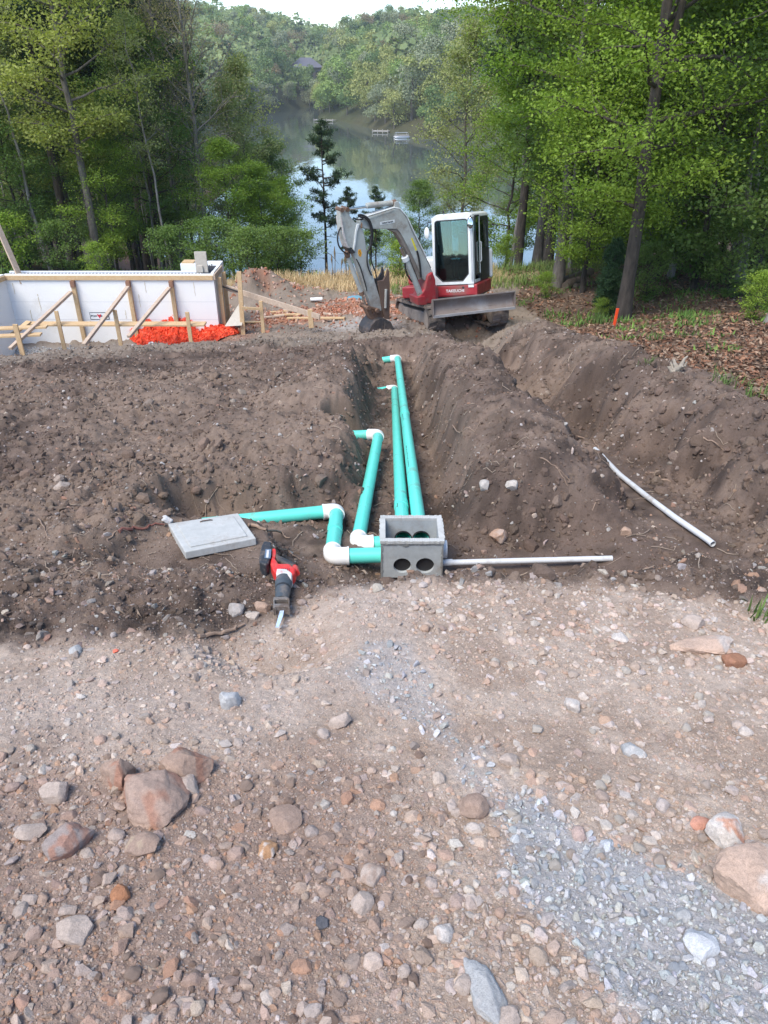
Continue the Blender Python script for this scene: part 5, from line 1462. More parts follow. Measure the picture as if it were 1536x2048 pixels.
    def shape(pts, th, name, mt, parent=None, off=0, bev=.01):
        m = MB(); m.prism([P(*p, 0) + NV * off for p in pts], NV * th); return m.build(name, mt, parent or root, bevel=bev, seg=2)
    def cyl(a, b, r, name, mt, parent=None, off=0, n=14, r2=None):
        m = MB(); m.tube([P(*a) + NV * off, P(*b) + NV * off], [r, r2 or r], n); return m.build(name, mt, parent or root, smooth=True)
    # swing post (red casting)
    br = shape([(848, 548), (858, 541), (864, 556), (866, 603), (838, 606), (832, 590), (842, 576)], .30, 'swing_bracket', REDP, bev=.03)
    m = MB(); c = RI @ (foot + Vector((.12, .35, -.25))); m.box(c, (.34, .5, .45)); m.build('bracket_mount', REDP, br, bevel=.05, seg=3)
    shape([(826, 592), (842, 588), (846, 606), (828, 607)], .34, 'bracket_step', REDP, br, bev=.01)
    for oo in (-.155, .155): cyl((852, 553), (852.4, 553), .03, 'pivot_pin', RUST, br, off=oo)
    # boom
    up = [(717, 448), (716, 441), (721, 437), (740, 431.5), (764, 423), (783, 416.5), (794.5, 417.5), (800, 424), (809, 436), (818, 459), (830, 483), (841, 504), (851, 523), (860, 541), (856, 556), (846, 560)]
    lo = [(840, 556), (832, 535), (821, 512), (810, 490), (801, 473), (795, 463), (789, 457), (770, 456.5), (738, 456.5), (726, 456), (719, 453)]
    boom = shape(up + lo, .20, 'boom', GREY_, bev=.012)
    ul = [(789, 457.5), (795, 464), (801, 474), (810, 491), (821, 513), (832, 536), (839, 556), (833, 558), (818, 520), (806, 496), (797, 478), (788, 465), (772, 457.5)]
    shape(ul, .17, 'boom_underplate', GREYD, boom, off=-.0, bev=.006)
    shape([(722, 437), (764, 423), (783, 416.5), (783, 420), (764, 427), (722, 441)], .215, 'boom_top_rail', GREY_, boom, bev=.004)
    for k, oo in enumerate((-.05, .0, .05, .09)):
        m = MB(); m.tube([P(729 , 432 - 1) + NV * oo, P(764, 420) + NV * oo, P(783, 414) + NV * oo, P(795, 416) + NV * oo, P(809, 431) + NV * oo, P(826, 468) + NV * oo, P(848, 512) + NV * oo], .014, 8)
        m.build('hydraulic_tube', WHT if k % 2 else GREY_, boom, smooth=True)
    # boom cylinder under the boom
    for oo in (0,):
        cyl((838, 588), (808, 516), .068, 'boom_cylinder', GREY_, root, off=.06)
        cyl((808, 516), (799, 494), .04, 'boom_cylinder_rod', CHR, root, off=.06)
        cyl((809.5, 520), (806.5, 512.5), .082, 'cylinder_clamp', WHT, root, off=.06)
        cyl((838, 582), (838.5, 594), .09, 'cylinder_eye', GREYD, root, off=.06)
    # arm cylinder on top
    ac = cyl((733, 411.5), (784.5, 406), .058, 'arm_cylinder', GREY_, root)
    cyl((694, 418.5), (734, 413.2), .026, 'arm_cylinder_rod', CHR, ac)
    cyl((784, 406), (791, 404.8), .064, 'cylinder_cap', RUST, ac)
    shape([(786, 403), (792, 401.5), (795, 405), (797, 418), (784, 417.5)], .16, 'cylinder_bracket', GREY_, boom, bev=.01)
    # arm
    am = [(676.5, 416), (679, 413.5), (684, 414.5), (686, 419), (690, 414), (694, 416.5), (696, 430), (701, 438), (707, 444), (717, 448), (723, 461), (726, 475), (728, 490), (731, 508), (737, 532), (746, 562), (757, 597), (760, 619), (752, 621), (740, 613.5), (727, 576), (717, 545), (707, 516), (701, 503), (688.6, 490), (683, 476), (678.6, 461.6), (676.5, 433)]
    arm = shape(am, .17, 'arm', GREY_, bev=.012)
    shape([(709, 447), (714, 446), (709, 462), (706, 486), (703.5, 500), (701, 497), (704, 480), (706, 460)], .23, 'arm_side_plate', WHT, arm, bev=.004)
    shape([(677, 434), (679, 434), (683, 462), (691, 489), (702, 503), (697, 503), (688.6, 492), (680.5, 466)], .235, 'arm_edge_plate', mat('scuffed_edge', (.50, .47, .46), .6, dirt=(.2, .15, .13), dirt_amt=.5, dirt_scale=9), arm, bev=.004)
    shape([(690, 494), (698, 493), (705, 503), (697, 506)], .24, 'arm_knuckle_hole', BLK, arm, bev=.002)
    cyl((717, 449), (717.4, 449), .06, 'pivot_boss', RUST, arm, off=.10); 
    for a_ in ((679.5, 418.5), (690, 417.5)): 
        m = MB(); m.lathe(P(*a_) - NV * .12, P(*a_) + NV * .12, [(0, .045), (1, .045)], 14); m.build('pin', RUST, arm, smooth=True)
    m = MB(); m.prism([P(712.5, 498) + NV * .087, P(717, 497) + NV * .087, P(719.5, 505) + NV * .087, P(718, 512) + NV * .087, P(714, 511) + NV * .087, P(712, 505) + NV * .087], NV * .003); m.build('warning_label', mat('orange_sticker', (.80, .36, .02), .5), arm)
    for (u0, v0, u1, v1) in ((714, 500, 716.5, 505), (716, 505.5, 714.5, 509)):
        m = MB(); m.tube([P(u0, v0) + NV * .09, P(u1, v1) + NV * .09], .006, 5); m.build('warning_mark', BLK, arm)
    m = MB(); m.prism([P(816.5, 475) + NV * .101, P(819.5, 474) + NV * .101, P(829, 498) + NV * .101, P(826, 500) + NV * .101], NV * .003); m.build('yellow_stripe', YEL, boom)
    # hire company plate on the boom
    a, b = P(755, 445.6) + NV * .1015, P(784.5, 440.6) + NV * .1015; h = P(755, 440) + NV * .1015
    upv = (P(770, 436) - P(770, 446)); mt_ = frame((a + b) / 2, b - a, upv)
    m = MB(); L_ = (b - a).length; m.box((0, 0, 0), (L_, .062, .003)); pt = m.build('name_plate', WHT, boom, mtx=mt_)
    text_obj('United Rentals', 'lettering', .050, frame((a + b) / 2 + NV * .003, b - a, upv), BLK, pt, xs=.92, bold=.0012)
    # bucket cylinder along the arm
    bc = cyl((694.5, 510), (723, 586), .048, 'bucket_cylinder', GREY_, root)
    cyl((723, 586), (731, 611), .026, 'bucket_cylinder_rod', CHR, bc); cyl((692, 503), (696, 514), .06, 'cylinder_eye', RUST, bc); cyl((722, 583), (724, 590), .058, 'cylinder_gland', RUST, bc)
    # linkage
    lk = shape([(727, 612), (733, 611), (744, 628), (750, 640), (742, 642), (735, 630)], .20, 'bucket_link', RUST, bev=.01)
    m = MB()
    for a_ in ((730, 613), (748, 618), (746, 640)): m.lathe(P(*a_) - NV * .17, P(*a_) + NV * .17, [(0, .045), (.03, .055), (.12, .055), (.15, .035), (.85, .035), (.88, .055), (.97, .055), (1, .045)], 14)
    m.build('link_pins', RUST, lk, smooth=True)
    for oo in (-.11, .11): shape([(727, 610), (731, 609), (754, 615), (753, 620)], .025, 'side_link', RUST, lk, off=oo, bev=.004)
    shape([(745, 612), (760, 612), (763, 630), (760, 646), (748, 648), (744, 632)], .15, 'arm_tip', RUST, arm, bev=.01)
    # bucket: curved shell with side plates and teeth, opening toward the machine
    bk = bpy.data.objects.new('bucket', None); link(bk, root)
    prof = [(762, 634), (752, 632), (741, 636), (733, 645), (728, 655), (727, 666), (734, 673), (748, 675), (764, 674), (780, 671)]
    m = MB(); pr = [P(*p) for p in prof]; n = len(pr); cen = P(752, 655)
    ins = [p + (cen - p).normalized() * .02 for p in pr]
    m.prism(pr + list(reversed(ins)), NV * .44); m.build('bucket_shell', BKT, bk)
    for oo in (-.22, .22): shape(prof, .02, 'bucket_side', BKT, bk, off=oo, bev=.003)
    m = MB(); p0 = P(780, 671); dd = (P(786, 672.5) - P(776, 670.5)).normalized()
    for k in range(5): c = p0 + NV * (-.22 + .11 * k); m.prism([c - NV * .025 - dd * .02, c + NV * .025 - dd * .02, c + NV * .012 + dd * .11, c - NV * .012 + dd * .11], (P(780, 665) - P(780, 671)).normalized() * .03)
    m.build('bucket_teeth', EDGE, bk)
    shape([(758, 636), (769, 637), (780, 662), (770, 664), (757, 664)], .54, 'bucket_cheek', BKT, bk, off=0, bev=.004)
    # thumb folded up against the arm
    th = shape([(749, 560), (760, 558), (766, 547), (769, 535), (771.5, 541), (773, 566), (773, 590), (772.5, 636), (763, 634), (757, 604), (752, 577)], .05, 'thumb', BKT, off=-.10, bev=.004)
    shape([(749, 560), (760, 558), (766, 547), (769, 535), (771.5, 541), (773, 566), (773, 590), (772.5, 636), (763, 634), (757, 604), (752, 577)], .05, 'thumb_plate', mat('rust_brown_plate', (.12, .075, .055), .8), th, off=.12, bev=.004)
    shape([(753, 570), (768, 566), (770, 610), (760, 612)], .2, 'thumb_web', BKT, th, off=0)
    cyl((764, 575), (763, 612), .03, 'thumb_cylinder', GREY_, th, off=.17)
    # hoses
    def hose(pts, r, off=0.0, sag=0):
        Q = [P(*p[:2]) + NV * (off + (p[2] if len(p) > 2 else 0)) for p in pts]; S = []
        for i in range(len(Q) - 1):
            p0, p1, p2, p3 = Q[max(i - 1, 0)], Q[i], Q[i + 1], Q[min(i + 2, len(Q) - 1)]
            for k in range(6):
                t = k / 6
                S.append(.5 * ((2 * p1) + (p2 - p0) * t + (2 * p0 - 5 * p1 + 4 * p2 - p3) * t * t + (3 * p1 - p0 - 3 * p2 + p3) * t ** 3))
        S.append(Q[-1]); m = MB(); m.tube(S, r, 8); m.build('hose', HOSE, root, smooth=True)
    hose([(678, 453), (673, 464), (671.5, 477), (674, 490), (681, 500), (692, 507)], .017, .08)
    hose([(711, 430), (717, 429), (727, 434), (734, 444), (738, 462), (737, 482), (733, 498)], .032, .12)
    hose([(713, 432), (722, 433), (731, 442), (735, 460), (734, 484), (728, 500)], .022, .16)
    hose([(735, 470), (738, 500), (738, 520), (742, 532), (747, 545), (749.5, 558)], .014, .10)
    hose([(702, 434), (708, 437), (714, 438), (722, 436)], .016, .10)
    hose([(729, 500), (728, 520), (731, 535), (737, 548)], .016, .13)
    hose([(707, 516), (715, 532), (722, 555), (727, 573), (728, 580)], .013, .12)
    hose([(828, 500), (831, 512), (834, 530), (836, 552)], .022, .12)
    hose([(804, 524), (806, 540), (812, 553), (818, 561)], .018, .12)
    hose([(850, 515), (856, 528), (862, 540), (863, 558)], .022, -.04)
    hose([(836, 490), (845, 506), (854, 522), (861, 536)], .018, .0)
    return root
make_excavator()
# ---------------- water, far hills ----------------
def make_water():
    m, nt, bs, out = nmat('lake_water')
    bs.inputs['Base Color'].default_value = (.08, .10, .09, 1); bs.inputs['Roughness'].default_value = .04; bs.inputs['IOR'].default_value = 1.75
    bs.inputs['Specular IOR Level'].default_value = .8
    tc = N(nt, 'ShaderNodeTexCoord'); mp = N(nt, 'ShaderNodeMapping'); mp.inputs['Scale'].default_value = (.5, .12, 1)
    n = N(nt, 'ShaderNodeTexNoise', Scale=1.0, Detail=5.0)
    nt.links.new(tc.outputs['Object'], mp.inputs[0]); nt.links.new(mp.outputs[0], n.inputs['Vector'])
    b = N(nt, 'ShaderNodeBump', Strength=.5, Distance=.06); nt.links.new(n.outputs['Fac'], b.inputs['Height']); nt.links.new(b.outputs[0], bs.inputs['Normal'])
    mb = MB(); nx, ny = 20, 20
    mb.v = [(-420 + 840 * i / nx, 40 + 470 * j / ny, 0) for j in range(ny + 1) for i in range(nx + 1)]
    mb.f = [(j * (nx + 1) + i, j * (nx + 1) + i + 1, (j + 1) * (nx + 1) + i + 1, (j + 1) * (nx + 1) + i) for j in range(ny) for i in range(nx)]
    o = mb.build('water', m, None); o.location = (0, 0, LAKE_Z); tag(o, kind='structure')
make_water()
SHX = [-400, -120, -75, -48, -36, -27, -24, -16, -1, 9, 20, 40, 80, 400]
SHY = [150, 165, 235, 330, 391, 395, 300, 287, 236, 214, 200, 185, 170, 150]
def far_z(x, y):
    x = np.asarray(x, float); y = np.asarray(y, float)
    ys = np.interp(x, SHX, SHY)
    d = y - ys + 6 * fbm(x * .03, y * .03, 5, 3)
    z = LAKE_Z - 2 + np.interp(d, [-60, -6, 0, 6, 60, 200, 330, 420, 700], [-1, 0, 2.0, 4.0, 11, 27, 37, 39, 32])
    z = z + 3.5 * fbm(x * .012, y * .012, 8, 3) * sstep(5, 60, d) - .02 * (x) * sstep(0, 300, d)
    return z
def make_hills():
    nx, ny = 260, 260
    xs = np.linspace(-450, 450, nx); ys = np.linspace(140, 900, ny)
    Y, X = np.meshgrid(ys, xs, indexing='ij'); Z = far_z(X, Y)
    i = np.arange((ny - 1) * (nx - 1)); r = i // (nx - 1); c = i % (nx - 1); q = r * nx + c
    F = np.stack([q, q + 1, q + nx + 1, q + nx], 1)
    n1 = fbm(X * .05, Y * .05, 3, 4).ravel() * .5 + .5
    C = np.array([.045, .06, .022])[None] * (1 - n1[:, None]) + np.array([.075, .065, .035])[None] * n1[:, None]
    me = np_mesh('hills', np.stack([X, Y, Z], -1).reshape(-1, 3), F, 4, [attr_mat('forest_floor', .95, bump=.2, scales=(.3, 1.2))], smooth=True, colors=C)
    tag(obj_from(me, 'hills'), kind='structure')
make_hills()

# ---------------- trees ----------------
def leaf_mat(name, c1, c2, transl=.45, rand=.5):
    m, nt, bs, out = nmat(name)
    oi = N(nt, 'ShaderNodeObjectInfo'); at = N(nt, 'ShaderNodeAttribute'); at.attribute_name = 'Col'
    mx = N(nt, 'ShaderNodeMix'); mx.data_type = 'RGBA'; mx.inputs['A'].default_value = (*c1, 1); mx.inputs['B'].default_value = (*c2, 1)
    ad = N(nt, 'ShaderNodeMath', operation='MULTIPLY_ADD'); ad.inputs[1].default_value = rand
    sep = N(nt, 'ShaderNodeSeparateColor'); nt.links.new(at.outputs['Color'], sep.inputs[0])
    sb = N(nt, 'ShaderNodeMath', operation='MULTIPLY'); sb.inputs[1].default_value = 1 - rand * .6
    nt.links.new(sep.outputs[1], sb.inputs[0])
    nt.links.new(oi.outputs['Random'], ad.inputs[0]); nt.links.new(sb.outputs[0], ad.inputs[2]); nt.links.new(ad.outputs[0], mx.inputs['Factor'])
    vm = N(nt, 'ShaderNodeVectorMath', operation='SCALE'); nt.links.new(mx.outputs['Result'], vm.inputs[0]); nt.links.new(sep.outputs[0], vm.inputs['Scale'])
    nt.links.new(vm.outputs[0], bs.inputs['Base Color']); bs.inputs['Roughness'].default_value = .6; bs.inputs['Specular IOR Level'].default_value = .25
    tl = N(nt, 'ShaderNodeBsdfTranslucent'); sc = N(nt, 'ShaderNodeVectorMath', operation='MULTIPLY'); sc.inputs[1].default_value = (1.15, 1.25, .6)
    nt.links.new(vm.outputs[0], sc.inputs[0]); nt.links.new(sc.outputs[0], tl.inputs[0])
    ms = N(nt, 'ShaderNodeMixShader'); ms.inputs[0].default_value = transl
    nt.links.new(bs.outputs[0], ms.inputs[1]); nt.links.new(tl.outputs[0], ms.inputs[2]); nt.links.new(ms.outputs[0], out.inputs['Surface'])
    return m
def bark_mat(name, c1, c2, s=14):
    m, nt, bs, out = nmat(name)
    tc = N(nt, 'ShaderNodeTexCoord'); mp = N(nt, 'ShaderNodeMapping'); mp.inputs['Scale'].default_value = (s, s, s * .22)
    n = N(nt, 'ShaderNodeTexNoise', Scale=1.0, Detail=8.0, Roughness=.7); n2 = N(nt, 'ShaderNodeTexNoise', Scale=.6, Detail=3.0)
    nt.links.new(tc.outputs['Object'], mp.inputs[0]); nt.links.new(mp.outputs[0], n.inputs['Vector']); nt.links.new(tc.outputs['Object'], n2.inputs['Vector'])
    cr = N(nt, 'ShaderNodeValToRGB'); cr.color_ramp.elements[0].position = .38; cr.color_ramp.elements[1].position = .62
    cr.color_ramp.elements[0].color = (*c2, 1); cr.color_ramp.elements[1].color = (*c1, 1); nt.links.new(n.outputs['Fac'], cr.inputs[0])
    nt.links.new(cr.outputs[0], bs.inputs['Base Color']); bs.inputs['Roughness'].default_value = .95
    b = N(nt, 'ShaderNodeBump', Strength=1.0, Distance=.03); nt.links.new(n.outputs['Fac'], b.inputs['Height']); nt.links.new(b.outputs[0], bs.inputs['Normal'])
    return m
BARKD = bark_mat('dark_bark', (.085, .068, .055), (.03, .025, .02)); BARKG = bark_mat('grey_bark', (.20, .175, .15), (.085, .072, .062)); BARKP = bark_mat('pale_bark', (.30, .28, .25), (.14, .12, .11), 9)
class TreeBuilder:
    """tree builder: tubes for wood, anchors for leaves"""
    def __init__(s, seed): s.rg = np.random.default_rng(seed); s.V = []; s.F = []; s.n = 0; s.A = []
    def tube(s, P, R_, k=6):
        P = np.asarray(P, float); n = len(P)
        T = np.gradient(P, axis=0); T /= np.linalg.norm(T, axis=1)[:, None] + 1e-9
        a = np.cross(T, np.array([.31, .17, .93])); bad = np.linalg.norm(a, axis=1) < .2
        a[bad] = np.cross(T[bad], np.array([1., 0, 0])); a /= np.linalg.norm(a, axis=1)[:, None]; b = np.cross(T, a)
        th = np.arange(k) * 2 * np.pi / k
        v = P[:, None] + (a[:, None] * np.cos(th)[None, :, None] + b[:, None] * np.sin(th)[None, :, None]) * np.asarray(R_)[:, None, None]
        s.V.append(v.reshape(-1, 3))
        i = np.arange((n - 1) * k); r = i // k; c = i % k; q = s.n + r * k; c2 = (c + 1) % k
        s.F.append(np.stack([q + c, q + c2, q + k + c2, q + k + c], 1)); s.n += n * k
    def path(s, p, d, L, n, wob=.15, up=0.0):
        p = np.array(p, float); d = np.array(d, float); P = [p.copy()]
        for i in range(n):
            d = d + s.rg.normal(0, wob, 3) + np.array([0, 0, up]); d /= np.linalg.norm(d); p = p + d * L / n; P.append(p.copy())
        return np.array(P)
    def wood(s, name, mt): return np_mesh(name, np.concatenate(s.V), np.concatenate(s.F), 4, [mt], smooth=True)
def leaves_mesh(name, A, n, size, mt, rg, jit=(.22, .22, .12), up=.7, droop=0.3, shape=.62, tone_sc=.55, seed=0):
    A = np.asarray(A); k = rg.integers(0, len(A), n)
    P = A[k] + rg.normal(0, 1, (n, 3)) * np.array(jit)
    nr = rg.normal(0, 1, (n, 3)) * np.array([1, 1, .6]) ; nr[:, 2] += up * 2; nr /= np.linalg.norm(nr, axis=1)[:, None]
    d = rg.normal(0, 1, (n, 3)); d[:, 2] -= droop; d -= nr * (d * nr).sum(1)[:, None]; d /= np.linalg.norm(d, axis=1)[:, None] + 1e-9
    s_ = np.cross(nr, d); L = size * rg.uniform(.6, 1.25, n)
    w = L * shape * .5
    v = np.stack([P - d * (L / 2)[:, None], P + s_ * w[:, None] - d * (L * .05)[:, None] - nr * (w * .25)[:, None], P + d * (L / 2)[:, None] - nr * (L * .12)[:, None], P - s_ * w[:, None] - d * (L * .05)[:, None] - nr * (w * .25)[:, None]], 1).reshape(-1, 3)
    F = np.arange(n * 4).reshape(-1, 4)
    tone = .78 + .44 * rg.random(n); hue = np.clip(.5 + .5 * fbm(P[:, 0] * tone_sc + seed, P[:, 2] * tone_sc + P[:, 1] * .4, seed, 2) + rg.normal(0, .12, n), 0, 1)
    C = np.zeros((n * 4, 3)); C[:, 0] = np.repeat(tone, 4); C[:, 1] = np.repeat(hue, 4)
    return np_mesh(name, v, F, 4, [mt], smooth=False, colors=C)
def broadleaf(seed, h, r0, c0, crad, nb, nleaf, lsize, lmat, bark, env=None, up=.25, lean=(0, 0), fork=False, sub=5, jit=.25, flat=.5, wob=.05):
    t = TreeBuilder(seed); rg = t.rg
    n = 14; P = [np.array([0, 0, -.25])]
    for i in range(n):
        z = h * (i + 1) / n; P.append(np.array([lean[0] * (z / h) + rg.normal(0, wob) * (.3 + i / n), lean[1] * (z / h) + rg.normal(0, wob) * (.3 + i / n), z]))
    P = np.array(P); zz = np.clip(P[:, 2] / h, 0, 1)
    Rr = r0 * ((1 - zz) ** .75 * .9 + .06) + r0 * .45 * np.exp(-zz * h / .35)
    t.tube(P, Rr, 12)
    if fork:
        z0 = .5 * h; i = int(n * .42); Q = t.path(P[i], (.25, .1, 1), h * .5, 8, .06, .02); t.tube(Q, np.linspace(Rr[i] * .75, .02, 9), 8); t.A += [q for q in Q[3:]]
    env = env or (lambda q: math.sin(math.pi * min(1, max(.0, q)) ** .75) * .9 + .12)
    ga = rg.uniform(0, 6)
    for b in range(nb):
        q = (b + rg.random()) / nb; z = h * (c0 + (1 - c0) * q * .97); ga += 2.4 + rg.normal(0, .3)
        p = np.array([np.interp(z, P[:, 2], P[:, k]) for k in range(3)])
        L = crad * env(q) * rg.uniform(.7, 1.15)
        d = np.array([math.cos(ga), math.sin(ga), up + .7 * q * q]); r = min(np.interp(z, P[:, 2], Rr) * .5, .018 + .022 * L)
        B = t.path(p, d, L, 6, .13, .02); t.tube(B, np.linspace(r, .006, 7), 5)
        t.A += [B[3], B[4], B[5], B[6]]
        for s_ in range(sub):
            k = rg.integers(2, 6); a2 = rg.normal(0, 1, 3) * np.array([1, 1, .35]); dd = (B[k + 1] - B[k]); dd /= np.linalg.norm(dd) + 1e-9; dd = dd + a2 * .8; dd[2] += .1
            S = t.path(B[k], dd, L * rg.uniform(.25, .5), 4, .2, .0); t.tube(S, np.linspace(r * .45, .004, 5), 4)
            t.A += [S[1], S[2], S[3], S[4], S[4]]
    w = t.wood('trunk', bark)
    c = leaves_mesh('crown', t.A, nleaf, lsize, lmat, rg, (jit, jit, jit * flat), seed=seed)
    return w, c
def pine(seed, h, r0, c0, crad, nb, nn, lmat, bark, tuft=.28, cone=False, dead=6, nsz=.16):
    t = TreeBuilder(seed); rg = t.rg; n = 12
    P = np.array([[rg.normal(0, .04) * i / n, rg.normal(0, .04) * i / n, -.25 if i == 0 else h * i / n] for i in range(n + 1)])
    zz = np.clip(P[:, 2] / h, 0, 1); Rr = r0 * ((1 - zz) ** .8 * .92 + .06); t.tube(P, Rr, 10)
    A = []
    for b in range(nb):
        q = (b + rg.random()) / nb; z = h * (c0 + (1 - c0) * q * .98); a = rg.uniform(0, 6.28)
        L = crad * ((1 - q) ** .8 + .12 if cone else (math.sin(math.pi * (q * .8 + .2)) + .15)) * rg.uniform(.5, 1.15)
        p = np.array([np.interp(z, P[:, 2], P[:, k]) for k in range(3)])
        B = t.path(p, (math.cos(a), math.sin(a), .12 if not cone else .35), L, 5, .12, .05); t.tube(B, np.linspace(.02 + .015 * L, .006, 6), 5)
        for k in (2, 3, 4, 5): A += [B[k]] * 2
        for s_ in range(4):
            k = rg.integers(1, 5); dd = (B[k + 1] - B[k]) / (np.linalg.norm(B[k + 1] - B[k]) + 1e-9) + rg.normal(0, .7, 3) * np.array([1, 1, .4])
            S = t.path(B[k], dd, L * .4, 3, .15, .06); t.tube(S, [.008, .006, .005, .003], 4); A += [S[2], S[3], S[3]]
    for b in range(dead):
        z = h * rg.uniform(.2, c0); a = rg.uniform(0, 6.28)
        p = np.array([np.interp(z, P[:, 2], P[:, k]) for k in range(3)]); B = t.path(p, (math.cos(a), math.sin(a), -.05), rg.uniform(.4, 1.3), 4, .15); t.tube(B, np.linspace(.018, .004, 5), 4)
    # needles: narrow blades radiating from tuft centres
    A = np.array(A); nt_ = nn // 10; ctr = A[rg.integers(0, len(A), nt_)] + rg.normal(0, tuft * .5, (nt_, 3)) * np.array([1, 1, .55])
    k = np.repeat(np.arange(nt_), 10); n_ = len(k)
    d = rg.normal(0, 1, (n_, 3)); d[:, 2] += .35; d /= np.linalg.norm(d, axis=1)[:, None]
    s_ = np.cross(d, rg.normal(0, 1, (n_, 3))); s_ /= np.linalg.norm(s_, axis=1)[:, None] + 1e-9
    L = nsz * rg.uniform(.7, 1.2, n_); w = L * .10
    p0 = ctr[k]; v = np.stack([p0 - s_ * w[:, None] * .5, p0 + s_ * w[:, None] * .5, p0 + d * L[:, None] + s_ * w[:, None], p0 + d * L[:, None] - s_ * w[:, None]], 1).reshape(-1, 3)
    C = np.zeros((n_ * 4, 3)); tn = (.7 + .6 * rg.random(nt_))[k]; C[:, 0] = np.repeat(tn, 4); C[:, 1] = np.repeat(rg.random(nt_)[k], 4)
    return t.wood('trunk', bark), np_mesh('crown', v, np.arange(n_ * 4).reshape(-1, 4), 4, [lmat], colors=C)
L_MAPLE = leaf_mat('maple_leaf', (.15, .26, .035), (.27, .37, .06))
L_SPRING = leaf_mat('spring_oak_leaf', (.30, .35, .09), (.38, .41, .12))
L_MID = leaf_mat('mid_green_leaf', (.11, .20, .05), (.19, .27, .08))
L_PALE = leaf_mat('pale_green_leaf', (.24, .30, .12), (.35, .38, .17))
L_BUD = leaf_mat('budding_leaf', (.33, .28, .17), (.40, .36, .20))
L_PINE = leaf_mat('pine_needle', (.035, .07, .035), (.065, .11, .045), transl=.15)
L_DARK = leaf_mat('deep_green_leaf', (.035, .085, .02), (.07, .13, .03))
KIND = {}
def kinds():
    K = KIND
    K['maple'] = broadleaf(1, 12, .15, .16, 3.3, 38, 60000, .074, L_MAPLE, BARKD, jit=.30, flat=.35, lean=(-.25, 0), fork=True)
    K['maple2'] = broadleaf(2, 11, .13, .26, 2.9, 34, 46000, .074, L_MAPLE, BARKG, jit=.30, flat=.35, lean=(.3, .2))
    K['sapling'] = broadleaf(3, 6, .06, .10, 1.9, 28, 26000, .070, L_MAPLE, BARKD, jit=.22, flat=.4)
    K['mid'] = broadleaf(4, 10, .12, .16, 2.6, 34, 30000, .10, L_MID, BARKD, jit=.28, flat=.45)
    K['mid2'] = broadleaf(14, 7, .07, .08, 2.0, 28, 20000, .095, L_MID, BARKD, jit=.25, flat=.45)
    K['oak'] = broadleaf(5, 13, .16, .30, 3.0, 34, 30000, .12, L_SPRING, BARKG, jit=.28, flat=.5, env=lambda q: .55 + .5 * math.sin(math.pi * q ** .9) if q < .85 else .55)
    K['pale'] = broadleaf(6, 11, .10, .20, 2.3, 32, 15000, .11, L_PALE, BARKG, jit=.26, flat=.6, up=.5)
    K['bud'] = broadleaf(7, 13, .12, .28, 2.8, 40, 11000, .07, L_BUD, BARKP, jit=.28, flat=.9, up=.9, sub=9)
    K['thin'] = broadleaf(8, 12, .075, .45, 1.4, 16, 3500, .10, L_PALE, BARKP, jit=.25, lean=(-.9, 0), wob=.10)
    K['pine'] = pine(9, 17, .20, .48, 2.6, 34, 42000, L_PINE, BARKD, tuft=.34, nsz=.20)
    K['pine2'] = pine(10, 17, .18, .35, 2.4, 36, 42000, L_PINE, BARKD, tuft=.34, nsz=.20)
    K['ypine'] = pine(11, 8, .085, .42, 1.0, 26, 9500, L_PINE, BARKD, tuft=.16, dead=8, nsz=.13)
    K['cedar'] = pine(12, 1.9, .05, .03, .55, 44, 22000, leaf_mat('cedar_needle', (.03, .07, .03), (.06, .11, .04), transl=.15), BARKD, tuft=.10, cone=True, dead=0, nsz=.07)
    K['shrub'] = broadleaf(13, 2.2, .03, .03, 1.1, 20, 4200, .085, L_MAPLE, BARKD, jit=.16, flat=.5, up=.5)
    K['dshrub'] = broadleaf(15, 2.4, .035, .03, 1.3, 22, 5600, .09, L_MID, BARKD, jit=.18, flat=.5, up=.4)
kinds()
PARTNAME = {'cedar': 'conifer'}
def plant(kind, name, label, cat, x, y, s=1.0, rz=None, group=None, zoff=0, sxy=None):
    w, c = KIND[kind]
    z = hz(x, y, False) + zoff
    r = random.Random(int(x * 977 + y * 131)); rz = r.uniform(0, 6.28) if rz is None else rz
    root = thing(name, label, cat, (x, y, z), (0, 0, rz), group)
    root.scale = (sxy or s, sxy or s, s)
    obj_from(w, 'trunk' if cat == 'tree' else 'stems', root); obj_from(c, 'crown' if cat == 'tree' else 'foliage', root)
    return root
def at_px(px, y):
    """x where a plumb line seen at column px near the ground stands, at distance y"""
    z = float(base_z(np.array([0.0]), np.array([float(y)]))[0]); 
    d = y * CP + (CAMZ - z) * SP
    x = (px - 768) / FPX * d
    for _ in range(3):
        z = float(base_z(np.array([x]), np.array([float(y)]))[0]); d = y * CP + (CAMZ - z) * SP; x = (px - 768) / FPX * d
    return x
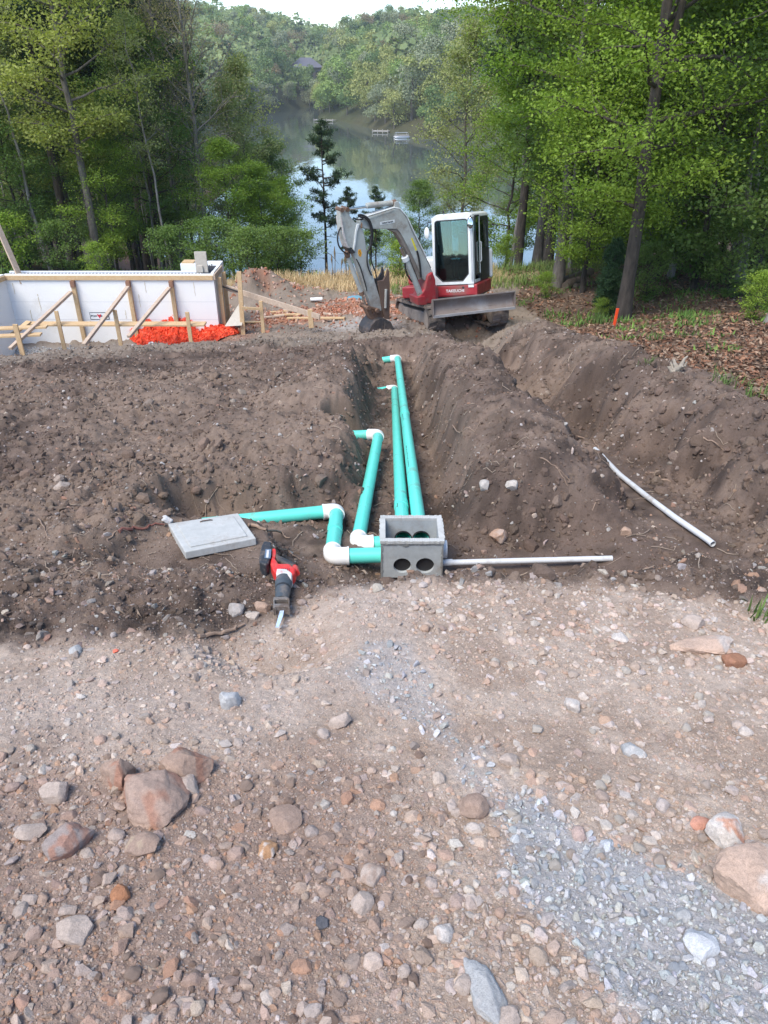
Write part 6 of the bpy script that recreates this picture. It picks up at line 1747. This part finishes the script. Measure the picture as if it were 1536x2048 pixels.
def woods():
    T = [
     # kind, px of the base, distance, scale, label
     ('maple', 1245, 15.9, 1.0, 'largest tree right of the digger, dark leaning forked trunk, bright green leaves', 0.0),
     ('maple2', 1115, 20.5, 1.15, 'tall straight grey trunked tree by the log pile', 1.2),
     ('mid', 1095, 24.0, 1.2, 'dark trunked tree just behind the log pile', None),
     ('maple2', 1072, 26.0, 1.2, 'grey trunked tree at the back of the trunk cluster right of the digger', None),
     ('pine2', 1035, 25.5, .85, 'dark pine rising behind the right rear corner of the cab', None),
     ('thin', 1016, 27, .9, 'thin pole tree seen just right of the cab roof', None),
     ('pale', 918, 37, 1.0, 'pale grey green tree with forked grey trunk directly behind the cab', 2.0),
     
     ('sapling', 1165, 19.5, 1.0, 'young light green tree behind the log pile', None),
     ('sapling', 1190, 23, 1.2, 'young tree between the log pile and the largest tree', None),
     ('sapling', 1310, 20, 1.25, 'young light green tree just right of the largest trunk', None),
     ('mid2', 1385, 18.5, 1.1, 'small tree with two thin dark stems right of the orange stake', None),
     ('sapling', 1440, 21, 1.2, 'leafy young tree behind the two thin dark stems', None),
     ('maple', 1500, 19.5, 1.0, 'bright green tree deep at the right edge of the wood', 2.5),
     ('mid2', 1545, 15.5, 1.1, 'small green tree cut by the right edge of the view', None),
     ('maple2', 1620, 14.5, 1.0, 'near maple outside the right edge whose boughs hang into view', None),
     ('maple', 1370, 25, 1.1, 'green tree in the second row right of the largest tree', 1.0),
     ('mid', 1230, 27, 1.2, 'dark green tree in the second row behind the largest tree', None),
     ('mid', 1480, 27, 1.2, 'dark green tree in the second row near the right edge', None),
     ('sapling', 1010, 29, 1.1, 'light green young tree close behind the cab', None),
     ('sapling', 1130, 31, 1.3, 'young tree in the third row behind the grey trunk', None),
     ('maple2', 1290, 33, 1.2, 'light green tree in the third row behind the largest tree', None),
     ('mid', 1400, 35, 1.3, 'dark tree in the third row at the right', None),
     ('mid', 1560, 33, 1.3, 'dark tree in the third row beyond the right edge', None),
     ('pine', 1080, 36, .9, 'tall dark pine whose top shows above the trees right of the lake', None),
     ('pine2', 1330, 40, 1.0, 'dark pine at the back of the right hand wood, near its middle', None),
     ('pine2', 1500, 42, 1.0, 'dark pine at the back of the right hand wood, near the edge', None),
     ('mid', 1180, 40, 1.2, 'green tree at the back of the right hand wood by the lake shore', None),
     ('maple2', 1030, 42, 1.0, 'green tree by the lake shore right of the cab', None),
     # left of the lake
     ('ypine', 655, 40, 1.06, 'slender young pine standing alone against the lake', .4),
     ('ypine', 700, 44, .75, 'short bushy pine seen behind the digger boom', None),
     ('sapling', 740, 38, .62, 'low leafy tree behind the digger arm, left one', None),
     ('sapling', 800, 37, .6, 'low leafy tree behind the digger boom, right one', None),
     ('mid2', 835, 34, .62, 'small dark leafed tree left of the cab', None),
     ('ypine', 752, 35, .55, 'little pine framed by the digger boom', None),
     ('mid', 562, 40, .74, 'rightmost green tree of the left wood by the water', None),
     ('pale', 512, 38, .93, 'tall pale green tree at the right side of the left wood', .5),
     ('mid', 520, 41, .72, 'mid green tree beside the tall pale tree of the left wood', None),
     ('pale', 485, 36, .80, 'pale green tree with upright boughs left of the tallest pale tree', 3),
     ('sapling', 575, 34, .8, 'leafy young tree low at the right end of the left wood', None),
     ('sapling', 470, 31, .9, 'leafy young tree behind the grass left of the dry slope', None),
     ('sapling', 535, 32, .8, 'second leafy young tree behind the dry grass', None),
     ('bud', 425, 33, 1.0, 'tall grey budding tree with almost bare crown in the left wood', 1),
     ('bud', 370, 34, 1.0, 'second grey budding tree behind the tall budding one', 4),
     ('oak', 205, 29, 1.0, 'large yellow green tree in the middle of the left wood', .8),
     ('oak', 160, 37, .98, 'yellow green tree just behind the large yellow green one', 2.2),
     ('thin', 105, 29, .9, 'thin pale leaning trunk in the left wood', 0),
     ('pale', 30, 33, 1.0, 'pale grey green tree at the left edge', None),
     ('mid', 75, 36, 1.1, 'mid green tree between the left edge and the yellow green tree', None),
     ('mid', 330, 33, .95, 'dark green tree left of the tall budding tree', None),
     ('mid', 270, 38, 1.1, 'dark green tree behind the large yellow green tree', None),
     ('pine', 150, 34, 1.0, 'thick dark pine trunk below the yellow green tree', None),
     ('pine', 300, 35, 1.0, 'dark pine trunk right of the large yellow green tree', None),
     ('pine', 30, 38, 1.1, 'dark pine rising behind the left edge tree', None),
     ('pine2', 90, 43, 1.15, 'dark pine high in the top left corner', None),
     ('pine2', 200, 45, 1.1, 'dark pine behind the yellow green tree', None),
     ('pine', 280, 43, 1.15, 'dark pine left of the budding trees', None),
     ('pine2', 345, 47, 1.05, 'dark pine behind the budding trees', None),
     ('pine', -20, 45, 1.2, 'dark pine at the far left edge', None),
     ('pine2', 130, 52, 1.2, 'dark pine at the back of the left wood', None),
     ('mid', 395, 39, .8, 'small green tree in front of the budding trees', None),
     ('sapling', 240, 30, .95, 'green young tree at the foot of the large yellow green tree', None),
     ('mid2', 60, 30, .95, 'green young tree low at the left edge', None),
     ('mid2', -30, 28, 1.0, 'green young tree cut by the left edge', None),
    ]
    for kind, px, y, s, lab, rz in T:
        plant(kind, {'pine': 'pine_tree', 'pine2': 'pine_tree', 'ypine': 'young_pine'}.get(kind, 'leafy_tree'), lab, 'tree', at_px(px, y), y, s, rz)
    # undistinguished stems deep in both woods
    rg = random.Random(12)
    for i in range(26):
        px = rg.uniform(-80, 370); y = rg.uniform(46, 62)
        plant(rg.choice(['mid', 'pine', 'pine2', 'mid']), 'forest_tree', 'dark tree deep inside the left wood behind the front rows', 'tree', at_px(px, y), y, rg.uniform(1.0, 1.25), None, 'trees deep in the left wood')
    for i in range(22):
        px = rg.uniform(1120, 1700); y = rg.uniform(44, 60)
        plant(rg.choice(['mid', 'pine', 'maple2', 'mid']), 'forest_tree', 'dark tree deep inside the right wood behind the front rows', 'tree', at_px(px, y), y, rg.uniform(1.0, 1.25), None, 'trees deep in the right wood')
    for i in range(24):
        px = rg.uniform(1060, 1600); y = rg.uniform(18, 34)
        plant('thin', 'pole_tree', 'slim bare stemmed tree among the maples of the right wood', 'tree', at_px(px, y), y, rg.uniform(.7, 1.1), None, 'slim stems in the right wood')
    for i in range(12):
        px = rg.uniform(-40, 420); y = rg.uniform(30, 42)
        plant('thin', 'pole_tree', 'slim bare stemmed tree among the trunks of the left wood', 'tree', at_px(px, y), y, rg.uniform(.7, 1.1), None, 'slim stems in the left wood')
    S = [('shrub', 40, 27, .9, 'green shrub above the wall at the left edge'), ('dshrub', 130, 28, .8, 'green shrub above the wall, second from the left edge'), ('shrub', 200, 26, .6, 'bright green shrub above the middle of the wall'),
         ('dshrub', 350, 27.5, .8, 'bright green shrub left of the upright plywood board'), ('dshrub', 440, 27, .9, 'green shrub behind the wall corner'), ('dshrub', 500, 26, .75, 'green shrub at the foot of the mound of earth'),
         ('dshrub', 560, 27, .8, 'green shrub behind the dry grass'), ('dshrub', 605, 28, .8, 'dark shrub at the right end of the left wood'), ('shrub', 800, 22.6, .5, 'low green bush behind the digger boom'),
         ('shrub', 1010, 24, .45, 'low bush right of the cab'), ('dshrub', 1150, 22.5, .6, 'low bush behind the logs'), ('dshrub', 1290, 18, .55, 'low bush right of the largest trunk'), ('shrub', 1505, 13.2, .38, 'small bright green bush by the post at the right edge'),
         ('dshrub', 1350, 21, .7, 'bush in the shade between the thin dark stems'), ('dshrub', 1450, 17.5, .7, 'bush in the shade left of the right edge'), ('shrub', 1200, 16.6, .22, 'tiny green seedling pine left of the orange stake'), ('dshrub', 1420, 24, .9, 'bush deep in the right wood'), ('dshrub', 1250, 24, .9, 'bush behind the largest trunk'),
         ('dshrub', 1530, 20, .9, 'dark bush at the right edge of the wood'), ('shrub', 1090, 19.2, .28, 'tiny bush left of the tall grey trunk')]
    for kind, px, y, s, lab in S: plant(kind, 'shrub', lab, 'shrub', at_px(px, y), y, s)
    plant('cedar', 'cedar_bush', 'dark bushy young cedar left of the largest trunk', 'cedar', at_px(1212, 16.9), 16.9, .88)
    # near post-like trunk at the right edge
    p = at_px(1528, 12.6); z = hz(p, 12.6, False); t = TreeBuilder(55); Q = t.path((0, 0, -.3), (.22, 0, 1), 6.0, 8, .02); t.tube(Q, np.linspace(.11, .08, 9), 12)
    root = thing('bare_trunk', 'smooth grey leaning trunk at the right edge of the view', 'tree', (p, 12.6, z)); obj_from(t.wood('trunk', BARKP), 'trunk', root)
woods()

# ---------------- distant wood across the lake ----------------
def blob_tree(seed, h, w, n, ls, mt, trunkm):
    rg = np.random.default_rng(seed)
    nb = 11; ctr = np.stack([rg.normal(0, w * .24, nb), rg.normal(0, w * .24, nb), h * rg.uniform(.16, .84, nb)], 1); rad = w * rg.uniform(.20, .36, nb) * (1.15 - .5 * (ctr[:, 2] / h - .3))
    k = rg.integers(0, nb, n); d = rg.normal(0, 1, (n, 3)); d /= np.linalg.norm(d, axis=1)[:, None]; d[:, 2] = np.where(d[:, 2] < -.3, -d[:, 2] * .6, d[:, 2])
    P = ctr[k] + d * (rad[k] * rg.uniform(.72, 1.06, n))[:, None] * np.array([1, 1, 1.1])
    nr = d + rg.normal(0, .55, (n, 3)); nr /= np.linalg.norm(nr, axis=1)[:, None]
    a = np.cross(nr, rg.normal(0, 1, (n, 3))); a /= np.linalg.norm(a, axis=1)[:, None]; b = np.cross(nr, a); s = ls * rg.uniform(.5, 1.2, n)[:, None] / 2
    v = np.stack([P - a * s, P + b * s * .8, P + a * s, P - b * s * .8], 1).reshape(-1, 3)
    C = np.zeros((n * 4, 3)); C[:, 0] = np.repeat(.75 + .5 * rg.random(n), 4); C[:, 1] = np.repeat(np.clip(.5 + rg.normal(0, .2, n), 0, 1), 4)
    t = TreeBuilder(seed); t.tube([(0, 0, -1), (0, 0, h * .3), (.1, 0, h * .62)], [w * .035, w * .028, w * .012], 6)
    for q in range(5):
        t.tube(t.path((0, 0, h * .3), (rg.normal(), rg.normal(), 1.6), h * .42, 4, .12), np.linspace(w * .018, .03, 5), 4)
    V = np.concatenate([v] + t.V); nv = len(v); F = np.concatenate([np.arange(n * 4).reshape(-1, 4)] + [f + nv for f in t.F])
    C = np.concatenate([C, np.ones((len(V) - nv, 3))])
    mi = np.concatenate([np.zeros(n, int), np.ones(len(F) - n, int)])
    return np_mesh('far_tree', V, F, 4, [mt, trunkm], colors=C, mat_idx=mi)
def far_wood():
    g = lambda nme, a, b: leaf_mat(nme, tuple(min(.9, k * 1.22) for k in a), tuple(min(.9, k * 1.22) for k in b), transl=.25, rand=.7)
    FM = [(g('far_light_green', (.16, .24, .07), (.24, .31, .10)), 'light green'), (g('far_yellow_green', (.22, .25, .08), (.29, .30, .12)), 'yellow green'), (g('far_mid_green', (.10, .16, .06), (.16, .22, .08)), 'mid green'),
          (g('far_dark_green', (.025, .055, .03), (.05, .08, .035)), 'dark blue green'), (g('far_tan', (.20, .15, .09), (.22, .19, .11)), 'tan budding'), (g('far_grey_green', (.18, .21, .13), (.24, .26, .17)), 'grey green')]
    TK = bark_mat('far_trunk', (.16, .14, .12), (.09, .08, .07), 1)
    ME = []
    for i, (m, nme) in enumerate(FM):
        for j in range(2): ME.append((blob_tree(200 + i * 2 + j, 13 + 2 * j, 8.5 + (i % 3), 3000 if i != 4 else 1700, .62, m, TK), nme))
    rg = random.Random(31); pts = []
    def ok(x, y, r):
        return all((x - a) ** 2 + (y - b) ** 2 > r * r for a, b in pts)
    n = 0; tries = 0
    rows = []
    while n < 292 and tries < 40000:
        tries += 1
        u = rg.uniform(-.30, .24); t = rg.random(); y = 195 + 400 * t ** 1.25
        x = u * y * 1.05
        ys = float(np.interp(x, SHX, SHY))
        if y < ys + 5: 
            if True: y = ys + rg.uniform(2, 24)
            else: continue
        sp = (6.0 + .011 * (y - 200)) if y - ys > 16 else 4.2
        if not ok(x, y, sp): continue
        pts.append((x, y)); n += 1
        near_shore = y - ys < 14
        wts = [5, 4, 4, 2.2, 2.2, 3] if not near_shore else [5, 2, 5, .6, 1.5, 4]
        i = rg.choices(range(6), wts)[0]; me, nme = ME[i * 2 + rg.randint(0, 1)]
        o = obj_from(me, 'far_tree'); z = float(far_z(np.array([x]), np.array([y]))[0])
        s = rg.uniform(.72, 1.12) * (.75 if near_shore else 1)
        o.location = (x, y, z - .3); o.rotation_euler = (0, 0, rg.uniform(0, 6.28)); o.scale = (s * rg.uniform(.85, 1.15), s * rg.uniform(.85, 1.15), s)
        where = 'on the far shore at the water' if near_shore else ('on the hillside across the lake' if y < 420 else 'on the distant ridge beyond the lake')
        tag(o, f'{nme} rounded tree {where}', 'tree', f'{nme} trees {where}')
    # ridge canopy beyond, one uncountable mass
    rg2 = np.random.default_rng(8); N_ = 90000
    u = rg2.uniform(-.75, .6, N_); y = rg2.uniform(300, 720, N_); x = u * y
    ys = np.interp(x, SHX, SHY); k = y > ys + 22; x, y = x[k], y[k]; n = len(x)
    cell = fbm(x * .11, y * .11, 44, 2); z = far_z(x, y) + 3 + 7.5 * np.clip(.5 + cell, 0, 1.2) + rg2.uniform(-2.5, .5, n)
    P = np.stack([x, y, z], 1); nr = rg2.normal(0, .6, (n, 3)); nr[:, 2] += 1; nr[:, 1] -= .8; nr /= np.linalg.norm(nr, axis=1)[:, None]
    a = np.cross(nr, rg2.normal(0, 1, (n, 3))); a /= np.linalg.norm(a, axis=1)[:, None]; b = np.cross(nr, a); s = rg2.uniform(.6, 1.5, n)[:, None]
    v = np.stack([P - a * s, P + b * s * .8, P + a * s, P - b * s * .8], 1).reshape(-1, 3)
    C = np.zeros((n * 4, 3)); C[:, 0] = np.repeat(.7 + .6 * rg2.random(n), 4); C[:, 1] = np.repeat(np.clip(.5 + .7 * fbm(x * .08, y * .08, 50, 2), 0, 1), 4)
    o = obj_from(np_mesh('forest_canopy', v, np.arange(n * 4).reshape(-1, 4), 4, [g('canopy_leaf', (.08, .13, .05), (.18, .22, .09))], colors=C), 'forest_canopy'); tag(o, kind='stuff')
    # docks, a moored boat and two roofs
    DK_ = mat('weathered_dock', (.34, .32, .30), .8)
    def dock(px, py, w, lab, yaw):
        r = ray(px, py); t = (LAKE_Z + .4 - CAMZ) / r.z; p = Vector((0, 0, CAMZ)) + r * t
        root = thing('dock', lab, 'dock', tuple(p), (0, 0, yaw)); m = MB(); m.box((0, 0, 0), (w, 2.6, .18)); m.build('deck', DK_, root, bevel=.02, seg=1)
        for sx in (-1, -.33, .33, 1):
            m = MB(); m.tube([(sx * w * .48, -1.25, -1.6), (sx * w * .48, -1.25, .5)], .09, 8); m.build('pile', DK_, root)
    dock(650, 240, 7.5, 'grey wooden dock on the far shore, the left one', -.45)
    dock(762, 262, 4.5, 'grey wooden dock on the far shore, the right one', -.2)
    r = ray(804, 274); p = Vector((0, 0, CAMZ)) + r * ((LAKE_Z + .2 - CAMZ) / r.z)
    root = thing('moored_boat', 'small pale pontoon boat moored by the far bank', 'boat', tuple(p), (0, 0, .2))
    for sy in (-.7, .7): m = MB(); m.tube([(-2, sy, 0), (-1.6, sy, 0), (1.5, sy, 0), (2, sy, .1)], [.12, .3, .3, .05], 10); m.build('pontoon', mat('boat_aluminium', (.5, .52, .55), .35, .6), root, smooth=True)
    m = MB(); m.box((-.1, 0, .4), (3.6, 1.9, .12)); m.build('deck', DK_, root); m = MB()
    for sx in (-1.6, 1.4):
        for sy in (-.85, .85): m.tube([(sx, sy, .4), (sx, sy, 1.0)], .04, 6)
    m.tube([(-1.6, -.85, 1), (1.4, -.85, 1), (1.4, .85, 1), (-1.6, .85, 1), (-1.6, -.85, 1)], .04, 6); m.build('railing', mat('boat_aluminium', (.5, .52, .55)), root)
    RF = mat('slate_roof', (.13, .13, .16), .8); WL = mat('far_house_wall', (.16, .14, .13), .8); WD = mat('far_house_window', (.02, .03, .05), .1)
    def house(px, y, w, d, h, lab, yaw, dz=0):
        x = (px - 768) / FPX * y / 1.165; z = dz
        root = thing('lake_house', lab, 'house', (x, y, z), (0, 0, yaw)); m = MB(); m.box((0, 0, h / 2), (w, d, h)); m.build('wall', WL, root)
        m = MB(); e = .6; m.v = [(-w / 2 - e, -d / 2 - e, h), (w / 2 + e, -d / 2 - e, h), (w / 2 + e, d / 2 + e, h), (-w / 2 - e, d / 2 + e, h), (-w * .22, 0, h + d * .42), (w * .22, 0, h + d * .42)]
        m.f = [(0, 1, 5, 4), (2, 3, 4, 5), (1, 2, 5), (3, 0, 4), (0, 3, 2, 1)]; m.build('roof', RF, root)
        for k in range(3): m = MB(); m.box((-w * .3 + w * .3 * k, -d / 2 - .03, h * .55), (w * .16, .1, h * .45)); m.build('window', WD, root)
    house(612, 425, 13, 10, 7, 'dark hip roofed house half hidden on the hillside beyond the lake', .5, -4.5)
    house(480, 330, 12, 10, 6, 'dark roofed house behind the trees at the left of the lake', .2, -11.5)
far_wood()

# ---------------- ground cover ----------------
def blades(name, x, y, h, w, c1, c2, rg, lean=.4, mt=None, zadd=0):
    n = len(x); z = H(x, y, False) + zadd; a = rg.uniform(0, 6.28, n); ln = np.abs(rg.normal(0, lean, n)); d = np.stack([np.cos(a) * ln, np.sin(a) * ln, np.ones(n)], 1); d /= np.linalg.norm(d, axis=1)[:, None]
    s = np.stack([-np.sin(a), np.cos(a), np.zeros(n)], 1); p = np.stack([x, y, z], 1); mid = p + d * (h * .55)[:, None]; tip = p + d * h[:, None] + np.stack([np.cos(a), np.sin(a), -.3 * np.ones(n)], 1) * (h * .35 * ln)[:, None]
    v = np.stack([p - s * w[:, None], p + s * w[:, None], mid + s * w[:, None] * .8, mid - s * w[:, None] * .8, tip + s * w[:, None] * .1, tip - s * w[:, None] * .1], 1).reshape(-1, 3)
    q = np.arange(n)[:, None] * 6; F = np.concatenate([q + np.array([0, 1, 2, 3]), q + np.array([3, 2, 4, 5])])
    t = rg.random((n, 1)); C = (np.array(c1) * (1 - t) + np.array(c2) * t) * rg.uniform(.8, 1.2, (n, 1)); C = np.repeat(C, 6, 0)
    o = obj_from(np_mesh(name, v, F, 4, [mt], colors=C), name); tag(o, kind='stuff'); return o
def cover():
    rg = np.random.default_rng(61)
    M_GR = attr_mat('grass_blade', .8, bump=.0005, scales=(20, 60))
    n = 12000; x = rg.uniform(-4.6, 3.4, n); y = rg.uniform(20.9, 24.2, n)
    k = (np.hypot(x + 3.2, y - 21) > 1.5) & (rg.random(n) < sstep(20.9, 21.8, y) * (.35 + .65 * vnoise(x * 1.2, y * 1.2, 3))); x, y = x[k], y[k]
    blades('dry_grass', x, y, rg.uniform(.14, .38, len(x)), rg.uniform(.004, .008, len(x)), (.50, .36, .19), (.62, .48, .28), rg, .5, M_GR)
    n = 9000; x = rg.uniform(.2, 8, n); y = rg.uniform(20.6, 23.5, n); k = vnoise(x, y, 9) > .45; x, y = x[k], y[k]
    blades('green_grass', x, y, rg.uniform(.1, .35, len(x)), rg.uniform(.004, .01, len(x)), (.10, .18, .04), (.22, .26, .08), rg, .5, M_GR)
    # dark seed stalks standing in the dry grass
    for i, (px, py, h) in enumerate(((664, 560, .75), (671, 562, 1.0), (690, 558, .7), (694, 560, .85), (658, 558, .5), (682, 556, .6), (800, 556, .7), (812, 556, .6))):
        p = ground_at(px, py); rg1 = random.Random(i); m = MB(); Q = [Vector((0, 0, 0))]
        for k in range(5): Q.append(Q[-1] + Vector((rg1.uniform(-.02, .02), 0, h / 5)))
        m.tube(Q, [.012, .011, .01, .009, .03, .006], 6); o = m.build('seed_stalk', mat('dry_stalk', (.16, .12, .07), .9), None); o.location = p; tag(o, 'thin dark seed stalk standing in the dry grass before the lake', 'plant', 'seed stalks before the lake')
    # leaf litter
    n = 44000; y = 5 * (24 / 5) ** rg.random(n); x = rg.uniform(3, 3.6 + .62 * y, n); k = litter_mask(x, y) > rg.random(n) * .9 + .1; x, y = x[k], y[k]; n = len(x)
    P = np.stack([x, y, H(x, y) + rg.uniform(.003, .03, n)], 1); nr = rg.normal(0, .5, (n, 3)); nr[:, 2] += 1; nr /= np.linalg.norm(nr, axis=1)[:, None]
    a = np.cross(nr, rg.normal(0, 1, (n, 3))); a /= np.linalg.norm(a, axis=1)[:, None]; b = np.cross(nr, a); L = rg.uniform(.025, .06, n)[:, None] * (.8 + .02 * y[:, None])
    v = np.stack([P - a * L, P + b * L * .45 + nr * L * .25, P + a * L, P - b * L * .45 + nr * L * .25], 1).reshape(-1, 3)
    pal = np.array([[.26, .13, .08], [.33, .18, .11], [.18, .09, .055], [.38, .26, .18], [.14, .08, .05], [.30, .22, .16]]); C = pal[rg.integers(0, 6, n)] * rg.uniform(.5, 1.05, (n, 1))
    o = obj_from(np_mesh('leaf_litter', v, np.arange(n * 4).reshape(-1, 4), 4, [attr_mat('dead_leaf', .85, bump=.001, scales=(30, 90))], colors=np.repeat(C, 4, 0)), 'leaf_litter'); tag(o, kind='stuff')
    # green ground cover in patches through the litter
    n = 44000; y = 6.5 * (26 / 6.5) ** rg.random(n); x = rg.uniform(3.3, 4 + .62 * y, n)
    k = (litter_mask(x, y) > .6) & (vnoise(x * 1.5, y * 1.5, 19) * .75 + sstep(9, 20, y) * .42 > .62 + .25 * rg.random(n)); x, y = x[k], y[k]
    blades('ground_cover', x, y, rg.uniform(.04, .2, len(x)), rg.uniform(.006, .02, len(x)), (.07, .15, .03), (.15, .24, .05), rg, .8, M_GR)
    # forest floor plants under the left wood
    n = 20000; y = rg.uniform(24.5, 40, n); x = rg.uniform(-.62, .02, n) * y; k = vnoise(x * .8, y * .8, 29) > .5; x, y = x[k], y[k]
    blades('undergrowth', x, y, rg.uniform(.1, .4, len(x)), rg.uniform(.02, .05, len(x)), (.05, .11, .025), (.11, .18, .04), rg, .8, M_GR)
    # single tufts
    for px, py, s, nb, lab in ((1310, 682, .22, 40, 'grassy green tuft in the litter right of the orange stake'), (1198, 650, .35, 60, 'green tuft left of the orange stake'), (1290, 730, .15, 20, 'small green seedling at the litter edge'), (1450, 770, .22, 40, 'green weeds at the right edge above the dark bank'), (1508, 800, .2, 30, 'green weeds at the far right above the dark bank'), (1435, 690, .12, 20, 'bright green seedling in the red leaf litter'), (1530, 1240, .14, 26, 'green blades at the right edge of the drive')):
        p = ground_at(px, py); x = rg.normal(0, s * .28, nb); y = rg.normal(0, s * .25, nb)
        o = blades('weed_tuft', x + p.x, y + p.y, rg.uniform(.5, 1, nb) * s, np.full(nb, .004 + s * .010), (.07, .13, .035), (.13, .19, .05), rg, .5, M_GR)
        del o['kind']; o.data.transform(Matrix.Translation(-p)); o.location = p; tag(o, lab, 'plant')
cover()
# air between the near wood and the far shore
def haze():
    m = bpy.data.materials.new('haze_air'); m.use_nodes = True; nt = m.node_tree; nt.nodes.clear(); out = nt.nodes.new('ShaderNodeOutputMaterial')
    v = nt.nodes.new('ShaderNodeVolumePrincipled'); v.inputs['Color'].default_value = (.80, .90, 1, 1); v.inputs['Density'].default_value = .00026; nt.links.new(v.outputs[0], out.inputs['Volume'])
    mb = MB(); mb.box((0, 400, 30), (1100, 1100, 120)); o = mb.build('haze', m, None); tag(o, kind='stuff')
haze()
